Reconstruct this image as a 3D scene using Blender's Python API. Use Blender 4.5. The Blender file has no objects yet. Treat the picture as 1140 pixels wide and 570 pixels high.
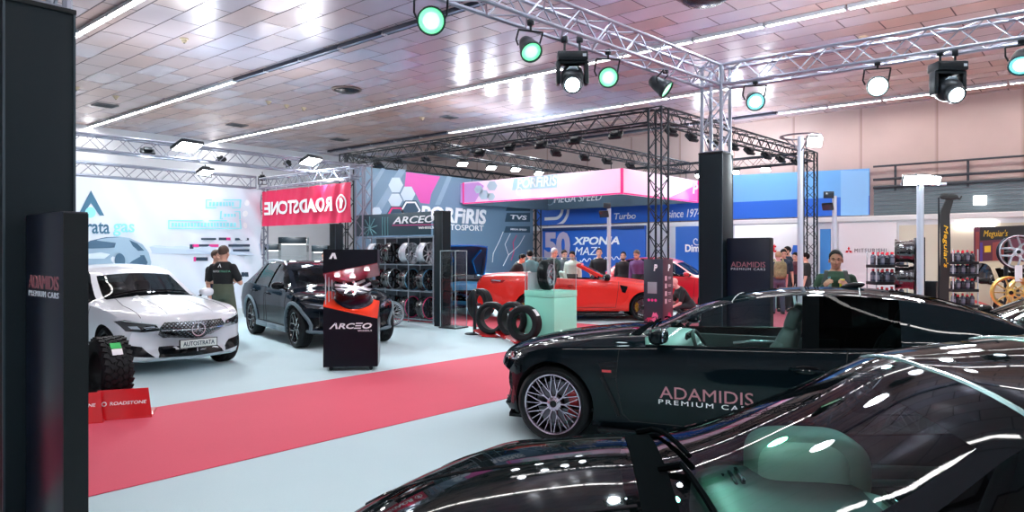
EXPO = 1.62
import bpy, bmesh, math, random
from math import sin, cos, pi, radians, sqrt, atan2
from mathutils import Vector, Matrix, noise
from mathutils.bvhtree import BVHTree
random.seed(7)
SC = bpy.context.scene
COL = SC.collection
# ---------------------------------------------------------------- camera frame -> hall frame
F, CX, HY, EYE, TH = 790.0, 570.0, 282.0, 1.68, radians(40.8)
CT, ST = cos(TH), sin(TH)
HALL_X, HALL_Y, CEIL = 23.7, 27.5, 6.16
def W(r, d, z=0.0):                    # metres to the right of / in front of the viewpoint -> hall coordinates
    return Vector((CT*d + ST*r, ST*d - CT*r, z))
def P(px, d, z=0.0): return W((px-CX)*d/F, d, z)
def ZZ(py, d): return EYE + (HY-py)*d/F
def dirw(r, f):                        # direction (right, forward) -> hall direction
    v = Vector((CT*f + ST*r, ST*f - CT*r, 0)); v.normalize(); return v
X_, Y_, Z_ = Vector((1,0,0)), Vector((0,1,0)), Vector((0,0,1))
# ---------------------------------------------------------------- tags
def tag(o, label=None, cat=None, group=None, kind=None):
    if label: o['label'] = label
    if cat: o['category'] = cat
    if group: o['group'] = group
    if kind: o['kind'] = kind
    return o
def thing(name, label, cat, loc=(0,0,0), rz=0.0, group=None):
    o = bpy.data.objects.new(name, None); COL.objects.link(o)
    o.location = loc; o.rotation_euler = (0,0,rz); o.empty_display_size = .2
    return tag(o, label, cat, group)
def link(name, me, parent=None):
    o = bpy.data.objects.new(name, me); COL.objects.link(o)
    if parent is not None: o.parent = parent
    return o
def kids(o): return [c for c in bpy.data.objects if c.parent == o]
def dup(root, loc=None, rz=None, label=None, group=None):
    def cp(o, par):
        c = o.copy(); COL.objects.link(c); c.parent = par
        for k in KIDS.get(o.name, ()): cp(k, c)
        return c
    KIDS = {}
    for k in bpy.data.objects:
        if k.parent is not None: KIDS.setdefault(k.parent.name, []).append(k)
    r = cp(root, None)
    if loc is not None: r.location = loc
    if rz is not None: r.rotation_euler = (0,0,rz)
    if label: r['label'] = label
    if group: r['group'] = group
    return r
# ---------------------------------------------------------------- materials
MATS = {}
def setin(n, key, v):
    if key in n.inputs: n.inputs[key].default_value = v
def c4(c): return (c[0], c[1], c[2], 1.0)
def srgb(r, g, b):
    f = lambda u: (u/255/12.92) if u/255 <= .04045 else ((u/255+.055)/1.055)**2.4
    return (f(r), f(g), f(b))
def mat(name, col, rough=.5, metal=0.0, coat=0.0, emit=None, es=0.0, spec=.5, var=0.0, scale=20.0, bump=0.0, sheen=0.0, aniso=(1,1,1)):
    if name in MATS: return MATS[name]
    m = bpy.data.materials.new(name); m.use_nodes = True
    nt = m.node_tree; b = nt.nodes['Principled BSDF']
    setin(b, 'Base Color', c4(col)); setin(b, 'Roughness', rough); setin(b, 'Metallic', metal)
    setin(b, 'Coat Weight', coat); setin(b, 'Coat Roughness', .03); setin(b, 'Specular IOR Level', spec)
    setin(b, 'Sheen Weight', sheen)
    if emit: setin(b, 'Emission Color', c4(emit)); setin(b, 'Emission Strength', es)
    if var or bump:
        tc = nt.nodes.new('ShaderNodeTexCoord'); mp = nt.nodes.new('ShaderNodeMapping')
        mp.inputs['Scale'].default_value = aniso
        nz = nt.nodes.new('ShaderNodeTexNoise'); nz.inputs['Scale'].default_value = scale; nz.inputs['Detail'].default_value = 5
        nt.links.new(tc.outputs['Object'], mp.inputs['Vector']); nt.links.new(mp.outputs['Vector'], nz.inputs['Vector'])
        if var:
            mx = nt.nodes.new('ShaderNodeMixRGB')
            mx.inputs[1].default_value = c4([max(0, k*(1-var)) for k in col]); mx.inputs[2].default_value = c4([min(1, k*(1+var)) for k in col])
            nt.links.new(nz.outputs['Fac'], mx.inputs[0]); nt.links.new(mx.outputs[0], b.inputs['Base Color'])
        if bump:
            bp = nt.nodes.new('ShaderNodeBump'); bp.inputs['Strength'].default_value = bump; bp.inputs['Distance'].default_value = .01
            nt.links.new(nz.outputs['Fac'], bp.inputs['Height']); nt.links.new(bp.outputs['Normal'], b.inputs['Normal'])
    MATS[name] = m
    return m
def glass(name, tint, refl=.9, rough=.0, base=.025):       # thin pane: tinted see-through with a fresnel reflection
    if name in MATS: return MATS[name]
    m = bpy.data.materials.new(name); m.use_nodes = True; nt = m.node_tree
    nt.nodes.remove(nt.nodes['Principled BSDF']); out = nt.nodes['Material Output']
    tr = nt.nodes.new('ShaderNodeBsdfTransparent'); tr.inputs[0].default_value = c4(tint)
    gl = nt.nodes.new('ShaderNodeBsdfGlossy'); gl.inputs['Roughness'].default_value = rough; gl.inputs[0].default_value = (refl, refl, refl, 1)
    fr = nt.nodes.new('ShaderNodeLayerWeight'); fr.inputs[0].default_value = .5
    pw = nt.nodes.new('ShaderNodeMath'); pw.operation = 'POWER'; pw.inputs[1].default_value = 5.0; nt.links.new(fr.outputs['Facing'], pw.inputs[0])
    mth = nt.nodes.new('ShaderNodeMath'); mth.operation = 'MULTIPLY_ADD'; mth.inputs[1].default_value = .9; mth.inputs[2].default_value = base; mth.use_clamp = True
    mx = nt.nodes.new('ShaderNodeMixShader')
    nt.links.new(pw.outputs[0], mth.inputs[0]); nt.links.new(mth.outputs[0], mx.inputs[0])
    nt.links.new(tr.outputs[0], mx.inputs[1]); nt.links.new(gl.outputs[0], mx.inputs[2]); nt.links.new(mx.outputs[0], out.inputs[0])
    MATS[name] = m
    return m
def paint(name, col, metal=0.0, rough=.25, inner=(.03,.035,.04), coat=1.0):  # outside lacquered, inside trim cloth
    if name in MATS: return MATS[name]
    m = mat(name, col, rough, metal, coat, spec=0.0 if max(col) < .03 else .4); nt = m.node_tree; b = nt.nodes['Principled BSDF']; out = nt.nodes['Material Output']
    d = nt.nodes.new('ShaderNodeBsdfDiffuse'); d.inputs[0].default_value = c4(inner)
    g = nt.nodes.new('ShaderNodeNewGeometry'); mx = nt.nodes.new('ShaderNodeMixShader')
    nt.links.new(g.outputs['Backfacing'], mx.inputs[0]); nt.links.new(b.outputs[0], mx.inputs[1]); nt.links.new(d.outputs[0], mx.inputs[2])
    nt.links.new(mx.outputs[0], out.inputs[0])
    return m
def glow(name, col, s):
    return mat(name, (.8,.8,.8), .4, emit=col, es=s)
# ---------------------------------------------------------------- mesh builder
SPLITN = set('tube end_cap slat corner_strip hanger tie window_trim side_skirt bonnet_seam bonnet_crease wiper post rail caster acrylic_rod downlight shelf glass_shelf headrest_post air_vent arch_cladding bonnet_rib pink_icon chevron_logo hexagons shelf_board pink_edge lit_skin lining board glass_pane pane edge_trim drop_icon round_emblem side_lip blue_logo door_seam strap roof_seam three_diamond_emblem'.split())
class MB:
    def __init__(s): s.v = []; s.f = []; s.m = []
    def add(s, vs, fs, mi=0):
        k = len(s.v); s.v += [Vector(p) for p in vs]; s.f += [tuple(k+i for i in f) for f in fs]; s.m += [mi]*len(fs); return s
    def box(s, c, sz, M=None, mi=0):
        x, y, z = sz[0]/2, sz[1]/2, sz[2]/2
        vs = [Vector((a*x, b*y, e*z)) for a in (-1,1) for b in (-1,1) for e in (-1,1)]
        if M is not None: vs = [M @ p for p in vs]
        vs = [p + Vector(c) for p in vs]
        return s.add(vs, [(0,1,3,2),(4,6,7,5),(0,4,5,1),(2,3,7,6),(0,2,6,4),(1,5,7,3)], mi)
    def bev(s, c, sz, r=.01, M=None, mi=0):          # box with chamfered edges
        hx, hy, hz = sz[0]/2, sz[1]/2, sz[2]/2; r = min(r, hx*.9, hy*.9, hz*.9)
        bm = bmesh.new(); bmesh.ops.create_cube(bm, size=1)
        for v in bm.verts: v.co = Vector((v.co.x*2*hx, v.co.y*2*hy, v.co.z*2*hz))
        bmesh.ops.bevel(bm, geom=bm.edges[:], offset=r, segments=2, profile=.5, affect='EDGES')
        return s.bm(bm, c, M, mi)
    def bm(s, bm, c=(0,0,0), M=None, mi=0):
        bm.verts.index_update(); vs = [(M @ v.co if M is not None else v.co) + Vector(c) for v in bm.verts]
        s.add(vs, [[v.index for v in f.verts] for f in bm.faces], mi); bm.free(); return s
    def tube(s, a, b, r, n=8, r2=None, cap=True, mi=0):
        a, b = Vector(a), Vector(b); d = b-a
        if d.length < 1e-6: return s
        d.normalize(); u = d.orthogonal().normalized(); w = d.cross(u); r2 = r if r2 is None else r2
        vs = [a + (u*cos(2*pi*i/n)+w*sin(2*pi*i/n))*r for i in range(n)] + [b + (u*cos(2*pi*i/n)+w*sin(2*pi*i/n))*r2 for i in range(n)]
        fs = [(i, (i+1)%n, n+(i+1)%n, n+i) for i in range(n)]
        if cap: fs += [tuple(range(n-1,-1,-1)), tuple(range(n, 2*n))]
        return s.add(vs, fs, mi)
    def path(s, pts, r, n=8, closed=False, mi=0):    # swept round bar through points; r number or list
        pts = [Vector(p) for p in pts]; N = len(pts); rr = r if isinstance(r, (list, tuple)) else [r]*N
        ref = None; rings = []
        for i, p in enumerate(pts):
            t = (pts[(i+1)%N]-pts[i-1]) if (closed or 0 < i < N-1) else (pts[1]-pts[0] if i == 0 else pts[-1]-pts[-2])
            t.normalize()
            if ref is None: ref = t.orthogonal().normalized()
            ref = (ref - t*ref.dot(t)); ref.normalize(); w = t.cross(ref)
            rings.append([p + (ref*cos(2*pi*k/n)+w*sin(2*pi*k/n))*rr[i] for k in range(n)])
        return s.rings(rings, closed, mi=mi)
    def rings(s, rings, closed=False, cap=True, mi=0, loop=True):
        n = len(rings[0]); N = len(rings); vs = [p for r in rings for p in r]; fs = []
        for i in range(N if closed else N-1):
            j = (i+1) % N
            for k in range(n if loop else n-1):
                l = (k+1) % n; fs.append((i*n+k, i*n+l, j*n+l, j*n+k))
        if cap and not closed and loop: fs += [tuple(range(n-1,-1,-1)), tuple((N-1)*n+k for k in range(n))]
        return s.add(vs, fs, mi)
    def lathe(s, prof, n=32, M=None, c=(0,0,0), closed=False, mi=0, a0=0.0, a1=2*pi):   # prof (radius, height) about local z
        full = abs(a1-a0-2*pi) < 1e-6; cnt = n if full else n+1
        rings = []
        for i in range(cnt):
            a = a0+(a1-a0)*i/n
            ring = [Vector((r*cos(a), r*sin(a), h)) for r, h in prof]
            if M is not None: ring = [M @ p for p in ring]
            rings.append([p+Vector(c) for p in ring])
        return s.rings(rings, closed=full, cap=False, mi=mi, loop=closed)
    def prism(s, poly, o, u, v, depth, mi=0):         # polygon in plane (o,u,v), extruded along -(u x v)
        o, u, v = Vector(o), Vector(u), Vector(v); n = u.cross(v).normalized(); k = len(poly)
        A = [o+u*a+v*b for a, b in poly]; B = [p-n*depth for p in A]
        fs = [tuple(range(k)), tuple(range(2*k-1, k-1, -1))] + [(i, k+i, k+(i+1)%k, (i+1)%k) for i in range(k)]
        return s.add(A+B, fs, mi)
    def sell(s, c, r, e1=1.0, e2=1.0, n=24, m=14, M=None, mi=0, f=None):   # superellipsoid, r = radii
        def sp(a, e): return (abs(a)**e)*(1 if a >= 0 else -1)
        vs = []; fs = []
        for j in range(1, m):
            t = -pi/2+pi*j/m
            for i in range(n):
                a = 2*pi*i/n
                vs.append(Vector((r[0]*sp(cos(t),e1)*sp(cos(a),e2), r[1]*sp(cos(t),e1)*sp(sin(a),e2), r[2]*sp(sin(t),e1))))
        vs += [Vector((0,0,-r[2])), Vector((0,0,r[2]))]; k = (m-1)*n
        for j in range(m-2):
            for i in range(n): fs.append((j*n+i, j*n+(i+1)%n, (j+1)*n+(i+1)%n, (j+1)*n+i))
        for i in range(n): fs.append((k, (i+1)%n, i)); fs.append((k+1, (m-2)*n+i, (m-2)*n+(i+1)%n))
        if f: vs = [Vector(f(p)) for p in vs]
        if M is not None: vs = [M @ p for p in vs]
        return s.add([p+Vector(c) for p in vs], fs, mi)
    def islands(s):
        par = list(range(len(s.v)))
        def find(a):
            while par[a] != a: par[a] = par[par[a]]; a = par[a]
            return a
        for f in s.f:
            r = find(f[0])
            for i in f[1:]: par[find(i)] = r
        grp = {}
        for f, m in zip(s.f, s.m): grp.setdefault(find(f[0]), []).append((f, m))
        out = []
        for fs in grp.values():
            q = MB(); mp = {}
            for f, m in fs:
                for i in f:
                    if i not in mp: mp[i] = len(q.v); q.v.append(s.v[i])
                q.f.append(tuple(mp[i] for i in f)); q.m.append(m)
            out.append(q)
        return out
    def mesh(s, name, mats=None, smooth=None, recalc=True):
        me = bpy.data.meshes.new(name); me.from_pydata([tuple(p) for p in s.v], [], s.f)
        if any(s.m): me.polygons.foreach_set('material_index', s.m)
        if recalc:
            bm = bmesh.new(); bm.from_mesh(me); bmesh.ops.recalc_face_normals(bm, faces=bm.faces); bm.to_mesh(me); bm.free()
        for m in (mats or ()): me.materials.append(m)
        if smooth: smoothen(me, smooth)
        return me
    def build(s, name, m, parent=None, smooth=40, recalc=True):
        ms = m if isinstance(m, (list, tuple)) else [m]
        if name in SPLITN:
            out = []
            for q in s.islands(): out.append(link(name, q.mesh(name, ms, smooth, recalc), parent))
            return out[0]
        return link(name, s.mesh(name, ms, smooth, recalc), parent)
def smoothen(me, ang=40):
    me.polygons.foreach_set('use_smooth', [True]*len(me.polygons))
    me.set_sharp_from_angle(angle=radians(ang))
def frame(u, v, n):
    M = Matrix.Identity(3)
    for i, a in enumerate((u, v, n)):
        for k in range(3): M[k][i] = a[k]
    return M
def axis(d):                                        # 3x3 turning local z onto d
    return Vector(d).to_track_quat('Z', 'Y').to_matrix()
def evaluate(o):
    dg = bpy.context.evaluated_depsgraph_get(); dg.update()
    return bpy.data.meshes.new_from_object(o.evaluated_get(dg))
TXT = {}
def text_mesh(body, shear=0.0, bold=0.0, space=1.0, ext=.03):
    key = (body, shear, bold, space, ext)
    if key not in TXT:
        cu = bpy.data.curves.new('lettering', 'FONT'); cu.body = body; cu.size = 1.0; cu.shear = shear; cu.offset = bold
        cu.space_character = space; cu.extrude = ext; cu.resolution_u = 3; cu.align_x = 'CENTER'; cu.align_y = 'CENTER'
        o = bpy.data.objects.new('lettering', cu); COL.objects.link(o); me = evaluate(o)
        bpy.data.objects.remove(o); bpy.data.curves.remove(cu)
        vs = [v.co.copy() for v in me.vertices]; xs = [v.x for v in vs]; ys = [v.y for v in vs]
        cxm, cym = (min(xs)+max(xs))/2, (min(ys)+max(ys))/2
        vs = [Vector((v.x-cxm, v.y-cym, v.z)) for v in vs]
        TXT[key] = (vs, [tuple(p.vertices) for p in me.polygons], max(xs)-min(xs), max(ys)-min(ys))
        bpy.data.meshes.remove(me)
    return TXT[key]
def lettering(body, m, parent, o, u, v, w, h=None, depth=.006, name='lettering', shear=0.0, bold=0.0, space=1.0, warp=None):
    """letters centred on o, fitted to width w (and height h), reading along u"""
    vs, fs, tw, th = text_mesh(body, shear, bold, space)
    sx = w/tw; sy = (h/th) if h else sx
    u, v = Vector(u), Vector(v); n = u.cross(v).normalized(); o = Vector(o)
    pts = []
    for p in vs:
        q = o + u*(p.x*sx) + v*(p.y*sy) + n*((p.z/.03)*depth)
        pts.append(warp(q) if warp else q)
    b = MB(); b.add(pts, fs)
    return b.build(name, m, parent, smooth=None, recalc=False)
def polyplate(poly, m, parent, o, u, v, depth=.006, name='graphic', warp=None):
    b = MB(); u, v = Vector(u), Vector(v); n = u.cross(v).normalized()
    b.prism(poly, Vector(o)+n*depth, u, v, depth*1.6)
    if warp: b.v = [warp(q) for q in b.v]
    return b.build(name, m, parent, smooth=None)
def panel(name, o, u, v, w, h, t, m, parent=None, bev=.004):   # board: o = lower left front corner
    u, v, o = Vector(u), Vector(v), Vector(o); n = u.cross(v).normalized()
    b = MB(); b.bev(o+u*(w/2)+v*(h/2)-n*(t/2), (w, h, t), bev, M=frame(u, v, n))
    return b.build(name, m, parent)
# shared materials
BLK = mat('black_plastic', (.006,.008,.010), .45, spec=.25)
BLKS = mat('black_metal', (.010,.014,.018), .4, .2, spec=.3)
RUB = mat('tyre_rubber', (.006,.007,.009), .6, spec=.25, bump=.15, scale=60)
CHR = mat('bright_metal', (.75,.78,.8), .16, 1.0)
ALU = mat('aluminium', (.62,.66,.70), .3, .9)
WHT = mat('white_paint', (.85,.87,.9), .45)
DARKTEAL = mat('charcoal_cladding', srgb(7,22,30), .6, spec=.25, var=.15, scale=3)
CLEAR = glass('clear_acrylic', (.93,.97,.97), .9, 0, .02)
# ================================================================= THE HALL
def node_mat(name, build):
    m = bpy.data.materials.new(name); m.use_nodes = True; nt = m.node_tree
    build(nt, nt.nodes['Principled BSDF'], lambda t: nt.nodes.new(t), nt.links.new); MATS[name] = m; return m
def _ceil(nt, b, N, L):
    tc = N('ShaderNodeTexCoord'); sp = N('ShaderNodeSeparateXYZ'); cb = N('ShaderNodeCombineXYZ')
    L(tc.outputs['Object'], sp.inputs[0]); L(sp.outputs[1], cb.inputs[0]); L(sp.outputs[0], cb.inputs[1])
    def brick(c1, c2, mo):
        br = N('ShaderNodeTexBrick'); br.inputs['Scale'].default_value = 1.0; br.inputs['Brick Width'].default_value = 1.2
        br.inputs['Row Height'].default_value = .6; br.inputs['Mortar Size'].default_value = .014; br.inputs['Mortar Smooth'].default_value = .1
        br.inputs['Bias'].default_value = 0.0
        br.inputs['Color1'].default_value = c4(c1); br.inputs['Color2'].default_value = c4(c2); br.inputs['Mortar'].default_value = c4(mo)
        L(cb.outputs[0], br.inputs['Vector']); return br
    br = brick(srgb(224,222,234), srgb(210,184,176), srgb(104,90,96))
    nz = N('ShaderNodeTexNoise'); nz.inputs['Scale'].default_value = .16; nz.inputs['Detail'].default_value = 2
    L(tc.outputs['Object'], nz.inputs['Vector'])
    rp = N('ShaderNodeValToRGB'); rp.color_ramp.elements[0].position = .38; rp.color_ramp.elements[0].color = c4(srgb(222,226,238))
    rp.color_ramp.elements[1].position = .62; rp.color_ramp.elements[1].color = c4(srgb(226,206,196))
    L(nz.outputs['Fac'], rp.inputs[0])
    mx = N('ShaderNodeMixRGB'); mx.blend_type = 'MULTIPLY'; mx.inputs[0].default_value = 1
    L(br.outputs['Color'], mx.inputs[1]); L(rp.outputs[0], mx.inputs[2]); L(mx.outputs[0], b.inputs['Base Color'])
    br2 = brick((.22,.22,.22), (.34,.34,.34), (.8,.8,.8)); L(br2.outputs['Color'], b.inputs['Roughness'])
    setin(b, 'Metallic', .15)
    br3 = brick((.0,.0,.0), (1,1,1), (0,0,0)); nz2 = N('ShaderNodeTexNoise'); nz2.inputs['Scale'].default_value = 1.3; L(tc.outputs['Object'], nz2.inputs['Vector'])
    ad = N('ShaderNodeMath'); ad.operation = 'MULTIPLY_ADD'; ad.inputs[1].default_value = .35; L(br3.outputs['Color'], ad.inputs[0]); L(nz2.outputs['Fac'], ad.inputs[2])
    bp = N('ShaderNodeBump'); bp.inputs['Strength'].default_value = .35; bp.inputs['Distance'].default_value = .03
    L(ad.outputs[0], bp.inputs['Height']); L(bp.outputs['Normal'], b.inputs['Normal'])
M_CEIL = node_mat('metal_ceiling_tiles', _ceil)
def _fab(nt, b, N, L):
    tc = N('ShaderNodeTexCoord'); sp = N('ShaderNodeSeparateXYZ'); L(tc.outputs['Object'], sp.inputs[0])
    dv = N('ShaderNodeMath'); dv.operation = 'DIVIDE'; dv.inputs[1].default_value = 2.05; L(sp.outputs[1], dv.inputs[0])
    fr = N('ShaderNodeMath'); fr.operation = 'FRACT'; L(dv.outputs[0], fr.inputs[0])
    rp = N('ShaderNodeValToRGB'); e = rp.color_ramp.elements; e[0].position = 0; e[0].color = c4(srgb(176,146,136)); e[1].position = .05; e[1].color = c4(srgb(214,190,184))
    L(fr.outputs[0], rp.inputs[0])
    nz = N('ShaderNodeTexNoise'); nz.inputs['Scale'].default_value = .5; nz.inputs['Detail'].default_value = 4; L(tc.outputs['Object'], nz.inputs['Vector'])
    mx = N('ShaderNodeMixRGB'); mx.blend_type = 'MULTIPLY'; mx.inputs[0].default_value = .35; L(rp.outputs[0], mx.inputs[1]); L(nz.outputs['Fac'], mx.inputs[2])
    L(mx.outputs[0], b.inputs['Base Color']); setin(b, 'Roughness', .85)
M_FAB = node_mat('beige_wall_cloth', _fab)
def _floor(nt, b, N, L, c1=srgb(176,204,212), c2=srgb(204,226,232)):
    tc = N('ShaderNodeTexCoord')
    n1 = N('ShaderNodeTexNoise'); n1.inputs['Scale'].default_value = .7; n1.inputs['Detail'].default_value = 6
    n2 = N('ShaderNodeTexNoise'); n2.inputs['Scale'].default_value = 90; n2.inputs['Detail'].default_value = 3
    for n in (n1, n2): L(tc.outputs['Object'], n.inputs['Vector'])
    ad = N('ShaderNodeMath'); ad.operation = 'MULTIPLY_ADD'; ad.inputs[1].default_value = .4; L(n2.outputs['Fac'], ad.inputs[0]); 
    m2 = N('ShaderNodeMath'); m2.operation = 'MULTIPLY'; m2.inputs[1].default_value = .6; L(n1.outputs['Fac'], m2.inputs[0]); L(m2.outputs[0], ad.inputs[2])
    mx = N('ShaderNodeMixRGB'); mx.inputs[1].default_value = c4(c1); mx.inputs[2].default_value = c4(c2); L(ad.outputs[0], mx.inputs[0])
    L(mx.outputs[0], b.inputs['Base Color']); setin(b, 'Roughness', .8); setin(b, 'Sheen Weight', .15)
    bp = N('ShaderNodeBump'); bp.inputs['Strength'].default_value = .25; bp.inputs['Distance'].default_value = .004
    L(n2.outputs['Fac'], bp.inputs['Height']); L(bp.outputs['Normal'], b.inputs['Normal'])
M_FLOOR = node_mat('pale_floor_carpet', _floor)
M_RED = node_mat('red_carpet', lambda nt, b, N, L: _floor(nt, b, N, L, srgb(206,44,76), srgb(226,66,98)))
M_LWALL = mat('white_wall', srgb(240,242,248), .7, var=.03, scale=.6)
M_CREAM = mat('cream_partition', srgb(228,216,196), .6)
M_PART = mat('white_partition', srgb(232,232,236), .5)
M_CORR = mat('corrugated_sheet', srgb(112,126,132), .5, .4, var=.12, scale=1.5)
M_RAIL = mat('dark_pipe', srgb(56,62,70), .5, .2)
x0, y0 = -9.0, -9.0
def struct(name, mb, m, smooth=None): return tag(mb.build(name, m, None, smooth), kind='structure')
struct('floor', MB().box(((x0+HALL_X)/2, (y0+HALL_Y)/2, -.1), (HALL_X-x0, HALL_Y-y0, .2)), M_FLOOR)
struct('ceiling', MB().box(((x0+HALL_X)/2, (y0+HALL_Y)/2, CEIL+.1), (HALL_X-x0, HALL_Y-y0, .2)), M_CEIL)
struct('wall_left', MB().box(((x0+HALL_X)/2, HALL_Y+.1, CEIL/2), (HALL_X-x0+.4, .2, CEIL+.4)), M_LWALL)
struct('wall_right', MB().box((HALL_X+.1, (y0+HALL_Y)/2, CEIL/2), (.2, HALL_Y-y0, CEIL+.4)), M_FAB)
struct('wall_front', MB().box(((x0+HALL_X)/2, y0-.1, CEIL/2), (HALL_X-x0+.4, .2, CEIL+.4)), M_LWALL)
struct('wall_back', MB().box((x0-.1, (y0+HALL_Y)/2, CEIL/2), (.2, HALL_Y-y0, CEIL+.4)), M_LWALL)
# corrugated band, cornice and partition along the right wall
b = MB()
for k in range(14):
    z = 2.86+.065*k; b.box((HALL_X-.03-(k % 2)*.02, -1.0, z), (.05, 13.6, .058))
struct('trim_1', b, M_CORR)
struct('trim_2', MB().bev((HALL_X-.35, 5.0, 2.72), (.5, 28, .16), .03), mat('white_cornice', srgb(240,236,236), .5))
b = MB().box((HALL_X-.42, 3.0, 1.32), (.12, 23.0, 2.64)); struct('wall_partition', b, M_PART)
struct('wall_partition_cream', MB().box((HALL_X-.52, -1.9, 1.25), (.06, 13.8, 2.5)), M_CREAM)
for k, z in enumerate((4.32, 3.92, 3.68)):
    struct('trim_%d' % (k+3), MB().tube((HALL_X-.12, 5.8, z), (HALL_X-.12, -8, z), .04 if k else .03), M_RAIL)
b = MB()
for k in range(8): b.box((HALL_X-.08, 5.2-1.85*k, 3.95), (.05, .06, .8))
struct('trim_6', b, M_RAIL)
# carpets laid on the floor
def strip(label, xa, xb, ya, yb, z):
    b = MB(); b.bev(((xa+xb)/2, (ya+yb)/2, z/2+.001), (xb-xa, yb-ya, z), .003)
    return tag(b.build('carpet_runner', M_RED, None, None), label, 'carpet')
strip('long red carpet runner crossing the pale floor in front of the cars', -7, 21.5, 5.40, 7.98, .006)
strip('red carpet strip crossing the floor between the wheel rack and the red convertible', 11.7, 13.9, 7.98, 17.0, .0045)
strip('red carpet strip behind the nearer black coupes', 11.7, 15.5, -4.0, 5.40, .005)
strip('red carpet strip by the gold wheel on the right', 17.5, 20.5, -7.5, 3.0, .004)
# ================================================================= CEILING FIXTURES
M_TUBE = glow('lit_fluorescent_tube', (1.0,.97,.94), 15)
M_OFF = mat('unlit_tube', srgb(150,165,190), .25, .3)
M_HOUS = mat('fixture_housing', srgb(200,205,212), .4)
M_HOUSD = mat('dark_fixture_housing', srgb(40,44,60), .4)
def tube_fixture(lit, lab):
    b = MB(); b.bev((0,0,-.03), (.11, 1.46, .06), .005)
    t = b.build('ceiling_light', M_HOUS if lit else M_HOUSD, None)
    q = MB(); q.bev((0,0,-.068), (.10, 1.42, .012), .004); [q.bev((s*.058,0,-.05), (.006,1.46,.06), .002) for s in ()]
    q.build('tube', M_TUBE if lit else M_OFF, t)
    c = MB()
    for s in (-1, 1): c.bev((s*.059,0,-.045), (.008,1.46,.075), .002)
    c.build('side_lip', M_HOUS if lit else M_HOUSD, t)
    c = MB(); c.bev((0,.72,-.05), (.11,.02,.07), .005); c.bev((0,-.72,-.05), (.11,.02,.07), .005); c.build('end_cap', M_HOUS, t)
    return tag(t, lab, 'ceiling light')
LITP = tube_fixture(True, 'lit'); OFFP = tube_fixture(False, 'unlit')
ROWS = [(5.11, -8.2, 27, 'lit fluorescent ceiling tube in the row nearest the dark cladded column on the left', lambda y: True),
        (9.14, -8.2, 26.6, None, lambda y: y > 17.0 or y < 2),
        (13.65, -8.2, 26.8, 'lit fluorescent ceiling tube in the long unbroken middle row', lambda y: True),
        (18.19, -8.2, 25.6, None, lambda y: y < 17.6),
        (22.45, -8.2, 21, None, lambda y: y < 7.2),
        (.65, -8.2, 4.5, 'lit fluorescent ceiling tube in the row above the nearest black car', lambda y: True),
        (-3.8, -8.2, 4.5, 'lit fluorescent ceiling tube in the row behind the nearest black car', lambda y: True)]
RN = {9.14: 'second row from the left', 18.19: 'fourth row, above the black truss frame', 22.45: 'row running along the beige right wall'}
first = {True: True, False: True}
for X, ya, yb, lab, lit in ROWS:
    y = ya
    while y < yb:
        s = lit(y); proto = LITP if s else OFFP
        L_ = lab or (('lit' if s else 'unlit dark') + ' fluorescent ceiling tube in the ' + RN[X])
        g = L_.replace('tube in', 'tubes in')
        if first[s]: first[s] = False; proto.location = (X, y+.74, CEIL); tag(proto, L_, 'ceiling light', g)
        else: dup(proto, (X, y+.74, CEIL), 0, L_, g)
        y += 1.5
# vents, loudspeaker, detectors in the ceiling
def on_ceil(px, py):
    d = (CEIL-EYE)*F/(HY-py); return P(px, d, CEIL)
M_VENT = mat('dark_vent', srgb(40,46,54), .5)
def vent(px, py, label, sx=.6, sy=.5):
    p = on_ceil(px, py); t = thing('ceiling_vent', label, 'vent', p)
    b = MB(); b.bev((0,0,-.015), (sx, sy, .03), .006); b.build('frame', mat('vent_frame', srgb(110,110,116), .5), t)
    b = MB()
    for k in range(5): b.box((0, -sy*.36+k*sy*.18, -.032), (sx*.86, sy*.1, .012))
    b.build('slat', M_VENT, t)
vent(117, 117, 'dark ceiling vent beyond the lit tube row at the left')
vent(264, 139, 'dark ceiling vent between the two left tube rows')
vent(378, 155, 'dark ceiling vent near the corner of the black truss frame')
vent(500, 130, 'small pale ceiling vent above the middle of the black truss', .5, .4)
def dome(px, py, r, label, depth=.16):
    p = on_ceil(px, py); t = thing('ceiling_diffuser', label, 'vent', p)
    MB().lathe([(r*1.12,0),(r*1.12,-.03),(r,-.05),(r*.92,-.02)], 32, closed=False).build('rim', mat('bronze_rim', srgb(110,92,88), .4, .4), t)
    MB().lathe([(r*.92,-.02),(r*.9,-depth*.6),(r*.6,-depth),(.001,-depth*1.05)], 32).build('bowl', mat('dark_bowl', srgb(34,36,44), .25, .5), t)
dome(785, -6, .42, 'large round dark ceiling diffuser at the top edge of the frame')
dome(386, 99, .36, 'round ceiling diffuser with tilted dark plate between tube rows', .1)
for k, (px, py, lb) in enumerate([(205,43,'nearest the lit tube row at upper left'), (85,97,'beside the dark cladded column'), (129,107,'above the left vent'), (299,113,'leftmost of three in a line'), (319,117,'middle of three in a line'), (338,120,'rightmost of three in a line'), (961,41,'above the right silver truss'), (470,131,'before the black truss corner')]):
    p = on_ceil(px, py); t = thing('smoke_detector', 'small ceiling sensor ' + lb, 'sensor', p)
    MB().lathe([(.0,-.09),(.03,-.09),(.05,-.06),(.055,-.03),(.085,-.02),(.09,0)], 16).build('body', mat('sensor_shell', srgb(206,190,160), .5), t)
    MB().lathe([(.0,-.10),(.02,-.10),(.02,-.088)], 12).build('sensor', BLK, t)
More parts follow.
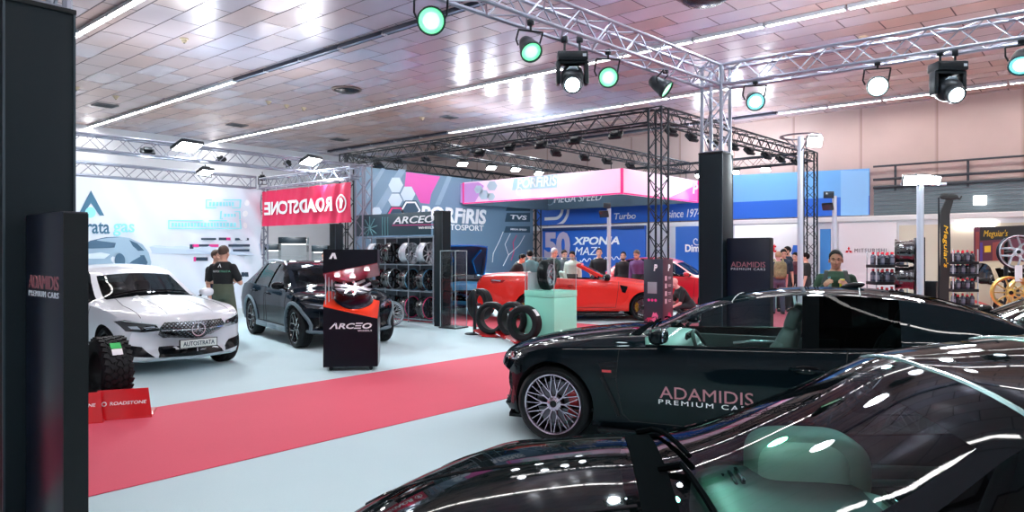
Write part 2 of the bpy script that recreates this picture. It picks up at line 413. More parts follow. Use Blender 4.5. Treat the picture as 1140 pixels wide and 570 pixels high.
# ================================================================= TRUSSES
def truss(name, A, B, label, m, w=.29, r=.024, step=None, cat='truss', group=None, rz=0.0, wh=None, ins=0.0):
    A, B = Vector(A), Vector(B); d = (B-A).normalized(); A = A+d*ins; B = B-d*ins; Ln = (B-A).length; wh = wh or w
    if abs(d.z) > .9: u = Vector((cos(rz), sin(rz), 0)); v = Z_.cross(u)
    else: v = Z_.copy(); u = v.cross(d).normalized()
    step = step or w
    n = max(2, round(Ln/step)); b = MB(); q = MB()
    cr = [u*(a*w/2)+v*(e*wh/2) for a, e in ((-1,-1),(1,-1),(1,1),(-1,1))]
    for c in cr: b.tube(c, c+d*Ln, r, 7)
    for k in range(4):
        c0, c1 = cr[k], cr[(k+1) % 4]
        for i in range(n):
            a, e = (c0, c1) if (i+k) % 2 == 0 else (c1, c0)
            q.tube(a+d*(Ln*i/n), e+d*(Ln*(i+1)/n), r*.42, 4, cap=False)
        for i in (0, n): q.tube(c0+d*(Ln*i/n), c1+d*(Ln*i/n), r*.6, 5)
    o = b.build(name, m, None); o.location = A; q.build('bracing', m, o)
    return tag(o, label, cat, group)
M_SIL = mat('silver_truss', srgb(150,154,168), .36, .75)
M_BT = mat('black_truss', srgb(20,30,38), .4, .3)
PC = W(3.017, 10.5); LC = Vector((1.35, 5.02, 0))
EP = W(3.017+.772*9, 10.5-.636*9)
zt = 4.27
truss('lighting_truss', LC+Z_*zt, PC+Z_*zt, 'silver box truss carrying green spotlights across the top of the frame', M_SIL, ins=.17)
truss('lighting_truss', PC+Z_*zt, EP+Z_*zt, 'silver box truss running right from the cladded column towards the beige wall', M_SIL, ins=.17)
truss('truss_tower', PC+Z_*3.165, PC+Z_*4.42, 'silver truss tower standing up out of the dark cladded column behind the black coupe', M_SIL, .30, .028)
truss('truss_tower', LC+Z_*3.165, LC+Z_*4.42, 'silver truss tower above the dark cladded column at the left edge', M_SIL, .30, .028)
def clad(c, lab, side=.36, h=3.14):
    b = MB(); b.bev((0,0,h/2), (side, side, h), .006); o = b.build('cladded_column', DARKTEAL, None); o.location = c
    s = MB()
    for a in (-1, 1):
        for e in (-1, 1): s.box((a*(side/2), e*(side/2), h/2), (.012, .012, h*.998))
    s.build('corner_strip', mat('column_edge', srgb(40,56,66), .4), o)
    MB().bev((0,0,h+.005), (side+.02, side+.02, .03), .004).build('cap', BLK, o)
    return tag(o, lab, 'column')
clad(PC, 'tall dark grey cladded column behind the black coupe with red brake calipers')
clad(LC, 'tall dark grey cladded column filling the left edge of the frame')
M_SIGNF = mat('dark_blue_sign_face', srgb(12,20,38), .3, .0)
M_COPPER = mat('rose_lettering', srgb(186,120,130), .35, .5)
M_PALE = mat('pale_lettering', srgb(214,218,228), .4)
def totem(c, lab):
    c = Vector(c); w, t, h = .62, .12, 1.9
    b = MB(); b.bev((0,0,h/2), (t, w, h), .004); o = b.build('sign_totem', M_SIGNF, None); o.location = c; tag(o, lab, 'sign')
    e = MB(); e.box((0,-w/2-.004,h/2), (t*.98,.008,h*.99)); e.box((0,w/2+.004,h/2), (t*.98,.008,h*.99)); e.build('edge_trim', BLK, o)
    lettering('ADAMIDIS', M_COPPER, o, (-t/2,0,1.52), -Y_, Z_, .5, .075, .004)
    lettering('PREMIUM CARS', M_PALE, o, (-t/2,0,1.455), -Y_, Z_, .5, .032, .004, space=1.25)
    MB().bev((0,0,.012), (t+.06, w+.06, .024), .004).build('foot', BLK, o)
totem(PC+Vector((-.02,-.52,0)), 'dark sign panel with rose lettering beside the far cladded column')
totem(LC+Vector((-.02,-.52,0)), 'dark sign panel seen edge-on in front of the left cladded column')
# strata gas booth
truss('lighting_truss', (2.2,15.0,3.8), (11.3,15.0,3.8), 'silver truss with floodlights spanning above the white gas banner', M_SIL)
truss('lighting_truss', (3.0,17.56,3.56), (9.8,17.56,3.56), 'silver truss directly on top of the white gas banner', M_SIL)
truss('lighting_truss', (9.98,17.35,3.53), (9.98,13.4,3.53), 'short silver truss above the pink tyre banner', M_SIL, .25)
truss('truss_tower', (11.47,15.0,0), (11.47,15.0,3.95), 'silver truss tower beside the wheel rack', M_SIL)
truss('truss_tower', (10.12,17.66,0), (10.12,17.66,3.4), 'silver truss tower at the right end of the white gas banner', M_SIL, .2)
# black frame
T1, T2, T3, T4 = Vector((13.38,7.46,0)), Vector((22.3,7.24,0)), Vector((13.3,18.35,0)), Vector((22.45,18.3,0))
zb = 4.6
truss('lighting_truss', T1+Z_*zb, T3+Z_*zb, 'black truss running away from the near corner of the black frame', M_BT, .3, ins=.175)
truss('lighting_truss', T1+Z_*zb, T2+Z_*zb, 'black truss running right from the near corner of the black frame', M_BT, .3, ins=.175)
truss('lighting_truss', T3+Z_*zb, T4+Z_*zb, 'black truss above the grey back wall with hexagons', M_BT, .3, ins=.175)
truss('lighting_truss', T2+Z_*zb, T4+Z_*zb, 'black truss along the far right side of the black frame', M_BT, .3, ins=.175)
truss('lighting_truss', (13.3,11.3,zb), (22.3,11.3,zb), 'black cross truss above the pink fascia', M_BT, .3, ins=.18)
truss('lighting_truss', (13.3,14.6,zb), (22.3,14.6,zb), 'black cross truss behind the pink fascia', M_BT, .3, ins=.18)
truss('truss_tower', T1, T1+Z_*4.75, 'near black truss tower rising from the printed base with pink icons', M_BT, .3)
truss('truss_tower', T2, T2+Z_*4.75, 'black truss tower by the far right corner of the black frame', M_BT, .3)
truss('truss_tower', T3+Vector((0,-.1,0)), T3+Vector((0,-.1,4.75)), 'black truss tower at the left end of the grey back wall', M_BT, .3)
truss('truss_tower', T4+Vector((.3,.05,0)), T4+Vector((.3,.05,4.4)), 'black truss tower at the right end of the grey back wall', M_BT, .3)
# ================================================================= STAGE LIGHTS
def lamp(kind, loc, energy, col, parent=None, aim=None, size=.2, cone=70, blend=.5, name='lamp'):
    l = bpy.data.lights.new(name, kind); l.energy = energy; l.color = col
    o = bpy.data.objects.new(name, l); COL.objects.link(o); o.location = loc
    if kind == 'SPOT': l.spot_size = radians(cone); l.spot_blend = blend; l.shadow_soft_size = size
    elif kind == 'AREA': l.size = size
    else: l.shadow_soft_size = size
    if aim is not None: o.rotation_euler = Vector(aim).to_track_quat('-Z', 'Y').to_euler()
    if parent is not None: o.parent = parent; o.matrix_parent_inverse = Matrix.Identity(4)
    return o
def par(px, py, d, aim, label, rim, core, es, zt=4.12, s=1.0, energy=0, ecol=(1,1,1)):
    c = P(px, d, ZZ(py, d)); t = thing('stage_spotlight', label, 'spotlight', c)
    aim = Vector(aim).normalized(); M = axis(aim)
    r, l = .125*s, .26*s
    MB().lathe([(0,-l),(r*.45,-l),(r*.62,-l*.92),(r*.8,-l*.6),(r*.95,-.03),(r*1.06,-.01),(r*1.06,.03),(r*.97,.035),(r*.93,.0),(0,0)], 28, M).build('housing', BLKS, t)
    b = MB(); b.lathe([(r*.92,.012),(r*.62,.014)], 28, M); b.build('outer_lens', glow('lens_'+rim[0], rim[1], rim[2]), t)
    MB().lathe([(r*.62,.014),(0,.016)], 28, M).build('lens', glow('core_'+core[0], core[1], core[2]), t)
    side = aim.cross(Z_).normalized(); top = zt-c.z; b = MB(); e = -aim*l*.45
    for a in (-1, 1): b.path([e+side*a*r*1.0, e+side*a*r*1.22+Z_*.06, Vector((0,0,0))+side*a*r*1.22+Z_*(r+.1)], .008*s+.003, 6)
    b.tube(side*(-r*1.22)+Z_*(r+.1), side*(r*1.22)+Z_*(r+.1), .011, 6); b.build('yoke', BLKS, t)
    b = MB(); b.tube((0,0,r+.1), (0,0,top), .014, 8); b.bev((0,0,top), (.05,.07,.07), .012); b.build('clamp', BLKS, t)
    if energy:
        lamp('SPOT', aim*.06, energy, ecol, t, aim, .1, 60)
        lamp('POINT', Z_*(top+.85), 22, (.82,.90,1.0), t, None, .15, name='ceiling_fill')  # added fill point above the fixture, brightens the ceiling
    return t
GR = ('green', (.01,.80,.26), .42); GC = ('mint', (.30,1.0,.46), .6); CY = ('cyan', (.05,.70,.75), .5); CW = ('cool', (.62,.95,1.0), 3); WH = ('white', (.92,.97,1.0), 14)
toc = lambda r, f, z: Vector((*dirw(r, f).xy, z)).normalized()
par(480, 23, 6.5, toc(.15,-.9,-.42), 'nearest green spotlight at top of the silver truss', GR, GC, 1, s=1.0, energy=55, ecol=(.15,1,.55))
par(591, 57, 7.5, toc(.10,-.28,-.9), 'green spotlight left of the first moving head light', GR, GC, 1, s=.9, energy=55, ecol=(.15,1,.55))
par(677, 86, 8.6, toc(.1,-.9,-.35), 'round green spotlight facing us right of the first moving head light', GR, GC, 1, s=.95, energy=50, ecol=(.15,1,.55))
par(741, 99, 9.5, toc(.55,-.25,-.75), 'tilted dark green spotlight nearest the truss corner', GR, GC, 1, s=.95, energy=50, ecol=(.15,1,.55))
par(841, 113, 10.1, toc(-.1,-.9,-.5), 'cyan spotlight just right of the truss corner', CY, CW, 1, energy=110, ecol=(.5,1,.95))
par(977, 96, 9.1, toc(-.25,-.85,-.45), 'dazzling white spotlight on the right silver truss', CW, WH, 1, energy=220, ecol=(.85,.97,1))
par(1137, 72, 8.15, toc(-.3,-.4,-.9), 'dark spotlight at the right edge of the frame', CY, CW, 1, energy=80, ecol=(.5,1,.95))
def mover(px, py, d, label, aim):
    c = P(px, d, ZZ(py, d)); t = thing('moving_head_light', label, 'spotlight', c)
    s = .86*d/8.1; R = dirw(1, 0); Fw = dirw(0, 1); rot = frame(R, Fw, Z_)
    L = lambda x, y, z: (R*x+Fw*y+Z_*z)*s
    MB().bev(L(0,0,.26), (.40*s,.26*s,.12*s), .015, rot).bev(L(0,-.13*1.0,.26), (.36*s,.02*s,.07*s), .005, rot).build('base', BLKS, t)
    b = MB(); b.bev(L(.15,-.135,.26), (.05*s,.01,.04*s), .003, rot); b.build('display', mat('panel_display', srgb(190,200,210), .3), t)
    b = MB()
    for a in (-1, 1): b.bev(L(a*.185,0,.05), (.06*s,.15*s,.32*s), .02, rot)
    b.bev(L(0,0,.185), (.40*s,.16*s,.05*s), .015, rot); b.build('yoke', BLKS, t)
    aim = Vector(aim).normalized(); M = axis(aim); hc = L(0,0,-.03)
    MB().sell(hc-aim*.04*s, (.15*s,.15*s,.2*s), .55, .7, M=M).build('head', BLKS, t)
    MB().lathe([(.115*s,.1*s),(.125*s,.2*s),(.115*s,.235*s),(.095*s,.225*s)], 28, M, hc).build('lens_ring', BLKS, t)
    MB().lathe([(.095*s,.225*s),(.06*s,.238*s),(0,.243*s)], 28, M, hc).build('lens', glow('core_mover', (.72,.92,1.0), 9), t)
    q = aim.cross(R); 
    if q.z < 0: q = -q
    MB().prism([(-.09*s,.0),(.09*s,.0),(.045*s,.055*s),(-.045*s,.055*s)], hc+q*.115*s+aim*.0*s-Fw*.02*s, R, (q-Fw*.35).normalized(), .012).build('vent_plate', mat('pale_plate', srgb(190,205,215), .3), t)
    b = MB(); top = 4.12-c.z
    for a in (-1, 1): b.tube(L(a*.1,0,.3), L(a*.1,0,0)+Z_*top, .014, 8); b.bev(L(a*.1,0,0)+Z_*top, (.05,.07,.08), .012)
    b.build('clamp', BLKS, t); lamp('SPOT', hc+aim*.26*s, 160, (.8,.95,1), t, aim, .08, 40)
mover(637, 86, 8.1, 'black moving head light with white lens between two green spotlights', toc(-.05,-.75,-.62))
mover(1055, 97, 8.65, 'black moving head light with white lens on the right silver truss', toc(0,-.75,-.62))
# ---------------------------------------------------------------- floodlights
M_FL = glow('flood_lens_lit', (.86,.96,1.0), 18); M_FD = mat('flood_lens_off', srgb(46,58,66), .15)
def flood(c, aim, label, lit=False, s=.26, energy=0, zt=None, group=None, cone=120, lens=None):
    c = Vector(c); t = thing('floodlight', label, 'floodlight', c, group=group); aim = Vector(aim).normalized(); M = axis(aim)
    side = M @ X_; up = M @ Y_
    MB().bev(-aim*.04, (s, s*.72, .07), .012, M).bev(-aim*.1, (s*.6, s*.45, .06), .012, M).build('housing', BLKS, t)
    MB().bev(aim*.001, (s*.9, s*.62, .012), .004, M).build('lens', lens or (M_FL if lit else M_FD), t)
    if zt is not None:
        h = zt-c.z; b = MB()
        for a in (-1, 1): b.path([side*a*s*.53-aim*.05, side*a*s*.53-aim*.05+Z_*min(h,.16)], .008, 6)
        b.tube(side*(-s*.53)-aim*.05+Z_*min(h,.16), side*(s*.53)-aim*.05+Z_*min(h,.16), .009, 6); b.tube(-aim*.05+Z_*min(abs(h),.16), -aim*.05+Z_*h, .012, 6)
        b.build('bracket', BLKS, t)
    if energy:
        lamp('SPOT', aim*.05, energy, (.86,.96,1.0), t, aim, .12, cone, .7)
        lamp('POINT', Z_*.85-aim*.1, 22, (.84,.93,1.0), t, None, .15, name='ceiling_fill')  # unseen point fill added over the floodlight to lift the ceiling
    return t
def atY(px, Y):           # viewpoint column px meets the vertical plane y = Y
    k = (px-CX)/F; X = Y*(k*ST+CT)/(ST-k*CT); d = CT*X+ST*Y; return X, d
def atX(px, X):
    k = (px-CX)/F; Y = X*(ST-k*CT)/(k*ST+CT); d = CT*X+ST*Y; return Y, d
# lights over the gas banner
def fl_y(px, py, Y, aim, label, zt=None, **kw):
    X, d = atY(px, Y); return flood((X, Y, ZZ(py, d)), aim, label, zt=zt, **kw)
def fl_x(px, py, X, aim, label, zt=None, **kw):
    Y, d = atX(px, X); return flood((X, Y, ZZ(py, d)), aim, label, zt=zt, **kw)
fl_y(164, 171, 15.1, (.1,.55,-.8), 'small lit floodlight on the front silver truss left of the largest one', 3.68, lit=True, s=.26, energy=40)
fl_y(209, 164, 14.8, (.1,-.4,-.9), 'large dazzling floodlight above the white gas banner', None, lit=True, s=.55, energy=130)
fl_y(229, 192, 16.9, (.1,-.35,-.9), 'lit floodlight low against the top of the white gas banner', 3.5, lit=True, s=.36, energy=14)
fl_y(346, 180, 14.8, (.1,-.4,-.9), 'large dazzling floodlight above the pink tyre banner', None, lit=True, s=.5, energy=130)
fl_y(247, 180, 15.0, (.5,.1,-.9), 'small unlit floodlight between the two dazzling ones', 3.68, s=.2)
fl_y(319, 184, 15.0, (-.5,.1,-.9), 'small unlit floodlight left of the dazzling one above the pink banner', 3.68, s=.2)
fl_x(292, 200, 9.98, (.2,.4,-.9), 'small dark floodlight on the corner above the left end of the pink banner', 3.47, s=.2)
# floods on the black frame
nm = ['leftmost', 'second from left', 'third from left']
for k, (px, py) in enumerate([(421,185),(443,181),(474,179)]):
    fl_y(px, py, 18.18, (.1,.5,-.75), nm[k]+' of three unlit floodlights over the hexagon wall', zb-.135, s=.3)
for k, (px, py) in enumerate([(515,183),(547,187),(574,189),(600,193)]):
    fl_y(px, py, 14.75, (-.15,-.3,-.8), ['leftmost','second from left','third from left','rightmost'][k]+' of four lit floodlights above the pink fascia', zb-.135, lit=True, s=.3, energy=190)
for k, (px, py) in enumerate([(535,172),(568,166),(603,163),(641,158),(686,152)]):
    fl_x(px, py, 13.49, (.6,.1,-.6), ['leftmost','second from left','middle','second from right','rightmost'][k]+' of five unlit floodlights under the near black truss', zb-.135, s=.3)
for k, (px, py) in enumerate([(618,172),(650,177),(675,181),(701,186)]):
    fl_y(px, py, 11.15, (.2,.55,-.6), ['leftmost','second from left','second from right','rightmost'][k]+' of four unlit floodlights on the cross truss above the fascia', zb-.135, s=.28)
for k, (px, py) in enumerate([(746,149),(769,155),(793,161),(815,165),(833,170),(852,175),(868,179),(885,182)]):
    fl_y(px, py, 7.5-.02*k, (.1,.6,-.6), 'unlit floodlight number %s along the right black truss, counted from the near corner' % ['one','two','three','four','five','six','seven','eight'][k], zb-.135, s=.3)
for k, (px, py) in enumerate([(779,196),(818,192),(852,189)]):
    fl_x(px, py, 22.22, (-.4,-.1,-.85), ['leftmost','middle','rightmost'][k]+' of three lit floodlights along the far side of the black frame', zb-.135, lit=True, s=.3, energy=60)
# ---------------------------------------------------------------- lamp poles
M_POLE = mat('pale_pole', srgb(196,204,216), .35, .3)
def stand(px, d, ztop, label, r=.045, z0=0.0):
    t = thing('lamp_pole', label, 'lamp pole', P(px, d)); MB().tube((0,0,.03), (0,0,ztop), r, 14).build('pole', M_POLE, t)
    MB().bev((0,0,.015), (.55,.55,.03), .008).build('base_plate', M_POLE, t); return t
t = stand(891, 13.5, ZZ(152, 13.5), 'tall pale lamp pole crowned by a ring right of the cladded column', .055)
zt2 = ZZ(152, 13.5); b = MB(); rr = .36
b.path([(rr*cos(a), rr*sin(a), zt2) for a in [2*pi*k/28 for k in range(28)]], .018, 6, closed=True)
for k in range(4): a = pi/4+k*pi/2; b.tube((0,0,zt2-.32), (rr*cos(a), rr*sin(a), zt2), .012, 6)
b.build('ring', mat('ring_steel', srgb(110,104,112), .35, .6), t)
flood(P(907, 13.5, ZZ(158, 13.5)), toc(0,-.9,-.35), 'dazzling floodlight clipped to the ring of the lamp pole', lit=True, s=.3, energy=240)
t = stand(1024.5, 11.0, ZZ(204, 11.0), 'pale lamp pole with bright floodlights beside the product shelves', .05)
zt3 = ZZ(205, 11.0); MB().tube(dirw(1,0)*-.3+Z_*zt3, dirw(1,0)*.4+Z_*zt3, .02, 8).build('crossbar', M_POLE, t)
flood(P(1014, 10.9, ZZ(201, 10.9)), toc(-.1,-.9,-.3), 'left lit floodlight on the crossbar of the right lamp pole', lit=True, s=.22, energy=60)
flood(P(1028, 10.9, ZZ(200, 10.9)), toc(0,-.9,-.3), 'middle lit floodlight on the crossbar of the right lamp pole', lit=True, s=.22, energy=100)
flood(P(1041, 10.9, ZZ(201, 10.9)), toc(.2,-.9,-.3), 'right lit floodlight on the crossbar of the right lamp pole', lit=True, s=.2, energy=80)
stand(929, 16.5, ZZ(218, 16.5), 'thin pale lamp pole with two unlit floodlights behind the man in green', .05)
flood(P(923, 16.4, ZZ(217, 16.4)), toc(-.2,-.95,-.1), 'upper unlit floodlight on the pole behind the man in green', s=.22)
flood(P(921, 16.4, ZZ(231, 16.4)), toc(-.4,-.5,-.7), 'lower unlit floodlight on the pole behind the man in green', s=.24)
stand(678, 19.8, ZZ(232, 19.8), 'thin pale lamp pole in front of the blue anniversary wall', .055)
flood(P(676, 19.7, ZZ(229, 19.7)), toc(0,-.9,-.2), 'upper unlit floodlight on the pole before the blue anniversary wall', s=.2)
flood(P(672, 19.7, ZZ(239, 19.7)), toc(-.3,-.6,-.6), 'lower unlit floodlight on the pole before the blue anniversary wall', s=.26)
# ================================================================= WHEELS AND TYRES (axis = local z, face towards +z)
def spoke_mesh(style, R, z0=.0, dish=.03, n=None, w=.02):
    b = MB()
    def bar(a0, r0, a1, r1, w0, w1, t=.022, h0=None, h1=None):
        h0 = z0-dish*(1-(r0/R)) if h0 is None else h0; h1 = z0-dish*(1-(r1/R)) if h1 is None else h1
        p, q = Vector((r0*cos(a0), r0*sin(a0), h0)), Vector((r1*cos(a1), r1*sin(a1), h1))
        d = (q-p); s = Vector((-d.y, d.x, 0)).normalized()
        vs = [p-s*w0/2*.55, p+s*w0/2*.55, p+s*w0/2-Z_*t, p-s*w0/2-Z_*t, q-s*w1/2*.55, q+s*w1/2*.55, q+s*w1/2-Z_*t, q-s*w1/2-Z_*t]
        b.add(vs, [(0,1,2,3),(7,6,5,4),(0,4,5,1),(1,5,6,2),(2,6,7,3),(3,7,4,0)])
    if style == 'multi':                     # forked, crossing thin spokes
        n = n or 10
        for i in range(n):
            a = 2*pi*i/n; e = pi/n
            bar(a, .055, a, R*.52, .024, .015)
            for s in (-1, 1):
                bar(a, R*.40, a+s*e*.85, R*.985, .014, .013)
            bar(a+e*.1, R*.52, a, R*.985, .011, .011)
    elif style == 'y':                       # five wide forked spokes
        n = n or 5
        for i in range(n):
            a = 2*pi*i/n; e = pi/n
            bar(a, .05, a, R*.50, .052, .040, .03)
            for s in (-1, 1): bar(a+s*.03, R*.44, a+s*e*.62, R*.985, .034, .032, .03)
    elif style == 'twin':                    # five double spokes
        n = n or 5
        for i in range(n):
            a = 2*pi*i/n
            for s in (-1, 1): bar(a+s*.22, .06, a+s*.17, R*.985, .026, .034, .03)
    else:                                    # straight spokes
        n = n or 9
        for i in range(n):
            a = 2*pi*i/n; bar(a, .045, a, R*.985, .026, .022, .03)
    b.lathe([(0,z0-dish*.55),(.032,z0-dish*.55),(.036,z0-dish*.7),(.066,z0-dish*.95),(.07,z0-dish-.03),(.05,z0-dish-.05),(0,z0-dish-.05)], 24)
    for i in range(5): a = 2*pi*(i+.5)/5; b.tube((.052*cos(a),.052*sin(a),z0-dish-.02), (.052*cos(a),.052*sin(a),z0-dish+.004), .008, 6)
    return b
def rim_parts(parent, R, wd, style, m_face, m_barrel, n=None, cap=None, lip=None):
    b = MB(); b.lathe([(R*1.03,.0),(R*1.02,.008),(R*.985,.004),(R*.965,-.012),(R*.955,-.05),(R*.88,-.06-.02),(R*.88,-wd*.7),(R*.95,-wd+.02),(R*1.03,-wd+.004),(R*1.03,-wd-.004),(R*.93,-wd+.02),(R*.86,-wd*.7),(R*.86,-.085),(R*.93,-.05)], 40)
    o = b.build('barrel', m_barrel, parent)
    b = MB(); b.lathe([(R*1.035,.0),(R*1.02,.011),(R*.975,.006),(R*.96,-.012),(R*.99,-.012)], 40, closed=True); b.build('rim_lip', lip or m_face, parent)
    spoke_mesh(style, R*.97, 0, .03, n).build('spokes', m_face, parent)
    MB().lathe([(.03,-.012),(.027,-.008),(0,-.007)], 20).build('centre_cap', cap or BLK, parent)
def tyre_mb(Ro, R, wd, tread=0):
    h = wd/2; sh = Ro*.96
    prof = [(R*1.0,-h*.72),(R*1.06,-h*.86),(R+(Ro-R)*.5,-h*1.0),(sh-.02,-h*.97),(Ro-.008,-h*.80),(Ro,-h*.6),
            (Ro+.0,-h*.34),(Ro-.008,-h*.33),(Ro-.008,-h*.27),(Ro,-h*.26),(Ro,-h*.03),(Ro-.008,-h*.02),(Ro-.008,h*.02),(Ro,h*.03),(Ro,h*.26),(Ro-.008,h*.27),(Ro-.008,h*.33),(Ro,h*.34),
            (Ro,h*.6),(Ro-.008,h*.80),(sh-.02,h*.97),(R+(Ro-R)*.5,h*1.0),(R*1.06,h*.86),(R*1.0,h*.72),(R*.985,h*.5),(R*1.03,0),(R*.985,-h*.5)]
    b = MB(); b.lathe(prof, 56, closed=True)
    if tread:                                # chunky off-road lugs
        for i in range(tread):
            for k, zc in enumerate((-.78,-.4,-.05,.32,.7)):
                a = 2*pi*(i+.5*(k % 2)+.15*k)/tread; M = Matrix.Rotation(a, 3, 'Z') @ Matrix.Rotation(.35*(1 if k % 2 else -1), 3, 'X')
                b.box(Vector((cos(a), sin(a), 0))*(Ro+.002)+Z_*zc*h, (.022, 2*pi*Ro/tread*.62, wd*.17), M)
    return b
def wheel(parent, loc, M4, Ro, R, wd, style, m_face, m_barrel, n=None, caliper=None, cap=None, disc=True, lip=None, name='wheel'):
    """tyre with rim, disc and caliper as children; M4 = 3x3 turning z onto the outside"""
    o = tyre_mb(Ro, R, wd).build(name, RUB, parent); o.location = loc; o.rotation_euler = M4.to_euler()
    e = MB(); e.lathe([(R*1.03, wd*.38)], 4) if False else None
    r = thing_part('rim', o, (0,0,wd*.40))
    rim_parts_flat(r, R, wd*.8, style, m_face, m_barrel, n, cap, lip)
    if disc:
        d = MB(); d.lathe([(.07,-wd*.02),(R*.74,-wd*.02),(R*.74,-wd*.02-.03),(.07,-wd*.02-.03)], 36, closed=True); d.build('brake_disc', mat('brake_disc_steel', srgb(120,118,128), .35, .9), o)
    if caliper:
        q = MB(); q.lathe([(R*.5,-wd*.02-.045),(R*.5,.028),(R*.80,.028),(R*.83,-.0),(R*.83,-wd*.02-.045)], 14, closed=True, a0=caliper[1], a1=caliper[2]); q.build('brake_caliper', caliper[0], o)
    return o
def thing_part(name, parent, loc):           # the rim is one mesh with several materials
    return (name, parent, Vector(loc))
def rim_parts_flat(r, R, wd, style, m_face, m_barrel, n, cap, lip):
    name, parent, loc = r; b = MB()
    b.lathe([(R*1.03,.0),(R*.985,.004),(R*.955,-.05),(R*.88,-.08),(R*.88,-wd*.7),(R*.95,-wd+.02),(R*1.03,-wd+.004),(R*.93,-wd+.03),(R*.86,-wd*.7),(R*.86,-.085),(R*.93,-.05)], 40, mi=1)
    b.lathe([(R*1.035,.0),(R*1.02,.011),(R*.975,.006),(R*.955,-.012),(R*.99,-.012)], 40, closed=True, mi=2)
    s = spoke_mesh(style, R*.97, 0, .03, n); k = len(b.v); b.v += s.v; b.f += [tuple(k+i for i in f) for f in s.f]; b.m += [0]*len(s.f)
    b.lathe([(.03,-.012),(.027,-.008),(0,-.007)], 20, mi=3)
    b.v = [p+loc for p in b.v]
    return b.build(name, [m_face, m_barrel, lip or m_face, cap or BLK], parent)
RIM_DARK = mat('dark_alloy', srgb(40,42,48), .3, .8); RIM_SIL = mat('silver_alloy', srgb(200,204,212), .24, .6); RIM_BLK = mat('gloss_black_alloy', (.012,.012,.014), .12, .3, 1.0)
RIM_BAR = mat('dark_barrel', srgb(34,36,44), .3, .7); RIM_GOLD = mat('gold_alloy', srgb(214,176,96), .28, .8); RIM_ROSE = mat('rose_silver_alloy', srgb(196,180,196), .2, .9)
RED_CAL = mat('red_caliper', srgb(214,24,36), .3, 0, .6); GOLD_CAL = mat('gold_caliper', srgb(214,170,40), .35, .3)
def loose_wheel(loc, M, R, wd, style, mf, mb_, label, n=None, group=None, cap=None, lip=None):
    t = thing('alloy_wheel', label, 'wheel', loc, group=group); t.rotation_euler = M.to_euler()
    rim_parts(t, R, wd, style, mf, mb_, n, cap, lip); return t
# ================================================================= BANNERS AND BOOTHS
def ptY(px, py, Y): X, d = atY(px, Y); return Vector((X, Y, ZZ(py, d)))
def ptX(px, py, X): Y, d = atX(px, X); return Vector((X, Y, ZZ(py, d)))
def cloth(name, o, u, v, w, h, m, warp, nu=80, nv=24, t=.006, parent=None):
    u, v, o = Vector(u), Vector(v), Vector(o); n = u.cross(v).normalized(); b = MB()
    for s in (0, 1):
        vs = [warp(o+u*(w*i/nu)+v*(h*j/nv))-n*(t*s) for j in range(nv+1) for i in range(nu+1)]
        b.add(vs, [(j*(nu+1)+i, j*(nu+1)+i+1, (j+1)*(nu+1)+i+1, (j+1)*(nu+1)+i) for j in range(nv) for i in range(nu)])
    return b.build(name, m, parent, 80, recalc=False)
def mpos(*pts): return sum(pts, Vector())/len(pts)
# ---------------------------------------------------------------- white gas banner
YB = 17.4
M_BAN = mat('white_banner_cloth', srgb(226,232,242), .6)
def wg(q):
    x, z = q.x, q.z; k = max(0, (x-7.6)/2.3)
    a = .004*sin(x*2.1+z*1.3)+.045*k*sin((x*1.2+z*.9)*7.0)+.022*max(0, 1-abs(x-6.6)/.9)*sin((x*1.5+z)*5)
    return Vector((q.x, q.y+a, q.z))
XR = atY(290.5, YB)[0]
ban = cloth('wall_banner', (3.2,YB,.25), X_, Z_, XR-3.2, 3.12, M_BAN, wg, 140, 40)
tag(ban, 'large white banner with chevron logo hung behind the white car', 'banner')
SLATE = mat('slate_blue_print', srgb(62,112,140), .6); CYAN = mat('cyan_print', srgb(150,232,238), .6); PINKP = mat('pink_print', srgb(240,60,150), .6); DKP = mat('dark_print', srgb(40,60,80), .6); WP = mat('white_print', srgb(248,250,252), .5)
off = Vector((0,-.012,0)); wg2 = lambda q: wg(q)
def onY(poly, Y=YB): return [ptY(px, py, Y) for px, py in poly]
def print_poly(pts, m, parent, n, warp=None, lift=.012, t=.004, name='graphic'):
    b = MB(); n = Vector(n); A = [Vector(p)+n*lift for p in pts]; B = [p-n*t for p in A]; k = len(A)
    b.add(A+B, [tuple(range(k)), tuple(range(2*k-1,k-1,-1))]+[(i,k+i,k+(i+1)%k,(i+1)%k) for i in range(k)])
    if warp: b.v = [warp(p) for p in b.v]
    return b.build(name, m, parent, None)
def print_many(polys, m, parent, n, warp=None, lift=.012, t=.004, name='graphic'):
    b = MB(); n = Vector(n)
    for pts in polys:
        A = [Vector(p)+n*lift for p in pts]; B = [p-n*t for p in A]; k = len(A)
        b.add(A+B, [tuple(range(k)), tuple(range(2*k-1,k-1,-1))]+[(i,k+i,k+(i+1)%k,(i+1)%k) for i in range(k)])
    if warp: b.v = [warp(p) for p in b.v]
    return b.build(name, m, parent, None)
nB = -Y_
print_many([onY([(101,212),(86,241),(91,241),(101,226)]), onY([(101,212),(101,226),(111,240),(116,240)])], SLATE, ban, nB, wg, name='chevron_logo')
def circ(px, py, r, k=20, ry=None): return [(px+r*cos(2*pi*i/k), py+(ry or r)*sin(2*pi*i/k)) for i in range(k)]
print_poly(onY(circ(100.5, 236.5, 6)), CYAN, ban, nB, wg, name='logo_dot')
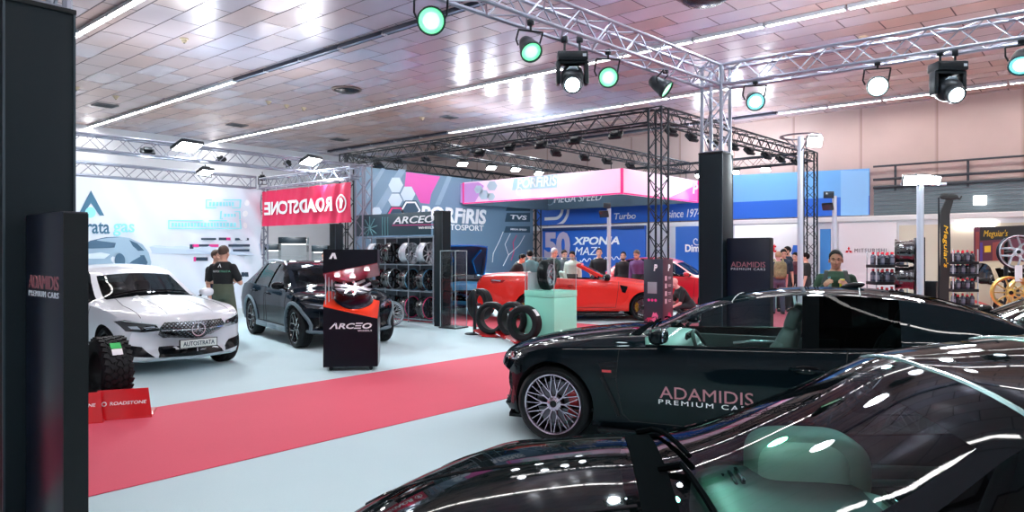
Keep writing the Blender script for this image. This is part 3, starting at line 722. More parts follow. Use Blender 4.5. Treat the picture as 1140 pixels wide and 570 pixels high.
def tx_y(body, p0, p1, ph, Y, m, parent, **kw):      # text on plane y=Y from column p0 to p1, ph=(top,bottom)
    a, c = ptY(p0, (ph[0]+ph[1])/2, Y), ptY(p1, (ph[0]+ph[1])/2, Y); t, bt = ptY((p0+p1)/2, ph[0], Y), ptY((p0+p1)/2, ph[1], Y)
    return lettering(body, m, parent, Vector(((a.x+c.x)/2, Y, (t.z+bt.z)/2))+nB*kw.pop('lift', .012), X_, Z_, abs(c.x-a.x), abs(t.z-bt.z), **kw)
def tx_x(body, p0, p1, ph, X, m, parent, flip=False, **kw):
    a, c = ptX(p0, (ph[0]+ph[1])/2, X), ptX(p1, (ph[0]+ph[1])/2, X); t, bt = ptX((p0+p1)/2, ph[0], X), ptX((p0+p1)/2, ph[1], X)
    return lettering(body, m, parent, Vector((X, (a.y+c.y)/2, (t.z+bt.z)/2))-X_*kw.pop('lift', .012), Y_ if flip else -Y_, Z_, abs(c.y-a.y), abs(t.z-bt.z), **kw)
tx_y('strata', 83, 122, (247,260), YB, SLATE, ban, bold=.012, warp=wg)
tx_y('gas', 126, 149, (249,263), YB, CYAN, ban, bold=.01, warp=wg)
for bx in [(229,268,222,232),(245,268,235,244),(187,268,245,255)]:
    l, r, t_, bt = bx
    print_many([onY([(l,t_),(r,t_),(r,t_+1.2),(l,t_+1.2)]), onY([(l,bt-1.2),(r,bt-1.2),(r,bt),(l,bt)]), onY([(l,t_),(l+1.5,t_),(l+1.5,bt),(l,bt)]), onY([(r-1.5,t_),(r,t_),(r,bt),(r-1.5,bt)])]
               + [onY([(x,t_+3),(x+2.4,t_+3),(x+2.4,bt-2.6),(x,bt-2.6)]) for x in [l+4+3.6*k for k in range(int((r-l-7)/3.6))]], CYAN, ban, nB, wg, name='outlined_caption')
for c in [(274,226),(273,238),(273,251)]: print_poly(onY(circ(c[0], c[1], 2.6, 12, 3.4)), WP, ban, nB, wg, name='drop_icon')
for x0_, x1_, y0_, y1_, m in [(224,240,265,267,DKP),(243,252,264.5,267.5,DKP),(252,257,264.5,267.5,PINKP),(262,276,265,267.6,DKP),(211,215,272,277,DKP),(214,221,272,275,PINKP),(221,233,272,274.6,DKP),(233,243,272,275,PINKP),(254,277,272,274.6,DKP),(226,242,278.5,280.4,PINKP),(259,277,277.5,280,DKP),(215.5,218,286,291,PINKP),(218,231,286.4,290.4,DKP),(268,276,303,308,DKP)]:
    print_poly(onY([(x0_,y1_),(x1_,y1_),(x1_,y0_),(x0_,y0_)]), m, ban, nB, wg, name='sponsor_mark')
# printed grey car on the banner
PR1 = mat('print_car_body', srgb(160,186,206), .6); PR2 = mat('print_car_dark', srgb(70,104,130), .6); PR3 = mat('print_car_light', srgb(222,234,242), .6); PR4 = mat('print_band', srgb(196,212,230), .6)
print_poly(onY([(88,281),(290,284),(290,271),(88,269)]), PR4, ban, nB, wg, .006, name='printed_road')
print_poly(onY([(86,300),(86,281),(98,271),(112,265),(130,263),(144,265),(158,272),(165,281),(168,292),(166,302)]), PR1, ban, nB, wg, .010, name='printed_car')
print_poly(onY([(88,277),(100,268),(118,264),(138,264.5),(139,275),(120,276)]), PR2, ban, nB, wg, .018, name='printed_windscreen')
print_poly(onY([(140,280),(141,266),(152,271),(160,279)]), PR2, ban, nB, wg, .018, name='printed_side_window')
print_poly(onY([(92,288),(94,283),(112,281),(122,283),(116,288)]), PR3, ban, nB, wg, .022, name='printed_headlight')
print_poly(onY(circ(133, 290, 6, 16, 8)), PR2, ban, nB, wg, .022, name='printed_wheel')
print_poly(onY([(142,302),(142,285),(160,284),(164,292),(160,302)]), PR2, ban, nB, wg, .016, name='printed_door')
# ---------------------------------------------------------------- pink tyre banner seen from behind
XB = 9.97
yl, yr = atX(291.5, XB)[0], atX(390.5, XB)[0]
M_PNK = mat('pink_red_banner_cloth', srgb(232,36,86), .6)
def wr(q): return Vector((q.x+.02*sin(q.y*9+q.z*2.5)*(1-.3*sin(q.y*2))+.012*sin(q.y*17+q.z*5), q.y, q.z))
zt_ = ptX(341, 208, XB).z; zb_ = ptX(341, 249.8, XB).z
pb = cloth('hanging_banner', (XB, yl, zb_), -Y_, Z_, yl-yr, zt_-zb_, M_PNK, wr, 90, 16); tag(pb, 'pink-red tyre banner with white reversed lettering hung between truss towers', 'banner')
tx_x('ROADSTONE', 296.5, 371, (222,237.5), XB, WP, pb, flip=True, bold=.03, warp=wr, lift=.03, depth=.004)
ring = MB(); c0 = ptX(380.5, 226.5, XB); R0 = abs(ptX(380.5,216,XB).z-ptX(380.5,237,XB).z)/2
ring.lathe([(R0,0),(R0*.82,0),(R0*.82,-.006),(R0,-.006)], 32, frame(Y_, Z_, X_), c0-X_*.03, closed=True)
ring.prism([(-.06,-.12),(.02,-.12),(.02,.0),(.09,.12),(-.03,.14),(-.12,.06)], c0-X_*.034, Y_, Z_, .004); ring.v = [wr(q) for q in ring.v]; ring.build('round_emblem', WP, pb, None)
q = MB()
for k in range(8):
    y = yl-.2-(yl-yr-.4)*k/7; q.tube((XB,y,zt_-.02), (XB,y,zt_+.12), .008, 5)
q.build('tie', WHT, pb)
# ---------------------------------------------------------------- grey hexagon wall of the autosport booth
YG = 18.12
M_GRY = mat('grey_blue_print_wall', srgb(108,138,160), .5); HEXM = mat('pale_hexagon_print', srgb(206,222,230), .5); BANDP = mat('pink_band_print', srgb(226,92,176), .5); STRK = mat('streak_print', srgb(140,166,186), .5); PK2 = mat('hot_pink_print', srgb(238,54,120), .5); TEAL = mat('dark_teal_print', srgb(48,78,96), .5)
XG0, XG1 = 13.5, 22.3
gw = panel('booth_wall', (XG0, YG, 0), X_, Z_, XG1-XG0, 4.40, .08, M_GRY); tag(gw, 'grey-blue printed booth wall with hexagons behind the open-bonnet blue car', 'booth wall')
def gy(poly): return onY(poly, YG)
print_many([gy([(417,232),(444,188),(452,189),(424,236)]), gy([(408,214),(425,187),(429,188),(409,222)]), gy([(484,228),(498,196),(503,197),(490,228)])], STRK, gw, nB, None, .004, .003, 'streaks')
print_poly(gy([(450,211),(452,191.5),(490,196.5),(480,216),(478,227),(468,226),(462,214)]), BANDP, gw, nB, None, .006, .003, 'pink_band')
def hexa(px, py, r, ry=None): return [(px+r*cos(pi/3*k), py+(ry or r)*sin(pi/3*k)) for k in range(6)]
print_many([gy(hexa(440.5,206,8.2,9.5)), gy(hexa(454,216,8.2,9.5)), gy(hexa(440,223,8,8.5)), gy(hexa(419,236,6,6))], HEXM, gw, nB, None, .008, .003, 'hexagons')
def hexring(px, py, r, wd, m, nm):
    o_, i_ = hexa(px, py, r), hexa(px, py, r-wd)
    print_many([gy([o_[k], o_[(k+1)%6], i_[(k+1)%6], i_[k]]) for k in range(6)], m, gw, nB, None, .014, .003, nm)
print_poly(gy(hexa(457,234,12.5)), TEAL, gw, nB, None, .010, .003, 'logo_field'); print_poly(gy(hexa(441,240,12)), TEAL, gw, nB, None, .0105, .003, 'logo_field')
hexring(457,234,11,2, WP, 'white_logo_hexagon'); hexring(441,240,10.5,2, PK2, 'pink_logo_hexagon')
tx_y('PORFiRIS', 468, 541, (231,248.5), YG, WP, gw, bold=.035, shear=.12, lift=.014)
tx_y('AUTOSPORT', 488, 538, (250,256.5), YG, WP, gw, bold=.012, lift=.014)
for k, (y0_, y1_, s) in enumerate([(229,235,''),(237,247,'TVS'),(252,259,'MEGA SPEED')]):
    print_poly(gy([(563-k,y1_),(590,y1_),(590,y0_),(565-k,y0_)]), TEAL, gw, nB, None, .006, .003, 'sponsor_panel')
    if s: tx_y(s, 568, 586, (y0_+2.5, y1_-2.5), YG, WP, gw, bold=.02, lift=.014, shear=.1)
for pts, m in [([(560,258),(556,268),(549,282),(548,292)],WP),([(568,260),(562,272),(566,284),(560,296)],WP),([(575,262),(571,270),(572,280),(569,290)],PK2),([(584,262),(578,273),(566,284)],WP)]:
    b = MB(); b.path([ptY(x, y, YG)+nB*.008 for x, y in pts], .014, 5); b.build('trace_line', m, gw)
# ---------------------------------------------------------------- pink fascia ring hung from the black trusses
X0f, X1f, Y0f, Y1f, z0f, z1f = 18.2, 23.05, 11.35, 18.0, 3.45, 4.22
M_LB = mat('pink_white_lightbox_skin', srgb(244,214,236), .4, emit=srgb(246,200,232), es=.13)
M_LIN = mat('grey_fascia_lining', srgb(92,116,132), .5)
fr = thing('hanging_fascia', 'long pink-white illuminated fascia hung in a ring from the black trusses', 'hanging sign', (X0f,Y0f,z0f))
O = Vector((X0f,Y0f,z0f)); Lx, Ly, H = X1f-X0f, Y1f-Y0f, z1f-z0f
b = MB(); b.bev((0,Ly/2,H/2), (.1,Ly,H), .006).bev((Lx/2,0,H/2), (Lx,.1,H), .006); b.build('lit_skin', M_LB, fr)
b = MB(); b.bev((.08,Ly/2,H/2), (.05,Ly-.1,H), .004).bev((Lx/2,.08,H/2), (Lx-.1,.05,H), .004).bev((Lx,Ly/2,H/2), (.08,Ly,H), .004).bev((Lx/2,Ly-.04,H/2), (Lx,.08,H), .004); b.build('lining', M_LIN, fr)
b = MB()
for (c, s) in [((-.03,Ly/2,.02),(.06,Ly,.04)),((Lx/2,-.03,.02),(Lx,.06,.04)),((-.03,0,H/2),(.07,.07,H)),((-.03,Ly-.03,H/2),(.07,.07,H)),((Lx,-.03,H/2),(.07,.07,H))]: b.bev(c, s, .006)
b.build('pink_edge', mat('pink_edge_trim', srgb(240,40,130), .4, emit=srgb(240,50,140), es=.15), fr)
def fx(o, a): o.parent = fr; o.location = -O; return o          # parts given in hall coordinates
for k, (c, r) in enumerate([((534,211),5),((540,217),6),((549,207),6),((548,219),4.5)]):
    fx(print_poly([ptX(x, y, X0f) for x, y in hexa(c[0], c[1], r)], HEXM, None, -X_, None, .056, .003, 'pale_hexagon'), 0)
fx(print_poly([ptX(x, y, X0f) for x, y in [(511,226),(530,225),(540,207),(534,203),(511,205)]], mat('lilac_print', srgb(206,150,214), .5, emit=srgb(206,150,214), es=.1), None, -X_, None, .053, .003, 'lilac_band'), 0)
fx(print_poly([ptX(x, y, X0f) for x, y in [(571,212),(621,209),(622,194),(573,199)]], mat('pale_mint_print', srgb(176,206,216), .5, emit=srgb(186,214,224), es=.06), None, -X_, None, .053, .003, 'caption_field'), 0)
o = tx_x('PORFiRIS', 577, 621, (197,208.5), X0f, WP, None, lift=.06, bold=.03, shear=.12); fx(o, 0)
b = MB(); c0 = ptX(579, 213, X0f); b.lathe([(.14,0),(.11,0),(.11,-.01),(.14,-.01)], 20, frame(-Y_, Z_, -X_), c0-X_*.06, closed=True); fx(b.build('round_logo', WP, None), 0)
o = tx_y('P', 769, 775, (204,216), Y0f, WP, None, lift=.07, bold=.04, shear=.1); fx(o, 0)
fx(print_poly([ptY(x, y, Y0f) for x, y in [(740,221.6),(779,224),(779,204),(765,210)]], mat('pink_lit_print', srgb(240,110,180), .5, emit=srgb(240,110,180), es=.12), None, nB, None, .055, .003, 'pink_corner'), 0)
o = tx_x('MEGA SPEED', 617, 670, (216.5,224.5), X1f-.04, WP, None, lift=.012, bold=.0, shear=.25); fx(o, 0)
b = MB(); c0 = ptX(597, 222, X1f-.04); b.lathe([(.24,0),(.21,0),(.21,-.01),(.24,-.01)], 24, frame(-Y_, Z_, -X_), ptX(612, 222, X1f-.05), closed=True); fx(b.build('grey_roundel', STRK, None), 0)
b = MB()
for x in (0, Lx):
    for y in (.4, Ly/2, Ly-.4): b.tube((x,y,H), (x,y,H+.34), .012, 6)
b.build('hanger', BLKS, fr)
# ---------------------------------------------------------------- blue banner along the right wall
XW = HALL_X-.12
M_BLU = mat('blue_banner_print', srgb(44,110,214), .45); M_SKY = mat('sky_blue_print', srgb(112,176,236), .45)
ya, yb = atX(597, XW)[0], atX(968, XW)[0]
bb = panel('wall_banner', (XW, ya, 2.86), -Y_, Z_, ya-yb, 1.42, .03, M_BLU); tag(bb, 'very long blue banner high along the right wall', 'banner')
def xw(poly, X=XW): return [ptX(x, y, X) for x, y in poly]
print_poly(xw([(800,226),(968,218),(968,187.5),(800,196)]), M_SKY, bb, -X_, None, .006, .003, 'sky_field')
print_poly(xw([(936,240.5),(967,239.5),(967,190),(936,190)]), mat('light_sky_print', srgb(140,192,240), .45), bb, -X_, None, .009, .003, 'pale_field')
tx_x('since 1974', 744, 781, (233,242), XW, WP, bb, bold=.005, shear=.2)
tx_x('Turbo', 684, 708, (237,244), XW, WP, bb, bold=.005, shear=.15)
b = MB()
for k, r in enumerate((.75, .45)):
    c0 = ptX(618, 233, XW)-X_*.014
    b.lathe([(r,0),(r-.13,0),(r-.13,-.006),(r,-.006)], 20, frame(-Y_, Z_, -X_), c0, closed=True, a0=-pi/2, a1=pi/4)
    b.prism([(-.55,-r),(0,-r),(0,-r+.13),(-.55,-r+.13)], c0, -Y_, Z_, .006)
b.v = [Vector((p.x, p.y, max(p.z, 2.9))) for p in b.v]
b.build('letter_logo', WP, bb, None)
# ---------------------------------------------------------------- blue anniversary wall and neighbours
XA = 21.9
ya, yb = atX(604, XA)[0], atX(718, XA)[0]; zA = ptX(660, 252.5, XA).z
aw = panel('booth_wall', (XA, ya, 0), -Y_, Z_, ya-yb, zA, .1, mat('deep_blue_wall_print', srgb(30,92,184), .5)); tag(aw, 'deep blue booth wall with white anniversary lettering behind the red convertible', 'booth wall')
GREYP = mat('grey_pink_print', srgb(176,160,180), .5)
tx_x('50', 606, 635, (258,288), XA, GREYP, aw, bold=.05)
tx_x('XPONIA', 638, 690, (263.5,272.5), XA, WP, aw, bold=.03, shear=.2)
tx_x('MAZI', 640, 668, (275,284), XA, WP, aw, bold=.0, shear=.2)
b = MB(); b.path([ptX(646+i*1.1, 290-3*i/40+1.8*sin(i*1.15), XA)-X_*.012 for i in range(42)], .018, 5); b.build('handwritten_line', WP, aw)
b = MB(); b.bev((XA-.04, (ya+yb)/2, zA-.06), (.02, ya-yb-.02, .12), .004); b.build('dark_header_band', mat('navy_print', srgb(22,44,92), .5), aw)
def simple_wall(X, p0, p1, ytop, m, label, t=.08, name='booth_panel'):
    ya, yb = atX(p0, X)[0], atX(p1, X)[0]; z = ptX((p0+p1)/2, ytop, X).z
    return tag(panel(name, (X, ya, 0), -Y_, Z_, ya-yb, z, t, m), label, 'booth wall')
dw = simple_wall(21.9, 752, 790, 252, mat('mid_blue_print', srgb(36,104,196), .5), 'blue booth panel with white spiral logo left of the cladded column')
tx_x('Dimo', 763, 784, (272,280.5), 21.9, WP, dw, bold=.03)
b = MB(); c0 = ptX(775.5, 268, 21.9)-X_*.012; b.path([c0+(-Y_)*(.02+.013*k)*cos(k*.5)+Z_*(.02+.013*k)*sin(k*.5) for k in range(12)], .016, 5); b.build('spiral_logo', WP, dw)
mw = simple_wall(21.9, 934, 998, 248.3, M_PART, 'white panel with red three-diamond emblem right of the man in green')
tx_x('MITSUBISHI', 951.5, 987, (276.6,281), 21.9, mat('grey_print', srgb(120,124,132), .5), mw, bold=.0, space=1.25)
RDP = mat('red_print', srgb(216,24,40), .5)
def dia(a): # rhombus pointing along angle a
    L_, s = 4.6, 2.3; c, n = (cos(a), sin(a)), (-sin(a), cos(a))
    return [(945+c[0]*k*L_+n[0]*j*s*.58, 279-(c[1]*k*L_+n[1]*j*s*.58)) for k, j in ((0,0),(.5,1),(1,0),(.5,-1))]
print_many([xw(dia(radians(a)), 21.9) for a in (90, 210, 330)], RDP, mw, -X_, None, .012, .004, 'three_diamond_emblem')
lw = simple_wall(22.6, 818, 905, 250, M_PART, 'white panel with small red and blue logos behind the camouflage backpack')
tx_x('ott', 850, 864.5, (271.5,281), 22.6, RDP, lw, bold=.03)
BLP = mat('blue_print', srgb(36,104,206), .5)
print_many([xw(p, 22.6) for p in ([(881,283),(887,283),(889,273),(883,273)],[(890,283),(895,283),(896,273),(892,273)])], BLP, lw, -X_, None, .012, .004, 'blue_logo')
simple_wall(21.7, 913, 924.5, 255, mat('sky_wave_print', srgb(58,140,214), .5), 'narrow blue roll-up panel just behind the man in green', .05)
# detailing backdrop on the right
XM = 22.7
ms = simple_wall(XM, 1084, 1160, 252, mat('maroon_print', srgb(96,34,58), .5), 'maroon backdrop with yellow script at the right edge', .06)
print_poly(xw([(1091,268),(1160,264),(1160,250),(1091,253)], XM), mat('black_print', (.012,.012,.014), .5), ms, -X_, None, .006, .003, 'black_header')
YEL = mat('yellow_lettering', srgb(240,190,40), .5)
tx_x("Meguiar's", 1095, 1122, (256,265.5), XM, YEL, ms, bold=.0, shear=.25)
print_many([xw(p, XM) for p in ([(1096,281),(1103,280.6),(1103,273.4),(1096,274)],)], YEL, ms, -X_, None, .008, .003, 'printed_window')
print_many([xw(p, XM) for p in ([(1105,300),(1118,300),(1118,268),(1105,270)],[(1086,298),(1090,298),(1090,258),(1086,258)])], mat('orange_maroon_print', srgb(150,62,60), .5), ms, -X_, None, .005, .003, 'printed_wall')
print_poly(xw([(1091,300),(1094,300),(1094,270),(1091,270)], XM), mat('violet_print', srgb(90,60,150), .5), ms, -X_, None, .005, .003, 'printed_stripe')
# lit sign box and lamp on the corrugated wall
t = panel('light_box', (HALL_X-.66, atX(1062, HALL_X-.66)[0], 2.36), -Y_, Z_, .95, .2, .08, glow('lit_sign', (1,.98,.95), 1.6)); tag(t, 'bright white light box under the cornice on the right', 'sign'); MB().bev(Vector((HALL_X-.62, atX(1062, HALL_X-.66)[0]-.475, 2.57)), (.1,.98,.02), .004).build('frame', ALU, t)
c0 = ptX(1091, 223, HALL_X-.25); t = thing('wall_lamp', 'square white lamp on the corrugated wall at right', 'lamp', c0)
MB().bev((0,0,0), (.05,.32,.26), .03).build('lens', glow('lit_lamp', (1,1,1), 2.0), t); MB().bev((.05,0,0), (.06,.2,.16), .01).build('housing', BLK, t)
# ---------------------------------------------------------------- display cabinets far behind the pink banner
def cabinet(px, d, w, h, label, items=6):
    c = P(px, d); t = thing('display_cabinet', label, 'cabinet', c, TH-pi/2+.12)
    MB().bev((0,0,h-.11), (w,.5,.22), .006).build('header', DARKTEAL, t); MB().bev((0,0,.35), (w,.5,.7), .006).build('base', DARKTEAL, t)
    b = MB()
    for x in (-w/2, w/2): b.box((x,0,(h+.5)/2), (.012,.46,h-.92))
    b.box((0,-.24,(h+.5)/2), (w-.02,.008,h-.92)); b.build('glass_pane', CLEAR, t); MB().bev((0,0,h-.23), (w*.8,.3,.02), .004).build('light_strip', glow('cabinet_light', (1,.93,.88), 2.5), t); lamp('POINT', (0,-.5,h+.2), 22, (1,.92,.9), t, None, .1, name='cabinet_fill')  # point fill added outside the cabinet to brighten its surroundings, not a fitting
    b = MB()
    for k in range(3): b.box((0,0,.72+.42*k), (w-.03,.44,.012))
    b.build('shelf', ALU, t)
    random.seed(px); 
    for k in range(items):
        g = thing('boxed_part', 'small carton inside the ' + label.split(' below')[0].split(' just')[0].split(' at the')[0], 'box', c+Matrix.Rotation(TH-pi/2+.12, 3, 'Z') @ Vector((-w*.36+w*.72*(k % 3)/2, 0, .726+.42*(k//3))), TH-pi/2+.12, 'cartons in the ' + label)
        MB().bev((0,0,.1), (.13,.12,.2), .006).build('carton', mat(['carton_red','carton_dark','carton_amber'][k % 3], [srgb(200,40,50), srgb(60,70,90), srgb(190,120,90)][k % 3], .5), g)
        MB().bev((0,0,.203), (.135,.125,.012), .003).build('flap', WHT, g)
cabinet(327, 24.0, .92, 2.22, 'dark-headed glass display cabinet below the pink banner')
cabinet(303, 25.0, .5, 2.0, 'narrow glass display cabinet at the left under the pink banner', 3)
cabinet(357, 24.6, .55, 1.95, 'glass display cabinet just left of the dark column under the pink banner', 3)
clad(P(374.5, 20.6), 'short dark clad column under the right end of the pink banner', .26, ZZ(250, 20.6))
# ================================================================= CARS (local: +x forward, +y left, z up)
def pchip(pts):
    pts = sorted(pts); xs = [p[0] for p in pts]; ys = [p[1] for p in pts]; n = len(xs)
    h = [xs[i+1]-xs[i] for i in range(n-1)]; dl = [(ys[i+1]-ys[i])/h[i] for i in range(n-1)]; m = [0]*n
    m[0], m[-1] = dl[0], dl[-1]
    for i in range(1, n-1):
        if dl[i-1]*dl[i] > 0:
            w1, w2 = 2*h[i]+h[i-1], h[i]+2*h[i-1]; m[i] = (w1+w2)/(w1/dl[i-1]+w2/dl[i])
    def f(x):
        if x <= xs[0]: return ys[0]
        if x >= xs[-1]: return ys[-1]
        i = max(k for k in range(n-1) if xs[k] <= x); t = (x-xs[i])/h[i]
        return (ys[i]*(1+2*t)*(1-t)**2 + h[i]*m[i]*t*(1-t)**2 + ys[i+1]*t*t*(3-2*t) + h[i]*m[i+1]*t*t*(t-1))
    return f
NS, NT = 5, 8                                      # side-glass rows, top columns per half
def section(sp, x):
    zb, zs, zt, w, wr = sp['bot'](x), sp['belt'](x), sp['top'](x), sp['hw'](x), sp['edge'](x)
    zr = zt - sp['crown'](x); zr = max(zr, zs+.012); 
    hgt = zs-zb; pts = [(0,zb),(w*.78,zb),(w*.93,zb+.02),(w*.975,zb+hgt*.14),(w*.985,zb+hgt*.34),(w*.995,zb+hgt*.56),(w*1.0,zb+hgt*.74),(w*.985,zb+hgt*.90),(w*.955,zs)]
    y0, z0 = w*.935, zs+.008; pts.append((y0, z0))
    for k in range(1, NS+1):
        t = k/NS; bul = .018*sin(pi*t)*min(1, (zr-zs)/.25)
        pts.append((y0+(wr-y0)*t+bul, z0+(zr-z0)*t))
    for k in range(1, NT+1):
        a = k/NT; y = wr*(1-a); pts.append((y, zr+(zt-zr)*(1-(1-a)**2.2)))
    return pts
RB = 9                                             # ring index where the greenhouse starts
def loft_car(sp, N=110):
    xf, xr = sp['xf'], sp['xr']
    xs = sorted(set([round(xr+(xf-xr)*i/N, 4) for i in range(N+1)]+list(sp.get('cuts', []))))
    xs = [x for i, x in enumerate(xs) if i == 0 or x-xs[i-1] > .006]
    bow = sp['bow']; rings = []
    def ring(x, sc=1.0, dx=0.0):
        h = section(sp, x); w = sp['hw'](x); zc = (sp['bot'](x)+sp['belt'](x))/2
        full = [(y, z) for y, z in h] + [(-y, z) for y, z in reversed(h[1:-1])]
        return [Vector((x+dx-bow(x)*(abs(y)/w)**2.2, y*sc, zc+(z-zc)*sc)) for y, z in full]
    for sc, dx in ((.25,.028),(.6,.024),(.85,.014),(.96,.004)): rings.append(ring(xs[0], sc, -dx))
    for x in xs: rings.append(ring(x))
    for sc, dx in ((.96,.004),(.85,.016),(.6,.03),(.25,.036)): rings.append(ring(xs[-1], sc, dx))
    n = len(rings[0]); b = MB(); b.rings(rings)
    # materials: 0 paint 1 windscreen 2 rear glass 3 side glass 4 wheel well 5 gloss pillar 6 roof panel
    mi = []; seg = [None]*4+[(xs[i]+xs[i+1])/2 for i in range(len(xs)-1)]; seg = [None]*4+seg+[None]*4
    for i in range(len(rings)-1):
        xm = seg[i] if i < len(seg) else None
        for k in range(n):
            kk = k if k < n//2 else n-1-k; m = 0
            if xm is not None and i >= 4 and i < len(rings)-5:
                side = RB <= kk < RB+NS; top = kk >= RB+NS
                for (a, c, mm) in sp['topglass']:
                    if top and kk >= RB+NS+1 and a <= xm <= c: m = mm
                zr = sp['top'](xm)-sp['crown'](xm)-sp['belt'](xm)
                for (a, c, mm) in sp['sideglass']:
                    if side and RB <= kk < RB+NS-0 and a <= xm <= c and zr > .05: m = mm
            mi.append(m)
    b.m = mi + [0]*(len(b.f)-len(mi))
    return b
def build_car(sp, name, label, cat, origin, heading, M):
    """M: dict of materials paint, ws, rear, side, well, pillar, roof"""
    ang = atan2(heading.y, heading.x); root = thing(name, label, cat, (origin.x, origin.y, 0), ang)
    slots = [M['paint'], M['ws'], M['rear'], M['side'], M['well'], M['pillar'], M.get('roof', M['paint'])]
    me = loft_car(sp).mesh('body', slots, None); o = link('body', me)
    cut = MB()
    for ax in sp.get('axles', (sp['wb']/2, -sp['wb']/2)):
        for s in (-1, 1):
            y0, y1 = s*(sp['hw'](ax)-.33), s*(sp['hw'](ax)+.2); cut.tube((ax,y0,sp['Ro']+.0), (ax,y1,sp['Ro']+.0), sp['Ra'], 40, mi=4)
    cm = cut.mesh('cutter', slots, None); co = link('cutter', cm)
    md = o.modifiers.new('arches', 'BOOLEAN'); md.operation = 'DIFFERENCE'; md.object = co; md.solver = 'EXACT'
    full = evaluate(o); bpy.data.objects.remove(co)
    bmf = bmesh.new(); bmf.from_mesh(full); bvh = BVHTree.FromBMesh(bmf); bmf.free()
    bpy.data.objects.remove(o)
    def take(idx, nm, mats, parent):
        bm = bmesh.new(); bm.from_mesh(full)
        bmesh.ops.delete(bm, geom=[f for f in bm.faces if f.material_index not in idx], context='FACES')
        if not bm.faces: bm.free(); return None
        m2 = bpy.data.meshes.new(nm); 
        for f in bm.faces: f.material_index = idx.index(f.material_index)
        bm.to_mesh(m2); bm.free()
        for m in mats: m2.materials.append(m)
        smoothen(m2, 33); return link(nm, m2, parent)
    body = take([0,4,5,6], 'body', [slots[0], slots[4], slots[5], slots[6]], root)
    take([1], 'windscreen', [slots[1]], root)
    for gi, nm in ((3,'side_window'),(2,'rear_window')):
        q = MB(); q.v = [v.co.copy() for v in full.vertices]; q.f = [tuple(p.vertices) for p in full.polygons if p.material_index == gi]; q.m = [0]*len(q.f)
        for isl in q.islands(): link(nm, isl.mesh(nm, [slots[gi]], 33, False), root)
    car = dict(root=root, bvh=bvh, sp=sp, M=M)
    return car
def hit(car, o, d, back=.0):
    h = car['bvh'].ray_cast(Vector(o), Vector(d)); return h[0]
def proj(car, uv, view, lift=.006):
    """(u,v) on the given view -> point on the skin.  views: 'L','R' (u=x), 'F' (u=y), 'B' (u=y), 'T' (u=x,v=y)"""
    u, v = uv
    o, d = {'L': ((u,3,v),(0,-1,0)), 'R': ((u,-3,v),(0,1,0)), 'F': ((5,u,v),(-1,0,0)), 'B': ((-5,u,v),(1,0,0)), 'T': ((u,v,4),(0,0,-1))}[view]
    p = hit(car, o, d); 
    if p is None:                                   # slip to the nearest skin point
        q = Vector(o)+Vector(d)*(3 if view in 'LR' else 5-car['sp']['xf'] if view == 'F' else 4); p = car['bvh'].find_nearest(q)[0]
    return p - Vector(d)*lift
def skin_poly(car, poly, view, m, name, parent=None, lift=.006, t=.01, cell=.05):
    """patch lying on the skin; poly convex, given in the view plane"""
    bm = bmesh.new(); us = [p[0] for p in poly]; vs = [p[1] for p in poly]
    nu = max(1, int((max(us)-min(us))/cell)+1); nv = max(1, int((max(vs)-min(vs))/cell)+1)
    g = [[bm.verts.new((min(us)+(max(us)-min(us))*i/nu, min(vs)+(max(vs)-min(vs))*j/nv, 0)) for i in range(nu+1)] for j in range(nv+1)]
    for j in range(nv):
        for i in range(nu): bm.faces.new((g[j][i], g[j][i+1], g[j+1][i+1], g[j+1][i]))
    area = sum(poly[i][0]*poly[(i+1)%len(poly)][1]-poly[(i+1)%len(poly)][0]*poly[i][1] for i in range(len(poly)))
    P_ = poly if area > 0 else poly[::-1]
    for i in range(len(P_)):
        a, c = Vector((*P_[i], 0)), Vector((*P_[(i+1)%len(P_)], 0)); e = c-a
        if e.length < 1e-6: continue
        bmesh.ops.bisect_plane(bm, geom=bm.verts[:]+bm.edges[:]+bm.faces[:], plane_co=a, plane_no=Vector((e.y, -e.x, 0)), clear_outer=True, dist=1e-5)
    bmesh.ops.remove_doubles(bm, verts=bm.verts, dist=1e-4)
    for v in bm.verts: v.co = proj(car, (v.co.x, v.co.y), view, lift)
    d = {'L': (0,1,0), 'R': (0,-1,0), 'F': (1,0,0), 'B': (-1,0,0), 'T': (0,0,1)}[view]
    r = bmesh.ops.extrude_face_region(bm, geom=bm.faces[:]); 
    for v in [x for x in r['geom'] if isinstance(x, bmesh.types.BMVert)]: v.co -= Vector(d)*t
    bmesh.ops.recalc_face_normals(bm, faces=bm.faces)
    me = bpy.data.meshes.new(name); bm.to_mesh(me); bm.free(); me.materials.append(m); smoothen(me, 30)
    return link(name, me, parent or car['root'])
def skin_line(car, pts, view, m, name, r=.006, lift=.002, parent=None, closed=False, sub=10, bl=None):
    q = []
    segs = list(zip(pts, pts[1:]))+([(pts[-1], pts[0])] if closed else [])
    for a, c in segs:
        for k in range(sub): q.append((a[0]+(c[0]-a[0])*k/sub, a[1]+(c[1]-a[1])*k/sub))
    if not closed: q.append(pts[-1])
    w = [proj(car, p, view, lift) for p in q]; b = bl or MB(); b.path(w, r, 6, closed)
    return b.build(name, m, parent or car['root']) if bl is None else None
def skin_text(car, body, view, o, w, h, m, name='lettering', slope=0.0, **kw):
    vs, fs, tw, th = text_mesh(body, kw.get('shear', 0), kw.get('bold', .01), kw.get('space', 1.0))
    b = MB(); s = {'L': -1, 'R': 1, 'F': 1, 'B': -1}[view]; pts = []
    for p in vs:
        u, v = p.x*w/tw, p.y*h/th; q = proj(car, (o[0]+s*u, o[1]+v+slope*u), view, .002+(.004 if p.z > 0 else 0)); pts.append(q)
    b.add(pts, fs); return b.build(name, m, car['root'], None, recalc=False)
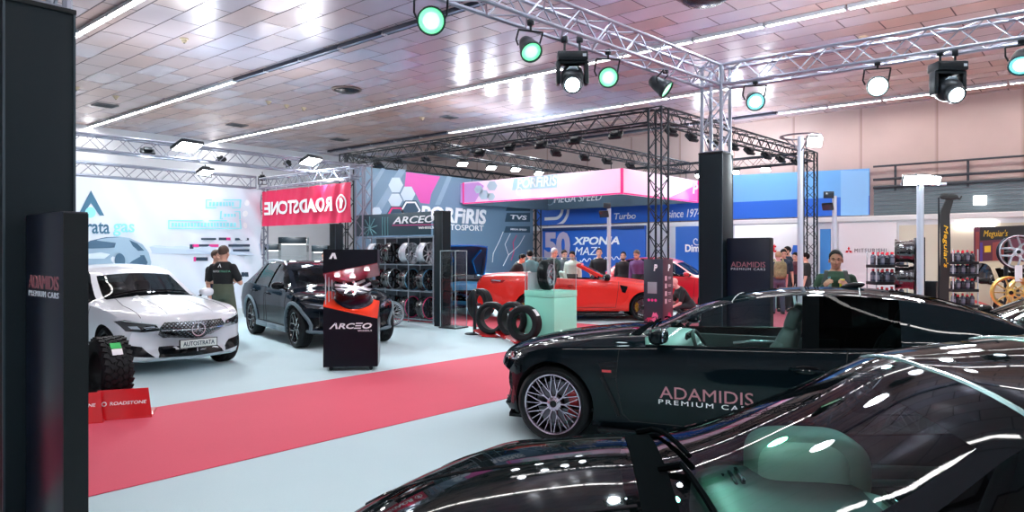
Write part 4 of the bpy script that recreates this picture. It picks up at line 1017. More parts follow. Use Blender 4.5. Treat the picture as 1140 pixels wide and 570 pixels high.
def wheels(car, style, R, wd, mf, mb_, n=None, cal=None, cap=None, lip=None, steer=0.0):
    sp = car['sp']; out = []
    for ax in sp.get('axles', (sp['wb']/2, -sp['wb']/2)):
        for s in (-1, 1):
            y = s*(sp['hw'](ax)-.02-wd/2); st = steer if ax > 0 else 0
            M = frame(Vector((-s*1.0,0,0)), Vector((0,0,1)), Vector((0,s,0)))
            M = frame(Vector((s*-1,0,0)), Vector((0,0,1)), Vector((-1*0,s,0))) 
            if M.determinant() < 0: M = frame(Vector((s,0,0)), Vector((0,0,1)), Vector((0,s,0)))
            if st: M = Matrix.Rotation(st, 3, 'Z') @ M
            c = None
            if cal:                                   # caliper on the rear half of the disc
                a = pi if M[0][0] > 0 else 0; c = (cal, a-.62, a+.62)
            out.append(wheel(car['root'], (ax,y,sp['Ro']), M, sp['Ro'], R, wd, style, mf, mb_, n, c, cap, lip=lip))
    return out
M_LEDW = glow('running_light', (.92,.97,1.0), 3.0); M_LAMPG = mat('lamp_cover', (.02,.024,.03), .05, 0, 1.0); M_LAMPC = mat('lamp_chrome', srgb(190,198,206), .12, .9)
M_TAIL = mat('tail_lamp_red', (.35,.008,.012), .08, 0, 1.0); M_GAP = mat('shut_line', (.003,.003,.004), .6); M_GLB = mat('gloss_black_trim', (.004,.005,.007), .22, spec=.22)
def mirror(car, side, x, z, m_shell, size=1.0, out=.10):
    s = 1 if side == 'L' else -1; p = proj(car, (x, z-.05), side, 0); c = Vector((x-.02, p.y+s*(.115*size+.04), z+.02))
    o = MB().sell(c, (.075*size,.115*size,.068*size), .75, .8, f=lambda q: Vector((q.x*(1-.25*(q.y*s/.115)), q.y, q.z))).build('door_mirror', m_shell, car['root'])
    MB().sell(c-Vector((.062*size,0,0)), (.012,.095*size,.052*size), .6, .6).build('mirror_glass', mat('mirror_face', srgb(150,165,175), .04, 1.0), o)
    b = MB(); b.path([Vector((x+.02, p.y-s*.02, z-.06)), c+Vector((.01,-s*.09*size,-.045*size))], [.022, .016], 8); b.build('mirror_arm', M_GLB, o)
    return o
def handle(car, side, x, z, m):
    s = 1 if side == 'L' else -1; b = MB(); p = [proj(car, (x+dx, z), side, 0) for dx in (-.12,-.09,0,.09,.12)]
    off = [0,.03,.036,.03,0]; b.path([q+Vector((0,s*e,0)) for q, e in zip(p, off)], .013, 8); h = b.build('door_handle', m, car['root'])
    MB().sell(p[2]+Vector((0,s*.002,0)), (.09,.006,.032), .8, .9).build('handle_recess', M_GLB, h)
def seat(car, x, y, m, m2, rear=False, w=.52):
    t = MB().sell((x+.02,y,.40), (.27,w/2,.095), .5, .45).sell((x+.05,y-w*.43,.43), (.24,.05,.08), .6, .6).sell((x+.05,y+w*.43,.43), (.24,.05,.08), .6, .6).build('seat', m, car['root'])
    M = Matrix.Rotation(-.32, 3, 'Y'); c = Vector((x-.29,y,.74))
    b = MB().sell(c, (.085,w/2*.92,.34), .5, .5, M=M)
    for s in (-1, 1): b.sell(c+Vector((.05,s*w*.40,-.04)), (.075,.06,.27), .6, .7, M=M)
    b.build('seat_backrest', m, t)
    MB().sell(c+Vector((-.115,0,.385)), (.055,.13,.095), .55, .6, M=M).build('headrest', m2, t)
    b = MB()
    for s in (-1, 1): b.tube(c+Vector((-.105,s*.06,.27)), c+Vector((-.112,s*.06,.35)), .008, 6)
    b.build('headrest_post', CHR, t); return t
def interior(car, m_seat, m_dash, m_trim, xd=.62, zd=.88, wheel_y=.36, seats=((-.12,.37),(-.12,-.37)), wid=.70, rear=-.95, head=None, dash_top=None):
    r = car['root']; b = MB()
    b.sell((xd+.05,0,zd-.10), (.30,wid,.16), .55, .35, n=40); b.sell((xd-.16,0,zd-.22), (.12,wid*.96,.17), .6, .3, n=40); d = b.build('dashboard', dash_top or m_dash, r)
    b = MB()
    b.bev((xd-.22,-.02,zd+.01), (.02,.42,.12), .006, Matrix.Rotation(-.2,3,'Y')); b.build('screen', mat('cabin_screen', (.01,.012,.016), .08, 0, 1.0), d)
    b = MB()
    for k in range(5): b.bev((xd-.286,-.45+.0*k,zd-.16-.026*k), (.012,.2,.012), .003)
    b.build('air_vent', M_GLB, d)
    c = Vector((xd-.40, wheel_y, zd-.05)); T = Matrix.Rotation(-pi/2+.42, 3, 'Y'); b = MB()
    b.path([c+T@Vector((.18*cos(a), .18*sin(a), 0)) for a in [2*pi*k/36 for k in range(36)]], .016, 8, closed=True); sw = b.build('steering_wheel', mat('dark_leather', (.016,.018,.02), .5), r)
    b = MB().sell(c, (.055,.075,.03), .6, .8, M=T)
    for a in (pi/2, -pi/2, pi): b.tube(c, c+T@Vector((.175*cos(a), .175*sin(a), 0)), .016, 6)
    b.build('steering_hub', mat('dark_leather', (.016,.018,.02), .5), sw); b = MB(); b.tube(c, c+Vector((.25,0,-.08)), .035, 10); b.build('steering_column', M_GLB, sw)
    for x, y in seats: seat(car, x, y, m_seat, head or m_seat)
    if rear: seat(car, rear, 0, m_seat, m_seat, True, 1.12)
    b = MB(); b.bev((-.15,0,.46), (1.1,.22,.26), .05); b.bev((.25,0,.60), (.30,.2,.12), .04); b.build('centre_console', m_trim, r)
    b = MB(); b.box((-.35,0,.22), (2.3,2*wid+.1,.06)); b.build('cabin_floor', mat('cabin_carpet', (.02,.022,.026), .9), r)
    for s in (-1, 1):
        b = MB(); b.bev((-.2,s*(wid+.085),.60), (1.35,.05,.50), .02); b.sell((-.25,s*(wid+.04),.66), (.42,.06,.045), .6, .5); dc = b.build('door_card', m_trim, r)
        b = MB(); b.path([Vector((.1,s*(wid+.035),.77)), Vector((-.1,s*(wid+.01),.80)), Vector((-.32,s*(wid+.035),.80))], .014, 6); b.build('pull_handle', ALU, dc)
# ---------------------------------------------------------------- two-door coupe shell shared by the sports cars
def coupe_spec(k=1.0, wb=2.857, dz=0.0, Ro=.34, Ra=.385):
    sp = dict(wb=wb, xf=2.24, xr=-2.5, Ro=Ro, Ra=Ra)
    sp['top'] = pchip([(2.24,.62),(2.18,.72),(2.02,.80),(1.7,.885),(1.43,.93),(1.0,.985),(.74,1.01),(.68,1.03),(.3,1.20),(-.02,1.305),(-.25,1.350),(-.6,1.384),(-.95,1.386),(-1.33,1.357),(-1.71,1.285),(-1.92,1.215),(-2.2,1.11),(-2.42,1.04),(-2.5,.96)])
    sp['belt'] = pchip([(2.24,.58),(2.1,.69),(1.8,.79),(1.43,.85),(1.0,.875),(.7,.895),(.0,.915),(-.8,.945),(-1.43,.985),(-2.0,.985),(-2.4,.96),(-2.5,.90)])
    sp['bot'] = pchip([(2.24,.25),(2.1,.20),(1.43,.17),(-1.43,.17),(-2.2,.22),(-2.5,.32)])
    sp['hw'] = pchip([(2.24,.76),(2.1,.83),(1.85,.895),(1.43,.935),(1.0,.915),(.5,.90),(-.5,.905),(-1.0,.93),(-1.43,.95),(-1.9,.92),(-2.3,.86),(-2.5,.80)])
    sp['edge'] = pchip([(2.24,.62),(1.9,.74),(1.43,.76),(1.0,.755),(.74,.735),(.3,.665),(-.02,.60),(-.6,.57),(-1.0,.565),(-1.5,.60),(-1.9,.68),(-2.2,.74),(-2.5,.70)])
    sp['crown'] = pchip([(2.24,.03),(1.43,.045),(.74,.055),(.3,.05),(-.1,.045),(-.9,.045),(-1.9,.03),(-2.5,.03)])
    sp['bow'] = pchip([(2.24,.36),(1.9,.20),(1.43,.06),(1.0,.10),(.74,.15),(.3,.13),(-.05,.09),(-.6,.02),(-1.0,.0),(-1.2,.0),(-2.0,.08),(-2.5,.22)])
    sp['topglass'] = [(-.03,.70,1),(-1.95,-1.42,2)]
    sp['sideglass'] = [(-.78,.62,3),(-.87,-.78,5),(-1.46,-.87,2)]
    sp['cuts'] = [-.03,.70,-1.95,-1.42,.62,-.78,-.87,-1.46]
    return sp
def M_car(nm, col, metal=0.0, rough=.35, coat=.55, tint=(.62,.74,.72), side=(.30,.38,.38), rear=(.1,.13,.13), inner=(.03,.035,.04), roof=None):
    return dict(paint=paint(nm, col, metal, rough, inner, coat), ws=glass(nm+'_windscreen_glass', tint, .6), rear=glass(nm+'_rear_glass', rear, .15), side=glass(nm+'_side_glass', side),
                well=mat('wheel_well', (.004,.004,.005), .8), pillar=mat('matte_black', (.004,.005,.006), .9, spec=0.0), roof=roof or paint(nm, col, metal, rough, inner, coat))
def door_lines(car, sides, x0, x1, zb=.26):
    sp = car['sp']; b = MB()
    for s in sides:
        zt0, zt1 = sp['belt'](x0)-.005, sp['belt'](x1)-.005
        skin_line(car, [(x0,zt0),(x0+.02,.6),(x0-.03,zb+.06),(x0-.10,zb)], s, M_GAP, '', .004, .0005, bl=b); skin_line(car, [(x0-.10,zb),(x1+.12,zb)], s, M_GAP, '', .004, .0005, bl=b, sub=20)
        skin_line(car, [(x1+.12,zb),(x1-.02,.5),(x1-.06,zt1)], s, M_GAP, '', .004, .0005, bl=b)
    b.build('door_seam', M_GAP, car['root'])
    b = MB()
    for s in sides: skin_line(car, [(sp['sideglass'][0][1]-.02, sp['belt'](.6)+.004),(0, sp['belt'](0)+.004),(-.7, sp['belt'](-.7)+.004),(-1.35, sp['belt'](-1.35)+.004)], s, M_GLB, '', .008, .004, bl=b)
    b.build('window_trim', M_GLB, car['root'])
def bonnet_seam(car, x0, x1, y):
    b = MB()
    for s in (-1, 1): skin_line(car, [(x0,s*y),((x0+x1)/2,s*y*1.02),(x1,s*y*.86)], 'T', M_GAP, '', .004, .0, bl=b, sub=14)
    b.build('bonnet_seam', M_GAP, car['root'])
    b = MB()
    for s in (-1, 1): skin_line(car, [(x0+.05,s*y*.5),(x1,s*y*.36)], 'T', car['M']['paint'], '', .012, -.006, bl=b, sub=14)
    b.build('bonnet_crease', car['M']['paint'], car['root'])
def splitter(car, m):
    sp = car['sp']; b = MB(); pts = []
    for y in [k*.08-.8 for k in range(21)]:
        q = proj(car, (y*.94,.30), 'F', .03); pts.append(Vector((q.x, q.y, .16)))
    for i in range(len(pts)-1):
        a, c = pts[i], pts[i+1]; i_ = Vector((-.18,0,0))
        b.add([a,c,c+i_,a+i_,a+Z_*.03,c+Z_*.03,c+i_+Z_*.03,a+i_+Z_*.03], [(0,1,5,4),(1,2,6,5),(2,3,7,6),(3,0,4,7),(4,5,6,7),(3,2,1,0)])
    b.build('front_splitter', m, car['root'], 30)
    b = MB()
    for s in (-1, 1):
        pp = [Vector((x, s*(sp['hw'](x)*.96), .17)) for x in (1.0,.5,0,-.5,-1.0)]
        for a, c in zip(pp, pp[1:]): b.bev((a+c)/2, (abs(a.x-c.x)+.01,.10,.05), .012)
    b.build('side_skirt', m, car['root'])
def wipers(car):
    b = MB(); 
    for y0, y1, x0 in ((.05,.58,.66),(-.60,-.02,.68)):
        q = [proj(car, (x0-.05*t, y0+(y1-y0)*t), 'T', .02) for t in (0,.25,.5,.75,1)]; b.path(q, .009, 6)
        b.tube(q[0], proj(car, (x0+.06, y0-.04), 'T', .012), .011, 6)
    b.build('wiper', mat('matte_black', (.004,.005,.006), .9, spec=0.0), car['root'])
    skin_poly(car, [(.70,-.66),(.70,.66),(.79,.60),(.79,-.60)], 'T', mat('matte_black', (.004,.005,.006), .9, spec=0.0), 'cowl_panel', lift=.004)
# ================================================================= BLACK COUPE WITH ROSE LETTERING
h62 = dirw(-sin(radians(65)), cos(radians(65)))
blackp = M_car('black_lacquer', (.003,.007,.010), .0, .5, .36, tint=(.55,.70,.68), side=(.66,.80,.78), rear=(.05,.07,.07))
m4 = build_car(coupe_spec(), 'coupe', 'glossy black coupe with rose lettering on its door and red brake calipers', 'car', W(2.03, 6.50), h62, blackp)
wheels(m4, 'multi', .262, .27, RIM_ROSE, RIM_BAR, 10, RED_CAL, lip=RIM_ROSE)
door_lines(m4, 'LR', .82, -.88); splitter(m4, M_GLB); bonnet_seam(m4, 2.0, .80, .66); wipers(m4)
skin_text(m4, 'ADAMIDIS', 'L', (.10,.53), .74, .10, M_COPPER, bold=.0, slope=0); skin_text(m4, 'PREMIUM CARS', 'L', (.10,.45), .76, .038, WP, bold=.0, space=1.3)
mirror(m4, 'L', .49, .98, blackp['paint']); mirror(m4, 'R', .56, .98, blackp['paint']); handle(m4, 'L', -.66, .79, blackp['paint']); handle(m4, 'R', -.42, .78, blackp['paint'])
for s in 'LR':
    skin_poly(m4, [(1.00,.74),(.83,.76),(.83,.62),(.93,.62)], s, M_GLB, 'wing_vent', lift=.004)
    skin_line(m4, [(.97,.63),(.86,.40),(.82,.30)], s, M_GLB, 'wing_blade', .018, .004)
    b = skin_poly(m4, [(.96,.685),(.88,.685),(.88,.665),(.96,.665)], s, RED_CAL, 'wing_badge', lift=.012)
    y = 1 if s == 'L' else -1
    hl = skin_poly(m4, [(y*.44,.665),(y*.80,.70),(y*.86,.745),(y*.80,.765),(y*.50,.735)], 'F', M_LAMPG, 'headlight', lift=.01)
    for a in (.53,.68): skin_poly(m4, [(y*a,.69),(y*(a+.11),.70),(y*(a+.10),.715),(y*a,.705)], 'F', M_LAMPC, 'light_strip', hl, lift=.018, cell=.03)
    skin_poly(m4, [(y*.60,.28),(y*.84,.30),(y*.80,.46),(y*.62,.42)], 'F', M_GLB, 'side_intake', lift=.004)
    skin_poly(m4, [(y*.03,.33),(y*.26,.33),(y*.27,.68),(y*.20,.73),(y*.05,.73)], 'F', M_GLB, 'grille', lift=.008)
    skin_poly(m4, [(y*.82,.90),(y*.40,.90),(y*.40,.82),(y*.82,.80)], 'B', M_TAIL, 'tail_lamp', lift=.006)
skin_poly(m4, [(-.55,.22),(.55,.22),(.5,.31),(-.5,.31)], 'F', M_GLB, 'lower_intake', lift=.004)
IVORY = mat('pale_leather', srgb(196,214,204), .45); DASH = mat('dark_dash', (.03,.035,.038), .5); TRIM = mat('grey_door_trim', srgb(70,82,84), .5); SEATD = mat('dark_seat_leather', srgb(52,62,66), .45)
interior(m4, mat('grey_green_leather', srgb(104,124,122), .45), DASH, TRIM, seats=((-.12,.37),(-.12,-.37)), dash_top=mat('grey_dash', srgb(150,178,170), .5))
fin = MB().sell((0,0,0), (.085,.022,.032), .8, .9, f=lambda q: Vector((q.x-.04*(q.z/.032), q.y, q.z))); fin.v = [p+proj(m4, (-.98,0), 'T', .012) for p in fin.v]; fin.build('roof_aerial', M_GLB, m4['root'])
b = MB()
for x in (-.06,-1.03): skin_line(m4, [(x,-.56),(x,0),(x,.56)], 'T', M_GAP, '', .005, .0, bl=b, sub=8)
for y in (-.50,.50): skin_line(m4, [(-.06,y),(-1.03,y)], 'T', M_GAP, '', .004, .0, bl=b, sub=14)
b.build('roof_seam', M_GAP, m4['root'])
# ================================================================= NEAREST BLACK CAR
h78 = dirw(-sin(radians(84)), cos(radians(84)))
nearm = M_car('deep_black_lacquer', (.003,.005,.006), .0, .5, .36, tint=(.56,.80,.75), side=(.05,.08,.08), rear=(.08,.1,.1))
sp = coupe_spec(Ro=.34)
def squeeze(f, k=.75, x0=.72): return lambda x: f(x if x < x0 else x0+(x-x0)/k)
for key in ('belt','bot','hw','edge','crown','bow'): sp[key] = squeeze(sp[key])
sp['belt'] = (lambda f: lambda x: f(x)+.03)(sp['belt']); sp['edge'] = (lambda f: lambda x: f(x)*(1-.11*max(0, min(1, (.72-x)/.6))))(sp['edge'])
_t = squeeze(sp['top']); sp['top'] = lambda x: _t(x)+.02+.035*(max(0, min(1, (.75-x)/.7))**1.5)-(.042*sin(pi*(x+.05)/.75) if -.05 < x < .70 else 0)
sp['xf'] = .72+(2.24-.72)*.75; sp['axles'] = (1.24, -1.428); sp['wb'] = 2.67
nc = build_car(sp, 'coupe', 'nearest glossy black coupe with pale green seats seen through its windscreen', 'car', W(1.15, 2.02), h78, nearm)
wheels(nc, 'twin', .255, .26, RIM_DARK, RIM_BAR, 5)
door_lines(nc, 'LR', .82, -.88); splitter(nc, M_GLB); bonnet_seam(nc, 1.66, .80, .66); wipers(nc)
handle(nc, 'R', -.42, .78, nearm['paint']); handle(nc, 'L', -.42, .78, nearm['paint'])
for s in 'LR':
    y = 1 if s == 'L' else -1
    hl = skin_poly(nc, [(y*.44,.665),(y*.80,.70),(y*.86,.745),(y*.80,.765),(y*.50,.735)], 'F', M_LAMPG, 'headlight', lift=.01)
    for a in (.53,.68): skin_poly(nc, [(y*a,.69),(y*(a+.11),.70),(y*(a+.10),.715),(y*a,.705)], 'F', M_LAMPC, 'light_strip', hl, lift=.018, cell=.03)
    skin_poly(nc, [(y*.60,.28),(y*.84,.30),(y*.80,.46),(y*.62,.42)], 'F', M_GLB, 'side_intake', lift=.004)
    skin_poly(nc, [(y*.82,.90),(y*.40,.90),(y*.40,.82),(y*.82,.80)], 'B', M_TAIL, 'tail_lamp', lift=.006)
skin_poly(nc, [(-.40,.40),(.40,.40),(.46,.58),(-.46,.58)], 'F', M_GLB, 'grille', lift=.006)
MINT = mat('pale_mint_leather', srgb(146,172,160), .45)
interior(nc, SEATD, DASH, TRIM, xd=.22, zd=.86, seats=((-.30,.37),(-.30,-.37)), rear=-1.0)
b = MB(); b.sell((.21,-.0,.825), (.29,.41,.075), .45, .4, n=40); pd_ = b.build('dash_pad', MINT, nc['root'])
MB().sell((.15,-.53,.91), (.20,.17,.13), .6, .5, n=40, m=20).build('dash_hood', MINT, pd_); b = MB(); b.sell((.19,-.45,.915), (.15,.12,.112), .6, .5, n=40, m=20); b.build('dash_inset', mat('pale_sage', srgb(186,206,194), .45), pd_)
b = MB()
for k_ in range(4): b.bev((.48-.022*k_,-.36,.885+.012*k_), (.012,.14,.02), .003)
b.build('defroster_slats', M_GLB, pd_)
b = MB()
for x in (-.06,-.42,-1.03): skin_line(nc, [(x+.02,-.55),(x+.04,0),(x+.02,.55)], 'T', M_GAP, '', .007, .0, bl=b, sub=10)
b.build('roof_seam', mat('roof_seam_bright', srgb(120,150,150), .2, .6), nc['root'])
# ================================================================= THIRD BLACK CAR BEYOND
tc_ = build_car(coupe_spec(), 'coupe', 'black car at the right edge of the frame with pale green cabin', 'car', W(5.72, 7.36), h62, nearm)
wheels(tc_, 'twin', .255, .26, RIM_DARK, RIM_BAR, 5); door_lines(tc_, 'LR', .82, -.62); mirror(tc_, 'L', .56, .98, nearm['paint']); mirror(tc_, 'R', .56, .98, nearm['paint'])
interior(tc_, MINT, DASH, TRIM, dash_top=mat('pale_green_dash', srgb(120,150,140), .45)); wipers(tc_)
for s in 'LR':
    y = 1 if s == 'L' else -1
    skin_poly(tc_, [(y*.44,.665),(y*.80,.70),(y*.86,.745),(y*.80,.765),(y*.50,.735)], 'F', M_LAMPG, 'headlight', lift=.01)
    skin_poly(tc_, [(y*.82,.90),(y*.40,.90),(y*.40,.82),(y*.82,.80)], 'B', M_TAIL, 'tail_lamp', lift=.006)
# ================================================================= WHITE COUPE
wsp = coupe_spec(wb=2.84, Ro=.33, Ra=.37)
_o = wsp['top']
wsp['top'] = pchip([(2.24,.68),(2.19,.79),(2.05,.855),(1.7,.93),(1.42,.97),(1.0,1.03),(.74,1.055),(.68,1.075),(.3,1.27),(-.02,1.43),(-.25,1.48),(-.6,1.51),(-.95,1.50),(-1.3,1.42),(-1.7,1.22),(-1.95,1.12),(-2.2,1.09),(-2.42,1.06),(-2.5,.98)])
wsp['belt'] = pchip([(2.24,.62),(2.1,.735),(1.8,.83),(1.42,.89),(1.0,.92),(.7,.94),(.0,.96),(-.8,.985),(-1.43,1.0),(-2.0,1.0),(-2.4,.97),(-2.5,.90)])
wsp['bow'] = pchip([(2.24,.33),(1.9,.18),(1.43,.06),(1.0,.10),(.74,.15),(.3,.13),(-.05,.09),(-.6,.02),(-1.0,.0),(-2.0,.08),(-2.5,.22)])
whm = M_car('white_lacquer', srgb(226,230,238), 0, .3, .8, tint=(.16,.24,.26), side=(.10,.14,.15), rear=(.08,.1,.1), inner=(.05,.055,.06))
wc = build_car(wsp, 'coupe', 'white coupe with wide star grille parked before the white gas banner', 'car', W(-6.12, 11.42), -Y_, whm)
wheels(wc, 'twin', .25, .25, RIM_DARK, RIM_BAR, 5)
door_lines(wc, 'LR', .82, -.88); bonnet_seam(wc, 2.0, .80, .64); wipers(wc); interior(wc, SEATD, DASH, TRIM)
for s in 'LR':
    mirror(wc, s, .56, 1.02, whm['paint']); handle(wc, s, -.42, .80, whm['paint'])
    y = 1 if s == 'L' else -1
    hl = skin_poly(wc, [(y*.44,.625),(y*.60,.60),(y*.80,.625),(y*.885,.755),(y*.80,.775),(y*.50,.705)], 'F', M_LAMPG, 'headlight', lift=.010)
    for pp in ([(.50,.66),(.60,.645),(.63,.672),(.52,.688)],[(.66,.65),(.75,.655),(.78,.69),(.69,.69)]): skin_poly(wc, [(y*a, b_) for a, b_ in pp], 'F', M_LAMPC, 'reflector', hl, lift=.016, cell=.03)
    skin_poly(wc, [(y*.47,.70),(y*.80,.755),(y*.84,.768),(y*.80,.765),(y*.48,.712)], 'F', mat('lamp_strip', srgb(210,225,230), .2), 'light_strip', hl, lift=.018, cell=.03)
    skin_poly(wc, [(y*.50,.26),(y*.80,.285),(y*.86,.40),(y*.80,.44),(y*.62,.40)], 'F', M_GLB, 'side_intake', lift=.018)
    skin_poly(wc, [(y*.82,.92),(y*.40,.92),(y*.40,.84),(y*.82,.82)], 'B', M_TAIL, 'tail_lamp', lift=.006)
def _stud(nt, b, N, L):
    tc = N('ShaderNodeTexCoord'); mp = N('ShaderNodeMapping'); mp.inputs['Scale'].default_value = (0, 28, 28); mp.inputs['Rotation'].default_value = (radians(45), 0, 0)
    L(tc.outputs['Object'], mp.inputs['Vector']); vo = N('ShaderNodeTexVoronoi'); vo.inputs['Randomness'].default_value = 0; vo.inputs['Scale'].default_value = 1; L(mp.outputs[0], vo.inputs['Vector'])
    lt = N('ShaderNodeMath'); lt.operation = 'LESS_THAN'; lt.inputs[1].default_value = .30; L(vo.outputs['Distance'], lt.inputs[0])
    mx = N('ShaderNodeMixRGB'); mx.inputs[1].default_value = (.006,.007,.008,1); mx.inputs[2].default_value = (.22,.24,.27,1); L(lt.outputs[0], mx.inputs[0]); L(mx.outputs[0], b.inputs['Base Color']); L(lt.outputs[0], b.inputs['Metallic']); setin(b, 'Roughness', .25)
M_STUD = node_mat('studded_black_grille', _stud)
g = skin_poly(wc, [(-.34,.50),(.34,.50),(.43,.56),(.46,.66),(.40,.735),(-.40,.735),(-.46,.66),(-.43,.56)], 'F', M_STUD, 'grille', lift=.016, cell=.03)
skin_line(wc, [(-.43,.622),(0,.622),(.43,.622)], 'F', M_LAMPC, 'grille_bar', .013, .018, g)
c0 = proj(wc, (0,.622), 'F', .03); b = MB(); RX = frame(Y_, Z_, X_)
b.lathe([(.098,-.012),(.084,-.012),(.084,.012),(.098,.012)], 36, RX, c0, closed=True)
for k in range(3):
    a = pi/2+2*pi*k/3; u = Vector((0, cos(a), sin(a))); v = Vector((0, -sin(a), cos(a)))
    b.add([c0+u*.088, c0+v*.016, c0-v*.016, c0+X_*.014], [(0,1,3),(0,3,2),(0,2,1)])
b.build('star_emblem', CHR, g)
skin_poly(wc, [(-.46,.25),(.46,.25),(.40,.385),(-.40,.385)], 'F', M_GLB, 'lower_intake', lift=.018); skin_line(wc, [(-.86,.21),(-.4,.20),(.4,.20),(.86,.21)], 'F', M_LAMPC, 'chrome_lip', .010, .012, sub=14)
p0 = proj(wc, (0,.43), 'F', .02); b = MB(); b.bev(p0+X_*.012, (.02,.54,.125), .006); pl = b.build('plate_holder', BLK, wc['root'])
MB().bev(p0+X_*.024, (.008,.51,.105), .003).build('number_plate', mat('plate_white', srgb(216,222,218), .4), pl)
lettering('AUTOSTRATA', DKP, pl, p0+X_*.03, Y_, Z_, .44, .062, .003, bold=.01)
b = MB(); b.sell(proj(wc, (1.98,0), 'T', .004), (.022,.022,.006)); b.build('bonnet_badge', M_LAMPC, wc['root'])
# ================================================================= DARK SUV
def suv_spec(dz=0.0):
    s = dict(wb=2.68, xf=2.12, xr=-2.32, Ro=.36, Ra=.41)
    s['top'] = pchip([(2.12,.72),(2.06,.86),(1.85,.95),(1.34,1.02),(.95,1.07),(.85,1.09),(.45,1.30),(.12,1.45),(-.2,1.515),(-.9,1.53),(-1.4,1.49),(-1.7,1.38),(-2.05,1.14),(-2.25,1.02),(-2.32,.86)])
    s['belt'] = pchip([(2.12,.66),(1.95,.79),(1.34,.93),(.85,.975),(0,1.0),(-.8,1.03),(-1.4,1.06),(-1.9,1.04),(-2.32,.82)])
    s['bot'] = pchip([(2.12,.32),(1.9,.26),(1.3,.23),(-1.3,.23),(-2.0,.28),(-2.32,.40)])
    s['hw'] = pchip([(2.12,.76),(1.95,.85),(1.34,.925),(.7,.90),(-.6,.905),(-1.34,.94),(-1.9,.90),(-2.32,.80)])
    s['edge'] = pchip([(2.12,.60),(1.8,.72),(1.34,.74),(.85,.72),(.4,.66),(.1,.615),(-.9,.60),(-1.5,.59),(-2.0,.62),(-2.32,.62)])
    s['crown'] = pchip([(2.12,.03),(.85,.05),(0,.05),(-1.4,.04),(-2.32,.03)])
    s['bow'] = pchip([(2.12,.36),(1.8,.20),(1.34,.06),(.85,.15),(.4,.13),(.1,.10),(-.5,.02),(-1.5,.02),(-2.32,.18)])
    s['topglass'] = [(.10,.82,1),(-2.0,-1.52,2)]; s['sideglass'] = [(-.36,.72,3),(-.46,-.36,5),(-1.22,-.46,3),(-1.28,-1.22,5),(-1.66,-1.28,3)]
    s['cuts'] = [.10,.82,-2.0,-1.52,-.36,.72,-.46,-1.22,-1.28,-1.66]; return s
def suv_doors(car, sides):
    b = MB(); sp = car['sp']
    for s in sides:
        for x0, x1 in ((.88,-.38),(-.44,-1.22)):
            skin_line(car, [(x0,sp['belt'](x0)),(x0-.02,.5),(x0-.06,.36)], s, M_GAP, '', .004, .0005, bl=b); skin_line(car, [(x0-.06,.36),(x1+.06,.36)], s, M_GAP, '', .004, .0005, bl=b, sub=16); skin_line(car, [(x1+.06,.36),(x1,sp['belt'](x1))], s, M_GAP, '', .004, .0005, bl=b)
    b.build('door_seam', M_GAP, car['root'])
def arch_trim(car, m):
    b = MB(); sp = car['sp']
    for ax in sp.get('axles', (sp['wb']/2, -sp['wb']/2)):
        for s in 'LR':
            pts = []
            for k in range(15):
                a = pi*(k/14)*1.06-.09; p = (ax+(sp['Ra']+.03)*cos(a), sp['Ro']+(sp['Ra']+.03)*sin(a)); pts.append(proj(car, p, s, .004))
            b.path(pts, .034, 6)
    b.build('arch_cladding', m, car['root'])
sgm = M_car('graphite_lacquer', srgb(10,20,30), .0, .5, .45, tint=(.14,.2,.22), side=(.34,.46,.48), rear=(.06,.07,.07))
hS = dirw(.58, -.815); sv = build_car(suv_spec(), 'suv', 'dark graphite suv with copper badge behind the wheel display stand', 'car', W(-3.92, 14.2), hS, sgm)
wheels(sv, 'y', .265, .25, RIM_BLK, RIM_BAR, 5); suv_doors(sv, 'LR'); interior(sv, SEATD, DASH, TRIM, xd=.78, zd=.98, rear=-1.0)
arch_trim(sv, mat('grey_cladding', srgb(104,120,130), .5)); bonnet_seam(sv, 1.9, .95, .62)
CLAD = mat('grey_cladding', srgb(104,120,130), .5); COP = mat('copper_badge', srgb(190,120,90), .3, .8)
b = MB()
for s in 'LR':
    y = 1 if s == 'L' else -1
    mirror(sv, s, .66, 1.06, M_GLB); handle(sv, s, -.22, .90, sgm['paint']); handle(sv, s, -1.05, .93, sgm['paint'])
    hl = skin_poly(sv, [(y*.42,.70),(y*.80,.73),(y*.87,.83),(y*.80,.85),(y*.50,.78)], 'F', M_LAMPG, 'headlight', lift=.01)
    for pp in ([(.48,.735),(.80,.80),(.83,.82),(.50,.765)],[(.56,.72),(.64,.725),(.60,.75),(.54,.745)]): skin_poly(sv, [(y*a, c) for a, c in pp], 'F', M_LAMPC, 'light_strip', hl, lift=.018, cell=.03)
    skin_poly(sv, [(y*.52,.36),(y*.80,.38),(y*.82,.56),(y*.60,.54)], 'F', M_GLB, 'side_intake', lift=.006)
    skin_poly(sv, [(y*.82,.92),(y*.1,.90),(y*.1,.84),(y*.82,.84)], 'B', M_TAIL, 'tail_lamp', lift=.006)
    pp = [Vector((x, y*(sv['sp']['hw'](x)*.985), .29)) for x in (.92,.4,-.2,-.9)]
    sk = MB()
    for a, c in zip(pp, pp[1:]): sk.bev((a+c)/2, (abs(a.x-c.x)+.01,.06,.10), .015)
    sk.build('side_skirt', CLAD, sv['root'])
    rr = MB(); rr.path([Vector((x, y*(sv['sp']['edge'](x)-.02), sv['sp']['top'](x)-sv['sp']['crown'](x)*.7+dz)) for x, dz in ((.0,.0),(-.1,.05),(-.7,.055),(-1.3,.05),(-1.45,.0))], .016, 6); rr.build('roof_rail', ALU, sv['root'])
g = skin_poly(sv, [(-.44,.46),(.44,.46),(.50,.70),(.36,.76),(-.36,.76),(-.50,.70)], 'F', M_GLB, 'grille', lift=.008)
b = MB()
